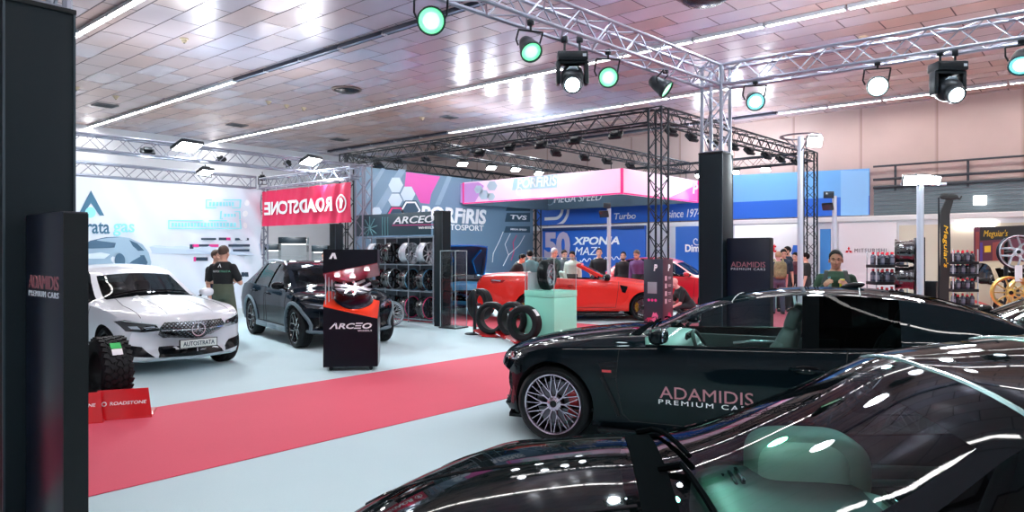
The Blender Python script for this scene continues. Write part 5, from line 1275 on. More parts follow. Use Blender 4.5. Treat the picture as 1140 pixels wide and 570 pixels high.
for k in range(5): skin_line(sv, [(-.42,.50+.05*k),(.42,.50+.05*k)], 'F', M_LAMPG, '', .006, .014, bl=b)
b.build('grille_slats', M_LAMPG, g)
c0 = proj(sv, (0,.72), 'F', .02); MB().prism([(-.07,.03),(0,-.05),(.07,.03),(.03,.03),(0,-.01),(-.03,.03)], c0, Y_, Z_, .012).build('copper_emblem', COP, g)
skin_line(sv, [(-.80,.32),(-.4,.30),(.4,.30),(.80,.32)], 'F', CLAD, 'front_lip', .03, .01, sub=14)
# ================================================================= RED CONVERTIBLE
rsp = coupe_spec(); rsp['wb'] = 2.82
rsp['top'] = pchip([(2.24,.70),(2.18,.80),(2.0,.89),(1.43,1.0),(1.0,1.05),(.74,1.07),(.55,1.06),(.3,1.06),(-.9,1.10),(-1.2,1.17),(-1.6,1.20),(-2.0,1.19),(-2.38,1.15),(-2.5,1.04)])
rsp['belt'] = pchip([(2.24,.64),(2.1,.76),(1.8,.86),(1.43,.93),(1.0,.97),(.7,.99),(-.2,1.02),(-1.0,1.07),(-1.43,1.12),(-2.0,1.13),(-2.4,1.10),(-2.5,.98)])
rsp['bot'] = pchip([(2.24,.30),(2.1,.26),(1.43,.23),(-1.43,.23),(-2.2,.28),(-2.5,.4)])
rsp['edge'] = pchip([(2.24,.62),(1.9,.74),(1.0,.755),(.5,.74),(-1.0,.74),(-2.2,.72),(-2.5,.66)])
rsp['topglass'] = [(-1.15,.50,1)]; rsp['sideglass'] = []; rsp['cuts'] = [-1.15,.50]
redm = M_car('red_lacquer', srgb(236,44,32), .0, .35, .6, inner=(.03,.03,.035)); rsp['Ro'] = .345
hR = dirw(1, .02); rc = build_car(rsp, 'convertible', 'bright red open-top convertible behind the mint pedestal', 'car', W(1.84, 18.4), hR, redm)
for c in kids(rc['root']):
    if c.name.startswith('windscreen'): bpy.data.objects.remove(c)          # the cockpit is open
wheels(rc, 'multi', .262, .26, RIM_BLK, RIM_BAR, 9, GOLD_CAL); bonnet_seam(rc, 2.0, .80, .66); splitter(rc, M_GLB)
interior(rc, IVORY, DASH, TRIM, zd=.98, rear=-.98, seats=((-.12,.37),(-.12,-.37)))
b = MB()
for s in 'LR': 
    skin_line(rc, [(.78,.98),(.74,.6),(.70,.34)], s, M_GAP, '', .004, .0005, bl=b); skin_line(rc, [(.70,.34),(-.55,.34)], s, M_GAP, '', .004, .0005, bl=b, sub=16); skin_line(rc, [(-.55,.34),(-.68,.7),(-.70,1.04)], s, M_GAP, '', .004, .0005, bl=b)
b.build('door_seam', M_GAP, rc['root'])
fr_ = []; b = MB()
for k in range(17):
    t = -1+k/8; y = .70*t; fr_.append((Vector((.62-.14*t*t, y*1.0, 1.06)), Vector((-.02-.09*t*t, y*.86, 1.40-.035*t*t))))
b.rings([[p+(q-p)*(j/4)+Vector((.03*sin(pi*j/4),0,.02*sin(pi*j/4))) for j in range(5)] for p, q in fr_], cap=False, loop=False); b.build('windscreen', glass('pale_windscreen', (.62,.74,.74)), rc['root'])
b = MB(); b.path([fr_[0][0]]+[fr_[0][0]+(fr_[0][1]-fr_[0][0])*t for t in (.33,.66)]+[q for p, q in fr_]+[fr_[-1][1]+(fr_[-1][0]-fr_[-1][1])*t for t in (.33,.66)]+[fr_[-1][0]], .030, 8); b.build('windscreen_frame', redm['paint'], rc['root'])
for s in 'LR':
    y = 1 if s == 'L' else -1
    mirror(rc, s, .50, 1.06, M_GLB, 1.25); handle(rc, s, -.42, .86, redm['paint'])
    skin_poly(rc, [(1.00,.86),(.80,.90),(.86,.72),(.94,.70)], s, M_GLB, 'wing_vent', lift=.006); skin_line(rc, [(1.02,.70),(1.0,.55),(.90,.42),(.82,.36)], s, redm['paint'], 'wing_crease', .012, -.002)
    skin_line(rc, [(.70,.90),(.0,.84),(-.9,.90)], s, redm['paint'], 'side_crease', .014, -.006, sub=12)
    skin_poly(rc, [(y*.80,1.04),(y*.34,1.07),(y*.34,.95),(y*.80,.92)], 'B', M_TAIL, 'tail_lamp', lift=.008); skin_poly(rc, [(-2.40,1.04),(-2.02,1.02),(-2.10,.96),(-2.36,.94)], s, M_TAIL, 'tail_lamp_side', lift=.006); skin_line(rc, [(-2.36,1.02),(-2.14,1.0)], s, M_LAMPC, 'tail_lamp_strip', .014, .012)
    hl = skin_poly(rc, [(y*.44,.745),(y*.80,.78),(y*.86,.825),(y*.80,.845),(y*.50,.815)], 'F', M_LAMPG, 'headlight', lift=.01); skin_poly(rc, [(y*.53,.77),(y*.64,.78),(y*.63,.795),(y*.53,.785)], 'F', M_LAMPC, 'light_strip', hl, lift=.018, cell=.03)
    skin_poly(rc, [(y*.03,.41),(y*.26,.41),(y*.27,.74),(y*.20,.78),(y*.05,.78)], 'F', M_GLB, 'grille', lift=.008)
# ================================================================= RED HATCHBACK BEHIND
def small_spec(h=1.0, L=1.0):
    s = suv_spec(); t0 = s['top']; 
    for key in ('top','belt'):
        f = s[key]; s[key] = (lambda f: lambda x: f(x/L)*h)(f)
    for key in ('bot','hw','edge','crown','bow'):
        f = s[key]; s[key] = (lambda f, kk: lambda x: f(x/L)*kk)(f, .93 if key in ('hw','edge') else 1)
    s['xf'] *= L; s['xr'] *= L; s['wb'] *= L; s['topglass'] = [(a*L,c*L,m) for a, c, m in s['topglass']]; s['sideglass'] = [(a*L,c*L,m) for a, c, m in s['sideglass']]; s['cuts'] = [c*L for c in s['cuts']]; s['Ro'] = .315; s['Ra'] = .36
    return s
def plain_car(spec, label, o, hd, mats, rim, drop=(), interior_=True):
    car = build_car(spec, 'hatchback', label, 'car', o, hd, mats); wheels(car, 'twin', .235, .22, rim, RIM_BAR, 5)
    sp = spec; zb = sp['belt'](.5); zf = sp['belt'](sp['xf']-.15); b = MB()
    for s in 'LR':
        y = 1 if s == 'L' else -1
        mirror(car, s, .60, zb+.06, M_GLB if 'dark' in drop else mats['paint']); handle(car, s, -.25, zb-.10, mats['paint'])
        hl = skin_poly(car, [(y*.42,zf-.09),(y*.72,zf-.07),(y*.80,zf+.03),(y*.74,zf+.05),(y*.46,zf-.0)], 'F', M_LAMPG, 'headlight', lift=.01); skin_poly(car, [(y*.50,zf-.06),(y*.66,zf-.045),(y*.68,zf+.0),(y*.52,zf-.02)], 'F', M_LAMPC, 'reflector', hl, lift=.018, cell=.03)
        skin_poly(car, [(y*.74,zf+.1),(y*.5,zf+.1),(y*.5,zf-.06),(y*.74,zf-.06)], 'B', M_TAIL, 'tail_lamp', lift=.006)
        for x0, x1 in ((.80,-.38),):
            skin_line(car, [(x0,sp['belt'](x0)),(x0-.04,.38)], s, M_GAP, '', .004, .0005, bl=b); skin_line(car, [(x0-.04,.38),(x1+.05,.38)], s, M_GAP, '', .004, .0005, bl=b, sub=14); skin_line(car, [(x1+.05,.38),(x1,sp['belt'](x1))], s, M_GAP, '', .004, .0005, bl=b)
    b.build('door_seam', M_GAP, car['root'])
    g = skin_poly(car, [(-.40,.42),(.40,.42),(.46,.58),(.36,zf-.06),(-.36,zf-.06),(-.46,.58)], 'F', M_GLB, 'grille', lift=.008)
    if interior_: interior(car, SEATD, DASH, TRIM, xd=.68, zd=zb-.02, wid=.62, rear=-.95)
    return car
rhm = M_car('cherry_lacquer', srgb(206,20,42), .0, .35, .6, tint=(.2,.26,.26), side=(.3,.36,.36))
rh = plain_car(small_spec(1.02, .92), 'red hatchback half hidden behind the printed base with pink icons', W(4.85, 21.15), dirw(.88, -.47), rhm, RIM_BLK)
# ================================================================= BLUE CAR WITH OPEN BONNET
blm = M_car('blue_lacquer', srgb(64,150,200), .1, .3, .6, tint=(.14,.2,.22), side=(.14,.2,.2))
bc = plain_car(small_spec(.98, .95), 'blue car with raised bonnet seen behind the clear display case', W(-1.75, 20.6), dirw(.32, -.947), blm, RIM_BLK)
x1 = .86; bay = skin_poly(bc, [(1.72,-.50),(1.72,.50),(x1+.05,.56),(x1+.05,-.56)], 'T', BLK, 'engine_bay', lift=.012)
b = MB()
for (x, y, sx, sy, h) in ((1.3,0,.5,.5,.10),(1.2,.42,.3,.2,.08),(1.25,-.42,.35,.22,.10),(1.6,.1,.12,.7,.05)): b.bev(proj(bc, (x,y), 'T', .03), (sx,sy,h), .02)
b.build('engine_cover', mat('engine_grey', srgb(70,80,88), .4, .4), bay)
BLU2 = mat('blue_bonnet_skin', srgb(20,110,200), .2, .1, 1.0); c0 = proj(bc, (x1+.02,0), 'T', .04); a = radians(52); u = Vector((cos(a),0,sin(a))); nn = Vector((-sin(a),0,cos(a)))
b = MB(); rings = []
for k in range(13):
    t = k/12; w = .70-.10*t**2; zc = .05*sin(pi*t*.5)
    rings.append([c0+u*(1.02*t)+Y_*(w*s_)+nn*(.06*(1-abs(s_)**3)-.12*max(0,t-.8)/.2*.5) for s_ in [-1+.2*j for j in range(11)]])
b.rings(rings, cap=False, loop=False); rings2 = [[p-nn*.045 for p in r] for r in rings]; b2 = MB(); b2.rings(rings2, cap=False, loop=False)
bn = b.build('bonnet', BLU2, bc['root'])
b = MB(); edge = [r[0] for r in rings]+rings[-1][1:-1]+[r[-1] for r in reversed(rings)]; b.path([p-nn*.02 for p in edge], .032, 6); b.build('bonnet_rim', BLU2, bn)
b2.build('bonnet_lining', mat('bonnet_lining', srgb(24,58,92), .6), bn); b = MB()
for s_ in (-.45,.45): b.path([c0+Y_*s_+u*.1-nn*.06, c0+Y_*s_*.6+u*.55-nn*.07, c0+Y_*s_+u*.9-nn*.06], .03, 6)
b.build('bonnet_rib', BLU2, bn)
b = MB(); b.tube(c0+Vector((.1,.62,0)), c0+u*.6+Y_*.58-nn*.05, .012, 8); b.build('bonnet_strut', BLKS, bn)
# ================================================================= SMALL BEIGE CAR AT THE RIGHT
bem = M_car('beige_lacquer', srgb(178,164,136), .0, .45, .4, tint=(.2,.24,.24), side=(.3,.34,.34))
be = plain_car(small_spec(.98, .86), 'small beige car with red side stripe in front of the maroon backdrop', P(1131, 16.6), dirw(-.20, -.98), bem, RIM_BLK, ('dark',))
for s in 'LR': skin_poly(be, [(.7,.50),(-.6,.62),(-.6,.50)], s, mat('red_stripe', srgb(206,40,40), .4), 'side_stripe', lift=.004)
# ================================================================= WHEEL RACK
XK = 11.62
ya, yb = 15.0, 12.35
rk = thing('wheel_rack', 'tall white-framed rack holding three rows of alloy wheels below the teal banner', 'rack', (XK, (ya+yb)/2, 0))
hy = (ya-yb)/2; b = MB(); RKG = mat('rack_grey', srgb(136,148,158), .4, .3)
for y in (-hy, -hy/3*1.0+0, hy/3, hy):
    for x in (-.16, .22): b.bev((x,y,1.05), (.022,.022,2.1), .004)
b.build('post', RKG, rk); b = MB()
for z in (.10,.77,1.41,2.08):
    for x in (-.16,.22): b.bev((x,0,z-.012), (.03,2*hy,.02), .004)
b.build('rail', RKG, rk); MB().bev((.27,0,1.05), (.03,2*hy,2.1), .004).build('back_panel', mat('rack_back', srgb(40,54,66), .5), rk)
CY = mat('cyan_rim_edge', srgb(90,170,214), .25, .7); PKR = mat('pink_rim_edge', srgb(230,50,120), .3, .4)
axd = dirw(.80, -.60); MA = axis(axd)
rows = [(1.41,'top','row'),(.77,'middle','row'),(.10,'bottom','row')]
styles = [[('multi',RIM_DARK,RIM_SIL,RIM_SIL),('y',RIM_BLK,RIM_BLK,RIM_DARK),('multi',RIM_SIL,RIM_SIL,RIM_SIL),('straight',RIM_SIL,RIM_SIL,RIM_SIL)],
          [('twin',RIM_BLK,RIM_BLK,RIM_DARK),('y',RIM_BLK,RIM_BLK,RIM_SIL),('multi',RIM_BLK,RIM_BLK,CY),('multi',RIM_BLK,RIM_BLK,CY)],
          [('multi',RIM_SIL,RIM_DARK,RIM_SIL),('twin',RIM_BLK,RIM_BLK,RIM_DARK),('multi',RIM_DARK,RIM_BLK,PKR),('straight',RIM_DARK,RIM_BLK,PKR)]]
col = ['leftmost','second from left','second from right','rightmost']
for i, (z, rn, _) in enumerate(rows):
    for k in range(4):
        y = ya-.36-.64*k; st, mf, mbb, lp = styles[i][k]
        shade = 'silver' if mf is RIM_SIL else ('dark grey' if mf is RIM_DARK else 'gloss black'); extra = ' with blue rim edge' if lp is CY else (' with pink rim edge' if lp is PKR else '')
        c = Vector((XK-.02, y, z+.268)) + axd*.11
        loose_wheel(c, MA, .256, .22, st, mf, mbb, '%s wheel%s, %s in the %s row of rack' % (shade, extra, col[k], rn), None, 'alloy wheels on the rack', lip=lp)
# chrome wheel leaning at the foot of the rack
c = P(436, 16.2, .30); loose_wheel(c+Z_*.02, axis(dirw(.1,-.75)+Z_*.25), .27, .22, 'multi', RIM_SIL, RIM_SIL, 'polished silver wheel standing on the floor at the left foot of the rack')
hb = panel('wall_banner', (XK-.20, atX(403.5, XK)[0], 2.12), -Y_, Z_, atX(403.5, XK)[0]-atX(486, XK)[0], .55, .03, mat('deep_teal_banner', srgb(30,62,74), .5)); tag(hb, 'dark teal banner with white lettering above the wheel rack', 'banner')
XH = XK-.20
tx_x('ARCEO', 437.5, 484, (240.5,248.5), XH, WP, hb, bold=.01, shear=.25, lift=.008)
b = MB(); a0, a1 = ptX(437, 251, XH), ptX(483, 250, XH); b.tube(a0-X_*.008, a1-X_*.008, .009, 4); b.build('underline', PINKP, hb)
tx_x('WHEELS', 466, 483, (252,254.8), XH, WP, hb, bold=.01, lift=.008)
TP = mat('pale_teal_print', srgb(110,160,164), .5); b = MB(); c0 = ptX(412, 254, XH)-X_*.006
for k in range(9): a = 2*pi*k/9+.2; q = c0+(-Y_)*.30*cos(a)+Z_*.30*sin(a); q.z = min(max(q.z, 2.14), 2.65); q.y = min(q.y, ya-.02); b.tube(c0, q, .012, 4)
for px in (426,429,432): b.tube(ptX(px, 241.5, XH)-X_*.006, ptX(px, 262, XH)-X_*.006, .010, 4)
b.build('printed_spokes', TP, hb)
for y in (atX(405, XH)[0]-.06, atX(484, XH)[0]+.06): MB().tube((XH+.02, y, 2.62), (XH+.02, y, 2.10), .01, 6).build('hanger', BLKS, hb)
clad(P(492.5, 16.35), 'dark clad column at the right end of the wheel rack', .26, ZZ(236, 16.35))
# ================================================================= BLACK WHEEL DISPLAY STAND
ds = P(392, 10.35); uu = dirw(.992, .12); ang = atan2(uu.y, uu.x)
st_ = thing('display_stand', 'black display stand with orange wedge cavity holding one wheel', 'stand', ds, ang)
w_, dp = .76, .46; hw_ = w_/2; xl, xr_ = -hw_, hw_
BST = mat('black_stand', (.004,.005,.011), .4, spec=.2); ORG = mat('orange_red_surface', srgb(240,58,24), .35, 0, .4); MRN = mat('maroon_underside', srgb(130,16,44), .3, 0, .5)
y0, y1 = -dp/2, dp/2; z_b = .06
lo = [(xl,y0,.92),(xr_,y0,.745),(xr_,y1,.955),(xl,y1,1.11)]; up = [(xl,y0,1.395),(xr_,y0,1.545),(xr_,y1,1.36),(xl,y1,1.19)]
V = Vector; b = MB(); b.add([V((xl,y0,z_b)),V((xr_,y0,z_b)),V((xr_,y1,z_b)),V((xl,y1,z_b))]+[V(p) for p in lo], [(0,3,2,1),(0,1,5,4),(1,2,6,5),(2,3,7,6),(3,0,4,7),(4,5,6,7)]); b.build('lower_body', BST, st_, None)
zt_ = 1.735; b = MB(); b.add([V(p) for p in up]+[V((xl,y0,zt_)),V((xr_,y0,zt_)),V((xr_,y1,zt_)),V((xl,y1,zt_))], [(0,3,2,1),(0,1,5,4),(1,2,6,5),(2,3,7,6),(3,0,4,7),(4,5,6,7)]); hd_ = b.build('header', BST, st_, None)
# orange tray with a raised rim, maroon lit ceiling
def slab(q, t, m, name, par_, ins=.0):
    b = MB(); a = [V(p) for p in q]; cc = sum(a, V())/4; a = [p+(cc-p)*ins for p in a]; b.add(a+[p+Z_*t for p in a], [(3,2,1,0),(4,5,6,7),(0,1,5,4),(1,2,6,5),(2,3,7,6),(3,0,4,7)]); return b.build(name, m, par_, None)
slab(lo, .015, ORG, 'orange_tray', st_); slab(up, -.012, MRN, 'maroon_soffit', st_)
b = MB()
for fx_, fy in ((-.2,-.1),(.0,.05),(.22,-.1)): 
    t = (fx_-xl)/w_; s_ = (fy-y0)/dp; z = (up[0][2]*(1-t)+up[1][2]*t)*(1-s_)+(up[3][2]*(1-t)+up[2][2]*t)*s_; b.lathe([(0,-.02),(.035,-.02),(.04,-.01),(.04,.0)], 16, None, (fx_, fy, z-.012))
b.build('downlight', glow('downlight', (.95,.95,1), 1.5), st_); lamp('SPOT', ds+Vector((0,0,1.30)), 12, (1,.95,.95), None, -Z_, .05, 110, name='downlight_beam')
b = MB()
for k in range(4): b.tube((xl+.03+.03*k, y0+.03+.11*k, .95+.03*k), (xl+.03+.03*k, y0+.03+.11*k, 1.40-.02*k), .008, 6)
b.build('acrylic_rod', mat('acrylic_rod', srgb(200,212,220), .1, 0, 1), st_)
RIGHTF = mat('lit_side_tone', srgb(110,128,134), .3, .7); MB().bev((xr_+.004,0,.40), (.008,dp*.98,.66), .002).build('side_plate', RIGHTF, st_)  # paler plate puts the light on the stand's right side into its colour
b = MB()
for x in (xl+.1, xr_-.1):
    for y in (y0+.08, y1-.08): b.lathe([(.0,-.012),(.026,-.012),(.03,-.006),(.03,.006),(.026,.012),(0,.012)], 14, frame(X_, Z_, -Y_), (x,y,.03)); b.bev((x,y,.055), (.05,.05,.012), .003)
b.build('caster', BLKS, st_)
lettering('\u039bRC\u039eO', WP, st_, (0,y0-.001,.645), X_, Z_, .60, .085, .004, bold=.03, shear=.25); lettering('WHEELS', WP, st_, (.20,y0-.001,.575), X_, Z_, .20, .025, .004, bold=.01, space=1.2)
MB().prism([(-.30,1.60),(-.255,1.685),(-.215,1.685),(-.19,1.60),(-.225,1.60),(-.24,1.65),(-.262,1.60)], (0,y0-.004,0), X_, Z_, .004).build('letter_logo', WP, hd_, None)
wn = (uu*.12+dirw(0,-1)*.42+Z_*.90).normalized(); wl = ds+uu*.02+Z_*1.205; loose_wheel(wl, axis(wn), .285, .22, 'y', mat('bright_spoke_paint', srgb(206,210,220), .25, .15, .5), mat('violet_black_barrel', srgb(26,20,40), .25, .5), 'dark wheel with bright forked spokes lying on the orange display stand', 5, lip=RIM_DARK)
# ================================================================= TYRES
def tyre(c, ax, Ro, R, wd, label, tread=0):
    t = tyre_mb(Ro, R, wd, tread).build('tyre', RUB, None, 30); t.location = c; t.rotation_euler = axis(ax).to_euler(); return tag(t, label, 'tyre')
RDS = mat('red_stand_plastic', srgb(214,22,34), .3, 0, .6)
# front-left off-road tyre on a red cradle
tc0 = P(121, 7.55); axt = dirw(-.70, -.71); t = tyre(tc0+Z_*.44, axt, .345, .20, .30, 'chunky off-road tyre with green and white sticker on the red cradle at left', 30)
LT = axis(axt).inverted(); a0 = LT @ (Z_*.72+dirw(.30,-.62)).normalized(); pa = atan2(a0.y, a0.x)
for r0, r1, m, nm_ in ((-.10,.10,WHT,'white_sticker'),(-.34,-.12,mat('green_sticker', srgb(40,190,90), .5),'green_sticker')):
    b = MB(); b.lathe([(.364,-.05),(.364,.05),(.358,.05),(.358,-.05)], 8, closed=True, a0=pa+r0*(-1), a1=pa+r1*(-1)); b.build(nm_, m, t)
fu = dirw(.93, .36); fn = dirw(.36, -.93)
def wedge(c, label, wface=.44, h=.28):
    t = thing('tyre_cradle', label, 'tyre stand', c, atan2(fu.y, fu.x)); b = MB()
    b.add([V((-wface*.62,-.0,0)),V((wface*.38,-.0,0)),V((wface*.30,.06,h)),V((-wface*.62,.06,h)),V((-wface*.62,.012,0)),V((wface*.38,.012,0)),V((wface*.30,.072,h)),V((-wface*.62,.072,h))], [(0,1,2,3),(7,6,5,4),(0,4,5,1),(1,5,6,2),(2,6,7,3),(3,7,4,0)])
    f = b.build('front_plate', RDS, t, None); b = MB()
    b.bev((-wface*.12,.22,.012), (wface,.44,.024), .006); b.build('base_plate', RDS, t)
    b = MB(); b.add([V((-wface*.62,.06,h)),V((-wface*.62,.45,h*.9)),V((-wface*.60,.45,.02)),V((-wface*.60,.06,.02)),V((-wface*.59,.06,h)),V((-wface*.59,.45,h*.9)),V((-wface*.57,.45,.02)),V((-wface*.57,.06,.02))], [(0,1,2,3),(7,6,5,4),(0,4,5,1),(1,5,6,2),(2,6,7,3),(3,7,4,0)]); b.build('side_plate', mat('dark_plum_plate', srgb(60,16,40), .3), t, None)
    vv = V((0,.06,h)).normalized()
    return t, f, vv
t, f, vv = wedge(P(146, 7.18), 'red tyre cradle with white lettering carrying the off-road tyre', .50, .30)
lettering('ROADSTONE', WP, t, V((-.03,.032,.165)), X_, vv, .33, .034, .004, bold=.02, shear=.1); MB().lathe([(.024,0),(.015,0),(.015,.003),(.024,.003)], 16, frame(X_, vv, X_.cross(vv)), V((-.245,.03,.165)), closed=True).build('round_emblem', WP, t)
t2, f2, vv = wedge(P(94, 6.95), 'red tyre cradle partly hidden by the dark sign panel at the left edge', .42, .30)
lettering('ROADSTONE', WP, t2, V((-.06,.036,.18)), X_, vv, .30, .034, .004, bold=.02, shear=.1)
tyre(P(66, 7.35, .44), axt, .345, .20, .28, 'off-road tyre on the second red cradle, mostly hidden behind the dark sign panel', 30)
# four road tyres by the mint pedestal
def curl_stand(c, ax, label):
    t = thing('tyre_cradle', label, 'tyre stand', c, atan2(ax.y, ax.x)-pi/2+pi); b = MB(); rings = []
    for k in range(15):
        s_ = -1+2*k/14; x = .36*s_; z = .015+.10*abs(s_)**2.2
        rings.append([V((x,-.17+.05*abs(s_),z)), V((x,.17-.05*abs(s_),z)), V((x,.17-.05*abs(s_),z+.018)), V((x,-.17+.05*abs(s_),z+.018))])
    b.rings(rings); b.build('curved_plate', RDS, t); MB().bev((0,0,.012), (.34,.22,.024), .006).build('foot', RDS, t)
    b = MB(); b.bev((-.25,-.16,.075), (.10,.004,.02), .001, Matrix.Rotation(.35,3,'Y')); b.build('white_mark', WP, t); return t
TY = [(583.5, 13.2, dirw(-.50,-.86), .335, .215, 'frontmost road tyre with pale sticker against the mint pedestal'),
      (571.5, 13.9, dirw(-.62,-.78), .345, .235, 'road tyre standing just behind the frontmost one by the pedestal'),
      (547.5, 14.3, dirw(-.45,-.89), .33, .225, 'thin road tyre second from the left in the row of road tyres'),
      (534.5, 15.2, dirw(-.75,-.66), .34, .22, 'leftmost dark road tyre raised on a black post')]
for k, (px, d, ax, Ro, R, lb) in enumerate(TY):
    z = Ro+.045 if k < 3 else Ro+.25
    t = tyre(P(px, d, z), ax, Ro, R, .235, lb)
    if k < 3: curl_stand(P(px, d), ax, ['red curved tyre cradle under the frontmost road tyre','red curved tyre cradle under the road tyre beside the pedestal','red curved tyre cradle under the second road tyre from left'][k])
    if k == 0:
        a0 = axis(ax).inverted() @ (Z_*.8+dirw(.6,-.2)).normalized(); pa = atan2(a0.y, a0.x); b = MB(); b.lathe([(Ro+.004,-.05),(Ro+.004,.07),(Ro+.001,.07),(Ro+.001,-.05)], 8, closed=True, a0=pa-.22, a1=pa+.22); b.build('paper_sticker', WHT, t)
t = thing('tyre_post', 'black post stand holding up the leftmost dark road tyre', 'stand', P(528.5, 14.75)); MB().bev((0,0,.46), (.06,.05,.92), .008).build('post', BLKS, t); MB().lathe([(.0,.02),(.2,.02),(.21,.01),(.21,0),(0,0)], 24).build('base', BLKS, t)
b = MB(); b.tube((0,0,.62), P(534.5,15.2,.59)-P(528.5,14.75), .025, 10); b.build('arm', BLKS, t)
# ================================================================= CLEAR CASE, MINT PEDESTAL
gc = P(505, 16.0); t = thing('display_case', 'tall clear display case with glass shelves before the dark clad column', 'display case', gc, radians(8)); s_ = .42; b = MB()
for x in (-1, 1): b.box((x*s_/2,0,.88), (.008,s_,1.70)); b.box((0,x*s_/2,.88), (s_,.008,1.70))
b.build('glass_pane', CLEAR, t); b = MB()
for z in (.45,.82,1.12,1.42): b.box((0,0,z), (s_-.02,s_-.02,.008))
b.build('glass_shelf', glass('shelf_glass', (.8,.92,.92), .9, 0, .12), t); b = MB()
for x in (-1, 1):
    for y in (-1, 1): b.bev((x*s_/2,y*s_/2,.88), (.016,.016,1.72), .003)
for z in (1.735,): b.bev((0,0,z), (s_+.02,s_+.02,.02), .004)
b.build('frame', mat('clear_edge', srgb(170,190,196), .15, .2), t); MB().bev((0,0,.015), (s_+.06,s_+.06,.03), .005).build('base', BLKS, t)
mc = P(617, 13.25); sd = .72
t = thing('pedestal', 'mint green square pedestal under the acrylic box', 'pedestal', mc+Vector((sd/2,sd/2,0))); MNT = mat('mint_paint', srgb(150,238,212), .45)
MB().bev((0,0,.42), (sd,sd,.84), .004).build('body', MNT, t); MB().bev((0,0,.905), (sd+.008,sd+.008,.12), .004).build('lid', MNT, t)
zc0 = .966; t = thing('acrylic_box', 'clear acrylic box over a wheel on the mint pedestal', 'display case', mc+Vector((sd/2,sd/2,zc0))); b = MB(); hB = .63; s2 = sd-.02
for x in (-1, 1): b.box((x*s2/2,0,hB/2), (.008,s2,hB)); b.box((0,x*s2/2,hB/2), (s2,.008,hB))
b.box((0,0,hB), (s2,s2,.008)); b.build('pane', CLEAR, t); b = MB()
for x in (-1, 1):
    for y in (-1, 1): b.box((x*s2/2,y*s2/2,hB/2), (.010,.010,hB))
    b.box((x*s2/2,0,hB), (.010,s2,.010)); b.box((0,x*s2/2,hB), (s2,.010,.010))
b.build('bright_edge', mat('acrylic_edge', srgb(190,206,206), .15, .2), t)
wh = thing('mounted_wheel', 'tyre and red-marked wheel displayed inside the acrylic box', 'wheel', mc+Vector((sd/2-.05,sd/2+.05,zc0+.302))); axm = dirw(.90,-.44); wh.rotation_euler = axis(axm).to_euler()
wheel(wh, (0,0,0), Matrix.Identity(3), .297, .20, .20, 'y', RIM_SIL, RIM_BAR, 5, (RED_CAL, -1.0, .6), name='tyre')
cd_ = thing('paper_card', 'white card behind the wheel in the acrylic box', 'card', mc+Vector((.16,sd-.12,zc0+.004)), -.4); MB().bev((0,0,.17), (.30,.006,.34), .002).build('sheet', WHT, cd_, None); MB().bev((0,.03,.01), (.2,.08,.02), .004).build('foot', CLEAR, cd_)
# ================================================================= PRINTED BASE WITH P AROUND THE NEAR BLACK TOWER
pb_ = thing('printed_base', 'dark printed base with white letter and pink icons around the near black truss tower', 'sign', T1); s_ = .43; h_ = 1.56; b = MB(); NAVY = mat('dark_slate_print', srgb(44,50,66), .4)
for x in (-1, 1): b.bev((x*s_/2,0,h_/2), (.02,s_,h_), .003); b.bev((0,x*s_/2,h_/2), (s_,.02,h_), .003)
b.build('board', NAVY, pb_); xo, yo = -s_/2-.011, -s_/2-.011
MRF = mat('dark_plum_print', srgb(74,42,58), .4); MB().bev((0,yo+.0,h_/2), (s_-.01,.003,h_-.01), .001).build('plum_face', MRF, pb_)
lettering('P', WP, pb_, (xo,-.06,1.38), -Y_, Z_, .085, .14, .004, bold=.04, shear=.15); lettering('P', WP, pb_, (.04,yo-.003,1.38), X_, Z_, .09, .14, .004, bold=.04, shear=.15)
MB().bev((xo-.002,.02,.96), (.004,.22,.24), .002).build('pale_code_field', mat('pale_grey_print', srgb(150,158,168), .5), pb_)
b = MB()
for y in (.10,.02,-.06): b.lathe([(0,.004),(.03,.004),(.03,0)], 16, frame(-Y_, Z_, -X_), (xo,y,.70))
b.build('pink_icon', PINKP, pb_); b = MB()
for k in range(4): b.bev((-.10,yo-.005,1.16-.16*k), (.075,.004,.10), .002); b.bev((.06,yo-.005,1.18-.16*k), (.13,.004,.014), .001); b.bev((.06,yo-.005,1.15-.16*k), (.10,.004,.014), .001)
b.build('white_icon', mat('pale_rose_print', srgb(206,180,190), .5), pb_)
random.seed(3); PKS = [mat('pink_poly_a', srgb(196,40,92), .5), mat('pink_poly_b', srgb(150,40,90), .5), mat('pink_poly_c', srgb(230,110,160), .5)]; bs = [MB(), MB(), MB()]
for k in range(26):
    y, z = random.uniform(-.17,.17), random.uniform(.06,.42)*1.0; r = random.uniform(.04,.085); z = min(z, .46-abs(y)*.9)
    tri = [(y+r*cos(a), max(.02, z+r*sin(a))) for a in (random.uniform(0,2), random.uniform(2.2,4), random.uniform(4.2,6))]
    bs[k % 3].prism(tri, (xo-.002-.0004*k,0,0), -Y_, Z_, .002); bs[(k+1) % 3].prism(tri, (0,yo-.003-.0004*k,0), X_, Z_, .002)
for q, m in zip(bs, PKS): q.build('pink_graphic', m, pb_, None)
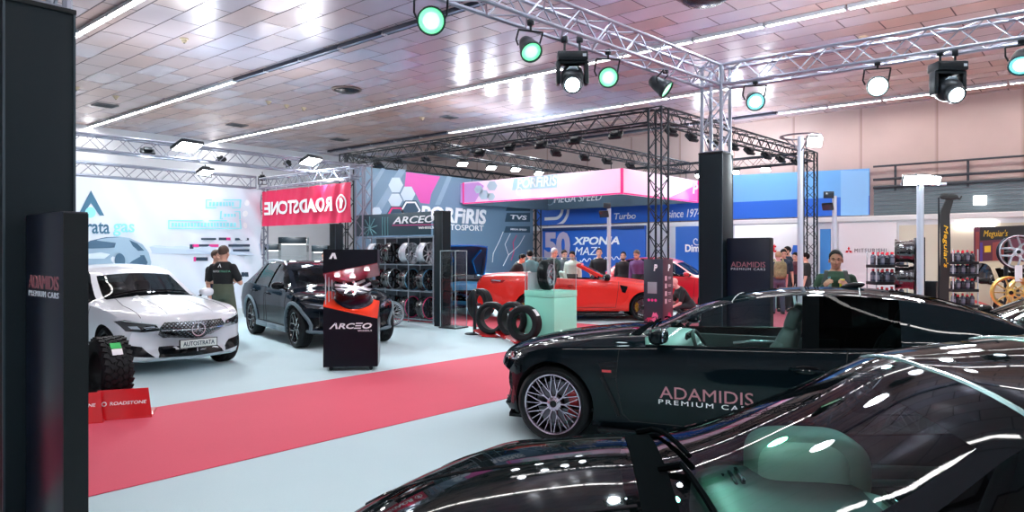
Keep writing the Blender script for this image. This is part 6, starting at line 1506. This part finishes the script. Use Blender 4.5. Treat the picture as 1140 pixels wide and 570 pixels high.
# ================================================================= PRODUCT SHELVES
def bottle(kind):
    t = thing('spray_bottle', 'x', 'bottle')
    h = .185 if kind else .165; r = .044 if kind else .050
    MB().lathe([(0,0),(r*.95,0),(r,.008),(r,h*.72),(r*.85,h*.86),(r*.42,h*.95),(r*.42,h),(0,h)], 14).build('flask', mat(['dark_bottle','slate_bottle'][kind], [srgb(34,38,50), srgb(70,76,92)][kind], .25, 0, .5), t)
    MB().lathe([(r*1.01,h*.18),(r*1.02,h*.18),(r*1.02,h*.62),(r*1.01,h*.62)], 14).build('paper_label', mat(['black_label','pale_label'][kind], [srgb(16,18,26), srgb(110,112,128)][kind], .5), t)
    b = MB(); b.lathe([(r*.5,h),(r*.5,h+.03),(r*.35,h+.036),(0,h+.036)], 12)
    b.build('cap', mat('red_cap', srgb(220,30,56), .4), t); return t
PROT = [bottle(0), bottle(1)]; used = [False, False]
def shelves(px, d, w, zs, label, tag_, n, left):
    o = P(px, d); R = dirw(1, .05); a = atan2(R.y, R.x); t = thing('product_shelf', label, 'shelf', o, a); dp = .30; top = zs[0]+.04; b = MB()
    for x in (-w/2, w/2):
        for y in (-dp/2, dp/2): b.bev((x,y,top/2+.1), (.018,.018,top+.2), .003)
    b.build('post', mat('clear_post', srgb(186,190,196), .2, .3), t); b = MB()
    for z in zs: b.bev((0,0,z-.0275), (w+.03,dp+.03,.055), .006)
    b.build('shelf_board', BLK, t); b = MB()
    for i, z in enumerate(zs):
        for k in range(n):
            for row in (0, 1):
                if row and i > 1: continue
                kind = (k+i) % 2 if row == 0 else 1; x = -w/2+.06+(w-.12)*k/(n-1); y = -.07+.13*row; p = o+R*x+Vector((-R.y, R.x, 0))*y+Z_*(z+.001)
                lb = '%s bottle with red cap, %s row on the %s shelf of the %s' % (['black','slate'][kind], ['front','back'][row], ['top','second','third','lowest'][i], tag_)
                g = 'red-capped bottles on the %s shelf of the %s' % (['top','second','third','lowest'][i], tag_)
                if not used[kind]: used[kind] = True; q = PROT[kind]; q.location = p; q.rotation_euler = (0,0,a+.3); tag(q, lb, 'bottle', g)
                else: dup(PROT[kind], p, a+.3*k, lb, g)
shelves(987.5, 12.6, .56, [1.48,1.18,.87], 'black shelf unit of red-capped bottles right of the man in green', 'left shelf unit', 6, True)
shelves(1069, 14.0, .50, [1.52,1.28,.98,.67], 'second black shelf unit of red-capped bottles left of the beige car', 'right shelf unit', 5, False)
# wheel barrels on a display board
bd = P(1023.5, 11.8); t = thing('display_board', 'narrow black board carrying two wheel barrels beside the pale lamp pole', 'display board', bd, atan2(dirw(.25,1).y, dirw(.25,1).x)); MB().bev((0,0,.97), (.5,.035,1.94), .006).build('board', BLK, t); MB().bev((0,0,.015), (.55,.4,.03), .005).build('foot', BLKS, t)
for z, lb in ((1.71,'upper'),(1.27,'lower')):
    c = P(1021, 11.8, z); ax = dirw(-.86,.50); w2 = loose_wheel(c+ax*.05-ax*.0, axis(-ax), .205, .27, 'straight', RIM_BLK, RIM_BLK, 'gloss black wheel barrel, the %s one on the narrow display board' % lb)
sp_ = P(1036.5, 12.0); t = thing('loudspeaker', 'small black loudspeaker box on the floor stand under the black flag', 'loudspeaker', sp_); MB().bev((0,0,1.06), (.17,.18,.30), .012).build('cabinet', BLK, t); MB().lathe([(.06,0),(.05,-.01),(.02,-.02),(0,-.015)], 20, axis(dirw(0,-1)), (0,0,1.02)+Vector((0,0,0))).build('cone', RUB, t) if False else None
MB().tube((0,0,0), (0,0,.92), .02, 8).build('stand_pole', BLKS, t); MB().lathe([(0,.02),(.2,.015),(.2,0),(0,0)], 20).build('stand_base', BLKS, t)
# black flag with yellow lettering
fo = P(1051, 12.4); R = dirw(1,.1); ft = thing('flag_banner', 'tall black feather flag with yellow vertical lettering', 'flag', fo, atan2(R.y, R.x)); zf0, zf1 = .75, ZZ(220, 12.4); b = MB(); rings = []
for k in range(25):
    t_ = k/24; z = zf0+(zf1-zf0)*t_; cxk = .02*sin(t_*2)+(.10*max(0,t_-.86)/.14 if t_ > .86 else 0); wv = .088*(1-.25*max(0,t_-.9)/.1); yy = .012*sin(t_*9)
    rings.append([V((cxk-wv,yy-.012,z)), V((cxk,yy-.02,z)), V((cxk+wv,yy-.012,z)), V((cxk+wv,yy+.012,z)), V((cxk,yy+.02,z)), V((cxk-wv,yy+.012,z))])
b.rings(rings); b.build('flag_cloth', mat('black_flag_cloth', (.014,.016,.016), .6), ft); b = MB(); b.sell((.13,0,zf1+.01), (.14,.03,.055), .8, .8); b.path([V((.22,0,zf1+.0)), V((.29,-.01,zf1-.02)), V((.33,0,zf1+.03))], [.028,.02,.012], 8); b.sell((.02,0,zf1+.02), (.1,.03,.05), .8, .8); b.build('flag_tip', mat('black_flag_cloth', (.014,.016,.016), .6), ft)
lettering("Meguiar's", YEL, ft, (0,-.034,1.80), -Z_, X_, .74, .10, .004, bold=.0, shear=.2); MB().tube((-.1,0,.03), (-.1,0,zf1), .014, 8).build('pole', BLKS, ft); MB().bev((0,0,.015), (.45,.45,.03), .006).build('base_plate', BLKS, ft)
lettering("Meguiar's", mat('red_lettering', srgb(200,30,40), .5), ft, (-.08,-.034,2.0), -Z_, X_, .3, .045, .004, bold=.0) if False else None
# wheels on a stand at the right edge
wd_ = P(1136, 10.9); t = thing('wheel_tree', 'black stand carrying the black forked wheel and the gold wheels', 'stand', wd_+dirw(0,1)*.32); MB().tube((0,0,0), (0,0,1.95), .03, 10).build('post', BLKS, t); MB().bev((0,0,.015), (.6,.6,.03), .006).build('base', BLKS, t)
b = MB()
for z in (1.70,1.1): b.tube((0,0,z), dirw(0,-1)*.26+Z_*z, .03, 8)
b.build('arm', BLKS, t)
loose_wheel(P(1134.5, 10.9, ZZ(280.5, 10.9)), axis(dirw(-.40,-.92)), .25, .22, 'y', RIM_SIL, RIM_BAR, 'black wheel with bright forked spokes high at the right edge', 5, lip=RIM_SIL)
loose_wheel(P(1126, 10.6, ZZ(326, 10.6)), axis(dirw(-.42,-.9)), .235, .2, 'straight', RIM_GOLD, RIM_GOLD, 'gold multi-spoke wheel in front at the right edge', 10)
loose_wheel(P(1143, 10.9, ZZ(327, 10.9)), axis(dirw(-.42,-.9)), .235, .2, 'straight', RIM_GOLD, RIM_GOLD, 'second gold wheel cut by the right edge of the frame', 10)
t = thing('paper_card', 'white paper card hanging below the black forked wheel', 'card', P(1134, 10.55, 1.28), atan2(dirw(1,.2).y, dirw(1,.2).x)); MB().bev((0,0,.1), (.13,.004,.24), .001).build('sheet', WHT, t, None); MB().tube((0,0,.22), (0,0,.30), .003, 4).build('string', BLK, t)
rb_ = thing('red_plinth', 'low red and white display plinth on the floor by the gold wheel', 'plinth', P(1108, 14.2), .4); MB().bev((0,0,.16), (.42,.3,.32), .01).build('block', RDS, rb_); MB().bev((-.1,-.155,.2), (.12,.006,.16), .002).build('white_panel', WHT, rb_)
# ================================================================= PEOPLE (local: +x the way they face, +y their left, z up)
def remesh(mb, voxel, smooth=4, name='body'):
    o = link(name, mb.mesh(name, None, None)); md = o.modifiers.new('r', 'REMESH'); md.mode = 'VOXEL'; md.voxel_size = voxel
    sm = o.modifiers.new('s', 'SMOOTH'); sm.iterations = smooth; sm.factor = .5
    me = evaluate(o); bpy.data.objects.remove(o); me.polygons.foreach_set('use_smooth', [True]*len(me.polygons)); me.name = name; return me
def limb(b, pts, rad, n=12):
    b.path(pts, rad, n)
    for p, r in zip(pts, rad): b.sell(p, (r*.99,)*3, n=n, m=8)
def ik(a, c, l1, l2, pole):
    a, c = Vector(a), Vector(c); d = c-a; L = min(d.length, (l1+l2)*.999); u = d.normalized(); x = (l1*l1-l2*l2+L*L)/(2*L); h = sqrt(max(0, l1*l1-x*x))
    p = Vector(pole); p = (p-u*p.dot(u)).normalized(); return a+u*x+p*h
SKIN = [mat('skin_fair', srgb(224,172,150), .5), mat('skin_tan', srgb(176,118,98), .5), mat('skin_rosy', srgb(232,164,160), .5)]
M_EYE = mat('eye_white', (.25,.22,.21), .4); M_IRIS = mat('eye_dark', (.02,.015,.012), .2); M_LIP = mat('lips', srgb(168,92,90), .5)
HAIR = dict(dark=mat('dark_hair', (.007,.005,.005), .7, spec=.15, bump=.6, scale=120), brown=mat('brown_hair', srgb(84,64,54), .6, bump=.6, scale=120), grey=mat('grey_hair', srgb(190,188,190), .6, bump=.5, scale=120), fair=mat('fair_hair', srgb(190,150,120), .6, bump=.5, scale=120))
def cloth_m(n, c): return mat('cloth_'+n, c, .85, var=.18, scale=9, bump=.3)
def person(label, o, face, H=1.78, lean=0.0, arms=None, legs=None, pel=None, head=(0,0), skin=0, top=('black',(.012,.012,.014),'short'), trousers=('jeans', srgb(44,60,92)), hair='dark', beard=False, fine=False, twist=0.0, group=None, short_crop=False, bald=False):
    k = H/1.78; root = thing('person', label, 'person', (o.x, o.y, 0), atan2(face.y, face.x), group)
    pz = (pel if pel is not None else .93)*k; Pv = V((0,0,pz)); ly = .095*k
    feet = legs or [(.03,.12,0),(-.02,-.12,0)]
    T = Matrix.Rotation(lean, 3, 'Y') @ Matrix.Rotation(twist, 3, 'Z'); up = T @ Z_; fw = T @ X_; lf = T @ Y_
    tp = lambda x, y, z: Pv + (fw*x+lf*y+up*z)*k
    body = MB(); shirt = MB(); trou = MB(); shoe = MB()
    prof = [(-.10,.085,.12),(-.03,.115,.165),(.06,.115,.165),(.16,.10,.148),(.28,.112,.162),(.40,.122,.178),(.455,.108,.160),(.50,.085,.118),(.53,.065,.085),(.56,.055,.060)]
    def torso(b, infl, z0, z1):
        rings = []
        for z, dx, dy in prof:
            if z < z0 or z > z1: continue
            rings.append([tp((dx+infl)*cos(a)+(.012 if .3 < z < .5 else 0), (dy+infl)*sin(a), z) for a in [2*pi*i/24 for i in range(24)]])
        b.rings(rings)
    torso(body, 0, -1, 1); torso(shirt, .018, -.05, .54); 
    # legs
    for i, s in enumerate((1, -1)):
        hip = Pv+V((0,s*ly,-.03*k)); f = feet[i]; an = V((f[0]*k-.0,f[1]*k,.085*k+f[2]*k)); kn = ik(hip, an, .435*k, .425*k, (1,s*.12,.05))
        limb(body, [hip, kn, an], [.085*k,.058*k,.042*k]); limb(trou, [hip+V((0,0,.02)), kn, an+V((0,0,.02))], [.100*k,.075*k,.062*k])
        shoe.sell(an+V((.065*k,0,-.045*k)), (.14*k,.048*k,.045*k), .7, .7); limb(body, [an, an+V((.12*k,0,-.05*k))], [.04*k,.03*k])
    rings = []
    for z, dx, dy in prof[:4]: rings.append([tp((dx+.022)*cos(a), (dy+.022)*sin(a), z) for a in [2*pi*i/24 for i in range(24)]])
    trou.rings(rings)
    # arms: (upper direction, fore direction, palm normal) in the torso frame
    arms = arms or [((.05,.16,-1),(.25,.05,-1),None),((.05,-.16,-1),(.25,-.05,-1),None)]
    slv = top[2]; hands = []
    for i, s in enumerate((1, -1)):
        ua, fa, pn = arms[i]; tv = lambda a: (fw*a[0]+lf*a[1]+up*a[2]).normalized()
        sh = tp(.0, s*.178, .43); el = sh+tv(ua)*.29*k; wr = el+tv(fa)*.255*k
        limb(body, [sh, el, wr], [.052*k,.040*k,.029*k])
        if slv == 'long': limb(shirt, [sh, el, wr], [.066*k,.055*k,.045*k])
        else: limb(shirt, [sh, sh+(el-sh)*.72], [.067*k,.066*k])
        d = tv(fa); pnv = tv(pn) if pn else (lf*(-s)); pnv = (pnv-d*pnv.dot(d)).normalized(); sd = d.cross(pnv).normalized()*1.0
        th_s = 1 if sd.dot(fw) > 0 else -1; pc = wr+d*.055*k
        body.sell(pc, (.046*k,.040*k,.017*k), .8, .8, n=14, m=8, M=frame(d, sd, d.cross(sd)))
        for q in range(4):
            ln = [.074,.082,.076,.060][q]*k; off = (1.5-q)*.0205*k*th_s; base = wr+d*.088*k+sd*off; r = (.0088 if fine else .0105)*k
            m1 = base+(d*.92+pnv*.28).normalized()*ln*.5; m2 = m1+(d*.62+pnv*.78).normalized()*ln*.5; limb(body, [base-d*.02*k, base, m1, m2], [r*1.1,r*1.05,r,r*.85], 8)
        tb = wr+d*.035*k+sd*th_s*.036*k; t1 = tb+(d*.65+sd*th_s*.7+pnv*.25).normalized()*.042*k; t2 = t1+(d*.9+pnv*.45+sd*th_s*.15).normalized()*.032*k; limb(body, [tb-sd*th_s*.02*k, tb, t1, t2], [.014*k,.0125*k,.011*k,.009*k], 8)
        hands.append(pc+pnv*.035*k+d*.03*k)
    # head
    nk = tp(.005,0,.54); R = T @ Matrix.Rotation(head[1], 3, 'Z') @ Matrix.Rotation(head[0]-lean*.55, 3, 'Y'); hc = nk+(up*.55+R@Z_*.45).normalized()*.135*k+(R@X_)*.018*k
    hp = lambda x, y, z: hc+R@V((x*k, y*k, z*k))
    limb(body, [tp(0,0,.49), nk, hp(-.015,0,-.05)], [.062*k,.056*k,.054*k])
    body.sell(hp(-.008,0,.028), (.097*k,.077*k,.092*k), 1, 1, M=R); body.sell(hp(.022,0,-.045), (.068*k,.060*k,.074*k), .9, .9, M=R); body.sell(hp(.052,0,-.092), (.03*k,.032*k,.024*k), 1, 1, M=R)
    body.sell(hp(.086,0,-.018), (.022*k,.013*k,.03*k), 1, 1, M=R); body.sell(hp(.099,0,-.036), (.015*k,.016*k,.012*k), 1, 1, M=R); body.sell(hp(.078,0,.020), (.018*k,.055*k,.013*k), 1, .9, M=R)
    for s in (-1, 1): body.sell(hp(-.005,s*.079,-.012), (.02*k,.011*k,.032*k), .9, 1, M=R); body.sell(hp(.06,s*.045,-.03), (.025*k,.022*k,.022*k), 1, 1, M=R)
    vox = .0065 if fine else .0105
    me = remesh(body, vox, 3, 'body'); me.materials.append(SKIN[skin]); link('body', me, root)
    me = remesh(shirt, .012, 6, 'shirt'); me.materials.append(cloth_m(top[0], top[1])); sh_o = link('shirt', me, root)
    me = remesh(trou, .014, 6, 'trousers'); me.materials.append(cloth_m(trousers[0], trousers[1])); link('trousers', me, root)
    for q in shoe.islands(): q.build('shoe', mat('dark_shoe', (.02,.02,.024), .5), root)
    for s in (-1, 1):
        b = MB(); b.sell(hp(.0775,s*.032,.002), (.008*k,.0105*k,.0034*k), 1, 1, n=12, m=8, M=R); e = b.build('eye', M_EYE, root); b = MB(); b.sell(hp(.0845,s*.032,.002), (.0030*k,.0052*k,.0040*k), 1, 1, n=10, m=6, M=R); b.build('iris', M_IRIS, e)
        b = MB(); b.path([hp(.090,s*.016,.024), hp(.092,s*.034,.029), hp(.078,s*.054,.022)], [.004*k,.0055*k,.003*k], 6); b.build('eyebrow', HAIR['dark' if hair == 'dark' else 'brown'], root)
    b = MB(); b.sell(hp(.086,0,-.064), (.008*k,.024*k,.007*k), 1, 1, n=12, m=6, M=R); b.build('mouth', M_LIP, root)
    if not bald:
        bm = bmesh.new(); b = MB(); b.sell(hp(-.014,0,.036), (.106*k,.085*k,.098*k), 1, 1, n=32, m=22, M=R)
        for p in b.v: bm.verts.new(p)
        bm.verts.ensure_lookup_table()
        for f in b.f: bm.faces.new([bm.verts[i] for i in f])
        for co, no in (((.055,0,.055),(1,0,-.62)),((-.03,0,-.035 if not short_crop else -.01),(.35,0,-1)),((.0,0,.01),(1.0,0,-1.0)) if False else ((.055,0,.055),(1,0,-.62))):
            bmesh.ops.bisect_plane(bm, geom=bm.verts[:]+bm.edges[:]+bm.faces[:], plane_co=hp(*co), plane_no=R@V(no), clear_outer=True)
        m2 = bpy.data.meshes.new('hair'); 
        for v in bm.verts: v.co += (v.co-hc).normalized()*.006*k*noise.noise(v.co*60)
        bm.to_mesh(m2); bm.free(); m2.materials.append(HAIR[hair]); smoothen(m2, 60); link('hair', m2, root)
    if beard:
        b = MB(); b.sell(hp(.030,0,-.068), (.066*k,.064*k,.060*k), .9, .9, n=24, m=16, M=R); bm = bmesh.new()
        for p in b.v: bm.verts.new(p)
        bm.verts.ensure_lookup_table()
        for f in b.f: bm.faces.new([bm.verts[i] for i in f])
        bmesh.ops.bisect_plane(bm, geom=bm.verts[:]+bm.edges[:]+bm.faces[:], plane_co=hp(.05,0,-.072), plane_no=R@V((.25,0,1)), clear_outer=True)
        m2 = bpy.data.meshes.new('beard'); bm.to_mesh(m2); bm.free(); m2.materials.append(HAIR['dark' if hair == 'dark' else 'brown']); smoothen(m2, 60); link('beard', m2, root)
    return dict(root=root, shirt=sh_o, hands=hands, tp=tp, fw=fw, lf=lf, up=up, k=k)
BKT = ('black', (.012,.013,.016), 'short'); DRK = ('dark_trousers', (.02,.022,.028))
SIDES = [((.05,.16,-1),(.25,.05,-1),None),((.05,-.16,-1),(.25,-.05,-1),None)]
CROSS = [((.10,.45,-1),(.75,-.72,.05),(-1,0,0)),((.10,-.45,-1),(.75,.72,.12),(-1,0,0))]
# man seen from behind by the white car
m1 = person('man in black printed t-shirt and olive trousers seen from behind, arms crossed, by the white car', P(248.5, 12.7), dirw(.12, 1), 1.87, arms=CROSS, top=BKT, trousers=('olive', srgb(92,100,84)), hair='brown', fine=True, short_crop=True, skin=0)
tag(m1['root'], 'man seen from behind in black printed t-shirt and olive trousers by the white car')
bv = BVHTree.FromPolygons([v.co for v in m1['shirt'].data.vertices], [tuple(p.vertices) for p in m1['shirt'].data.polygons])
def on_back(q, pz):   # press a flat print onto the back of the shirt
    h = bv.ray_cast(V((-2, q.y, q.z)), V((1,0,0)))[0]; return (h if h else V((-.14, q.y, q.z)))+V((-.004,0,0))
def back_text(body, z, w, h, m, y0=0.0, n='lettering'):
    vs, fs, tw, th = text_mesh(body, 0, .0); b = MB(); b.add([on_back(V((0, y0-p.x*w/tw, z+p.y*h/th)), 0)+V((-.003 if p.z > 0 else 0,0,0)) for p in vs], fs); b.build(n, m, m1['root'], None, recalc=False)
zz_ = 1.36; back_text('AUTO', zz_, .13, .035, WP, .07); back_text('STRATA', zz_, .17, .035, mat('teal_print', srgb(110,190,160), .6), -.09)
b = MB(); pts = [on_back(V((0,y,z)), 0) for y, z in ((0,1.50),(.035,1.43),(.02,1.43),(0,1.465),(-.02,1.43),(-.035,1.43))]; b.add(pts+[p+V((.003,0,0)) for p in pts], [(0,1,2,3),(0,3,4,5)]); b.build('shirt_emblem', WP, m1['root'], None)
person('man in black t-shirt and blue jeans half hidden by the man with the printed back', P(240.5, 13.5), dirw(.9, -.3), 1.80, top=BKT, hair='brown')
# people around the red convertible
person('man in black shirt leaning over the tail of the red convertible', P(569, 19.9), dirw(.85, -.35), 1.80, lean=.5, arms=[((.6,.2,-.8),(.8,-.1,-.5),None),((-.05,-.35,-1),(.35,.25,-1),None)], top=BKT, trousers=DRK, head=(.2,0))
person('person in pale teal jacket with dark hair seen from behind at the red convertible', P(591, 20.1), dirw(-.25, .95), 1.82, lean=.15, top=('teal_jacket', srgb(120,160,168), 'long'), trousers=DRK)
person('grey haired man in dark green jacket behind the acrylic box', P(613, 20.0), dirw(.55, -.8), 1.90, lean=.2, top=('bottle_green', srgb(44,78,76), 'long'), trousers=DRK, hair='grey', head=(.25,0))
person('bearded dark haired man looking down behind the red convertible, left of the white jacket', P(627.5, 21.2), dirw(.3, -.95), 1.84, top=('grey_top', srgb(96,100,110), 'long'), trousers=DRK, beard=True, head=(.35,0))
person('man in white jacket with yellow trim behind the red convertible', P(637.5, 20.4), dirw(-.35, -.9), 1.80, top=('white_jacket', srgb(214,218,206), 'long'), trousers=DRK, head=(.4,0))
person('man in black t-shirt standing before the white anniversary lettering', P(667, 20.7), dirw(-.1, -1), 1.88, top=BKT, trousers=DRK, arms=[((.1,.3,-1),(.3,-.35,-1),None),((.1,-.3,-1),(.3,.35,-1),None)])
person('bearded man in black polo beside the man in plaid shirt', P(694, 20.4), dirw(-.3, -.95), 1.77, top=('black_polo', (.016,.016,.02), 'long'), trousers=DRK, beard=True)
person('man in purple plaid shirt looking down beside the windscreen of the red convertible', P(711, 19.8), dirw(-.55, -.8), 1.84, lean=.12, top=('purple_plaid', srgb(104,68,120), 'long'), trousers=DRK, hair='brown', beard=True, head=(.4,0))
person('person in pale blue jacket bending beside the printed base', P(717, 19.75), dirw(.85, -.45), 1.80, lean=.75, arms=[((.7,.15,-.7),(.7,0,-.7),None),((.7,-.15,-.7),(.7,0,-.7),None)], top=('pale_blue_jacket', srgb(176,200,212), 'long'), trousers=DRK, hair='brown')
person('bald man in black crouching by the red hatchback', P(768, 17.3), dirw(-.95, -.15), 1.80, lean=.62, pel=.40, legs=[(.12,.14,0),(-.12,-.14,0)], arms=[((.75,.1,-.6),(.9,-.1,.15),None),((.75,-.1,-.6),(.9,.1,.1),None)], top=BKT, trousers=DRK, bald=True, head=(.1,0), skin=2)
# people by the white panels
bp = person('man with camouflage backpack seen from behind near the white panels', P(866.5, 19.6), dirw(.15, 1), 1.78, top=('navy_tee', srgb(30,46,66), 'short'), trousers=('grey_trousers', srgb(96,92,116)), hair='fair', short_crop=True, skin=2)
CAMO = mat('camouflage_cloth', srgb(140,130,96), .8, var=.75, scale=14)
pk = thing('backpack', 'camouflage backpack worn by the man seen from behind near the white panels', 'backpack', bp['root'].location.copy(), bp['root'].rotation_euler.z)
MB().sell((-.245,0,1.22), (.10,.165,.24), .5, .5).build('pack_body', CAMO, pk); MB().sell((-.335,0,1.13), (.05,.125,.12), .5, .5).build('front_pocket', CAMO, pk); b = MB()
for s in (-1, 1): b.path([V((-.17,s*.10,1.42)), V((-.05,s*.11,1.515)), V((.09,s*.12,1.47)), V((.16,s*.12,1.30)), V((.07,s*.19,1.08)), V((-.17,s*.15,1.05))], .018, 6)
SPLITN.add('strap'); b.build('strap', mat('khaki_strap', srgb(176,166,120), .8), pk)
person('dark haired man facing us just right of the camouflage backpack', P(872, 20.4), dirw(-.2, -.95), 1.86, top=('navy_tee', srgb(30,46,66), 'short'), trousers=DRK, head=(.35,0))
person('tall bearded man in profile behind the group near the white panels', P(877, 21.2), dirw(-.9, -.1), 1.94, top=('navy_tee', srgb(30,46,66), 'short'), trousers=DRK, beard=True)
person('dark haired person in maroon top left of the ringed lamp pole', P(886, 20.8), dirw(-.6, -.6), 1.76, top=('maroon_top', srgb(96,52,66), 'short'), trousers=DRK, head=(.3,0))
person('person in black t-shirt partly hidden by the ringed lamp pole', P(897.5, 18.8), dirw(-.7, .3), 1.74, top=BKT, trousers=DRK)
person('dark haired person far behind the display stand near the dark column', P(361, 23.6), dirw(.3, -.9), 1.78, top=('grey_top', srgb(96,100,110), 'long'), trousers=DRK)
# man in the green sweater
gm = person('man in dark green sweater holding a yellow can behind the black coupe', P(930.5, 9.2), dirw(-.40, -.92), 1.77, arms=[((.10,.35,-1),(.55,-.50,.62),(-.3,-.9,.2)),((.10,-.35,-1),(.55,.45,.60),(-.3,.9,.2))], top=('green_sweater', srgb(38,60,46), 'long'), trousers=DRK, hair='dark', beard=False, fine=True, skin=1, head=(.08,0))
r0 = gm['root']; hl_, hr_ = gm['hands']; Mw = Matrix.Translation(r0.location) @ r0.rotation_euler.to_matrix().to_4x4()
cn = thing('drink_can', 'yellow can held by the man in the green sweater', 'can', Mw @ hl_); MB().lathe([(0,-.06),(.027,-.06),(.031,-.054),(.031,.05),(.026,.06),(.0,.06)], 20).build('body', mat('yellow_can', srgb(230,208,40), .3, .2), cn); MB().lathe([(.0,.064),(.024,.064),(.026,.058)], 20).build('lid', ALU, cn)
ph = thing('plastic_cup', 'small clear bottle held by the man in the green sweater', 'bottle', Mw @ hr_); MB().lathe([(0,-.06),(.028,-.06),(.03,-.05),(.03,.03),(.014,.055),(.014,.07)], 18).build('flask', mat('pale_flask', srgb(150,178,170), .2), ph); MB().lathe([(.016,.066),(.016,.084),(0,.084)], 14).build('cap', mat('blue_cap', srgb(80,130,150), .4), ph)
ps = thing('backpack', 'black backpack on the shoulders of the man in the green sweater', 'backpack', r0.location.copy(), r0.rotation_euler.z); k = gm['k']
sbv = BVHTree.FromPolygons([v.co for v in gm['shirt'].data.vertices], [tuple(p.vertices) for p in gm['shirt'].data.polygons])
def snap(p): h = sbv.find_nearest(p); return h[0]+h[1]*.010
MB().sell((-.25,0,1.22), (.10,.15,.21), .5, .5).build('pack_body', mat('black_pack', (.014,.014,.016), .7), ps); b = MB()
for s in (-1, 1):
    q = [V((-.17,s*.12,1.40)), V((-.06,s*.135,1.515)), V((.07,s*.14,1.485)), V((.148,s*.14,1.36)), V((.15,s*.15,1.20)), V((.06,s*.195,1.08)), V((-.17,s*.15,1.06))]
    q = [V((-.17,s*.12,1.38))]+[snap(V((x_, s*y_, z_))) for x_, y_, z_ in ((-.10,.125,1.46),(-.03,.13,1.50),(.05,.135,1.48),(.14,.14,1.40),(.16,.145,1.30),(.15,.15,1.20),(.06,.20,1.10))]+[V((-.17,s*.15,1.06))]
    b = MB()
    for i in range(len(q)-1): b.bev((q[i]+q[i+1])/2, ((q[i]-q[i+1]).length+.012,.055,.014), .005, frame((q[i+1]-q[i]).normalized(), Y_, (q[i+1]-q[i]).normalized().cross(Y_)))
    b.build('shoulder_strap', mat('black_pack', (.014,.014,.016), .7), ps)

# ================================================================= CAMERA AND LOOK
cd = bpy.data.cameras.new('camera'); co = bpy.data.objects.new('camera', cd); COL.objects.link(co)
cd.sensor_width = 36; cd.lens = F/1140*36; cd.shift_y = -3/1140; cd.clip_start = .02
co.location = (0,0,EYE); co.rotation_euler = (pi/2, 0, TH-pi/2); SC.camera = co
w = bpy.data.worlds.new('hall_air'); SC.world = w; w.use_nodes = True
w.node_tree.nodes['Background'].inputs[0].default_value = (.75,.85,1,1); w.node_tree.nodes['Background'].inputs[1].default_value = .4
vs = SC.view_settings; vs.view_transform = 'Standard'; vs.look = 'None'; vs.gamma = 1; vs.use_curve_mapping = False; vs.exposure = EXPO
cy = SC.cycles; cy.use_denoising = True; cy.max_bounces = 8; cy.transparent_max_bounces = 64; cy.sample_clamp_indirect = 6; cy.glossy_bounces = 5; cy.caustics_reflective = False; cy.caustics_refractive = False
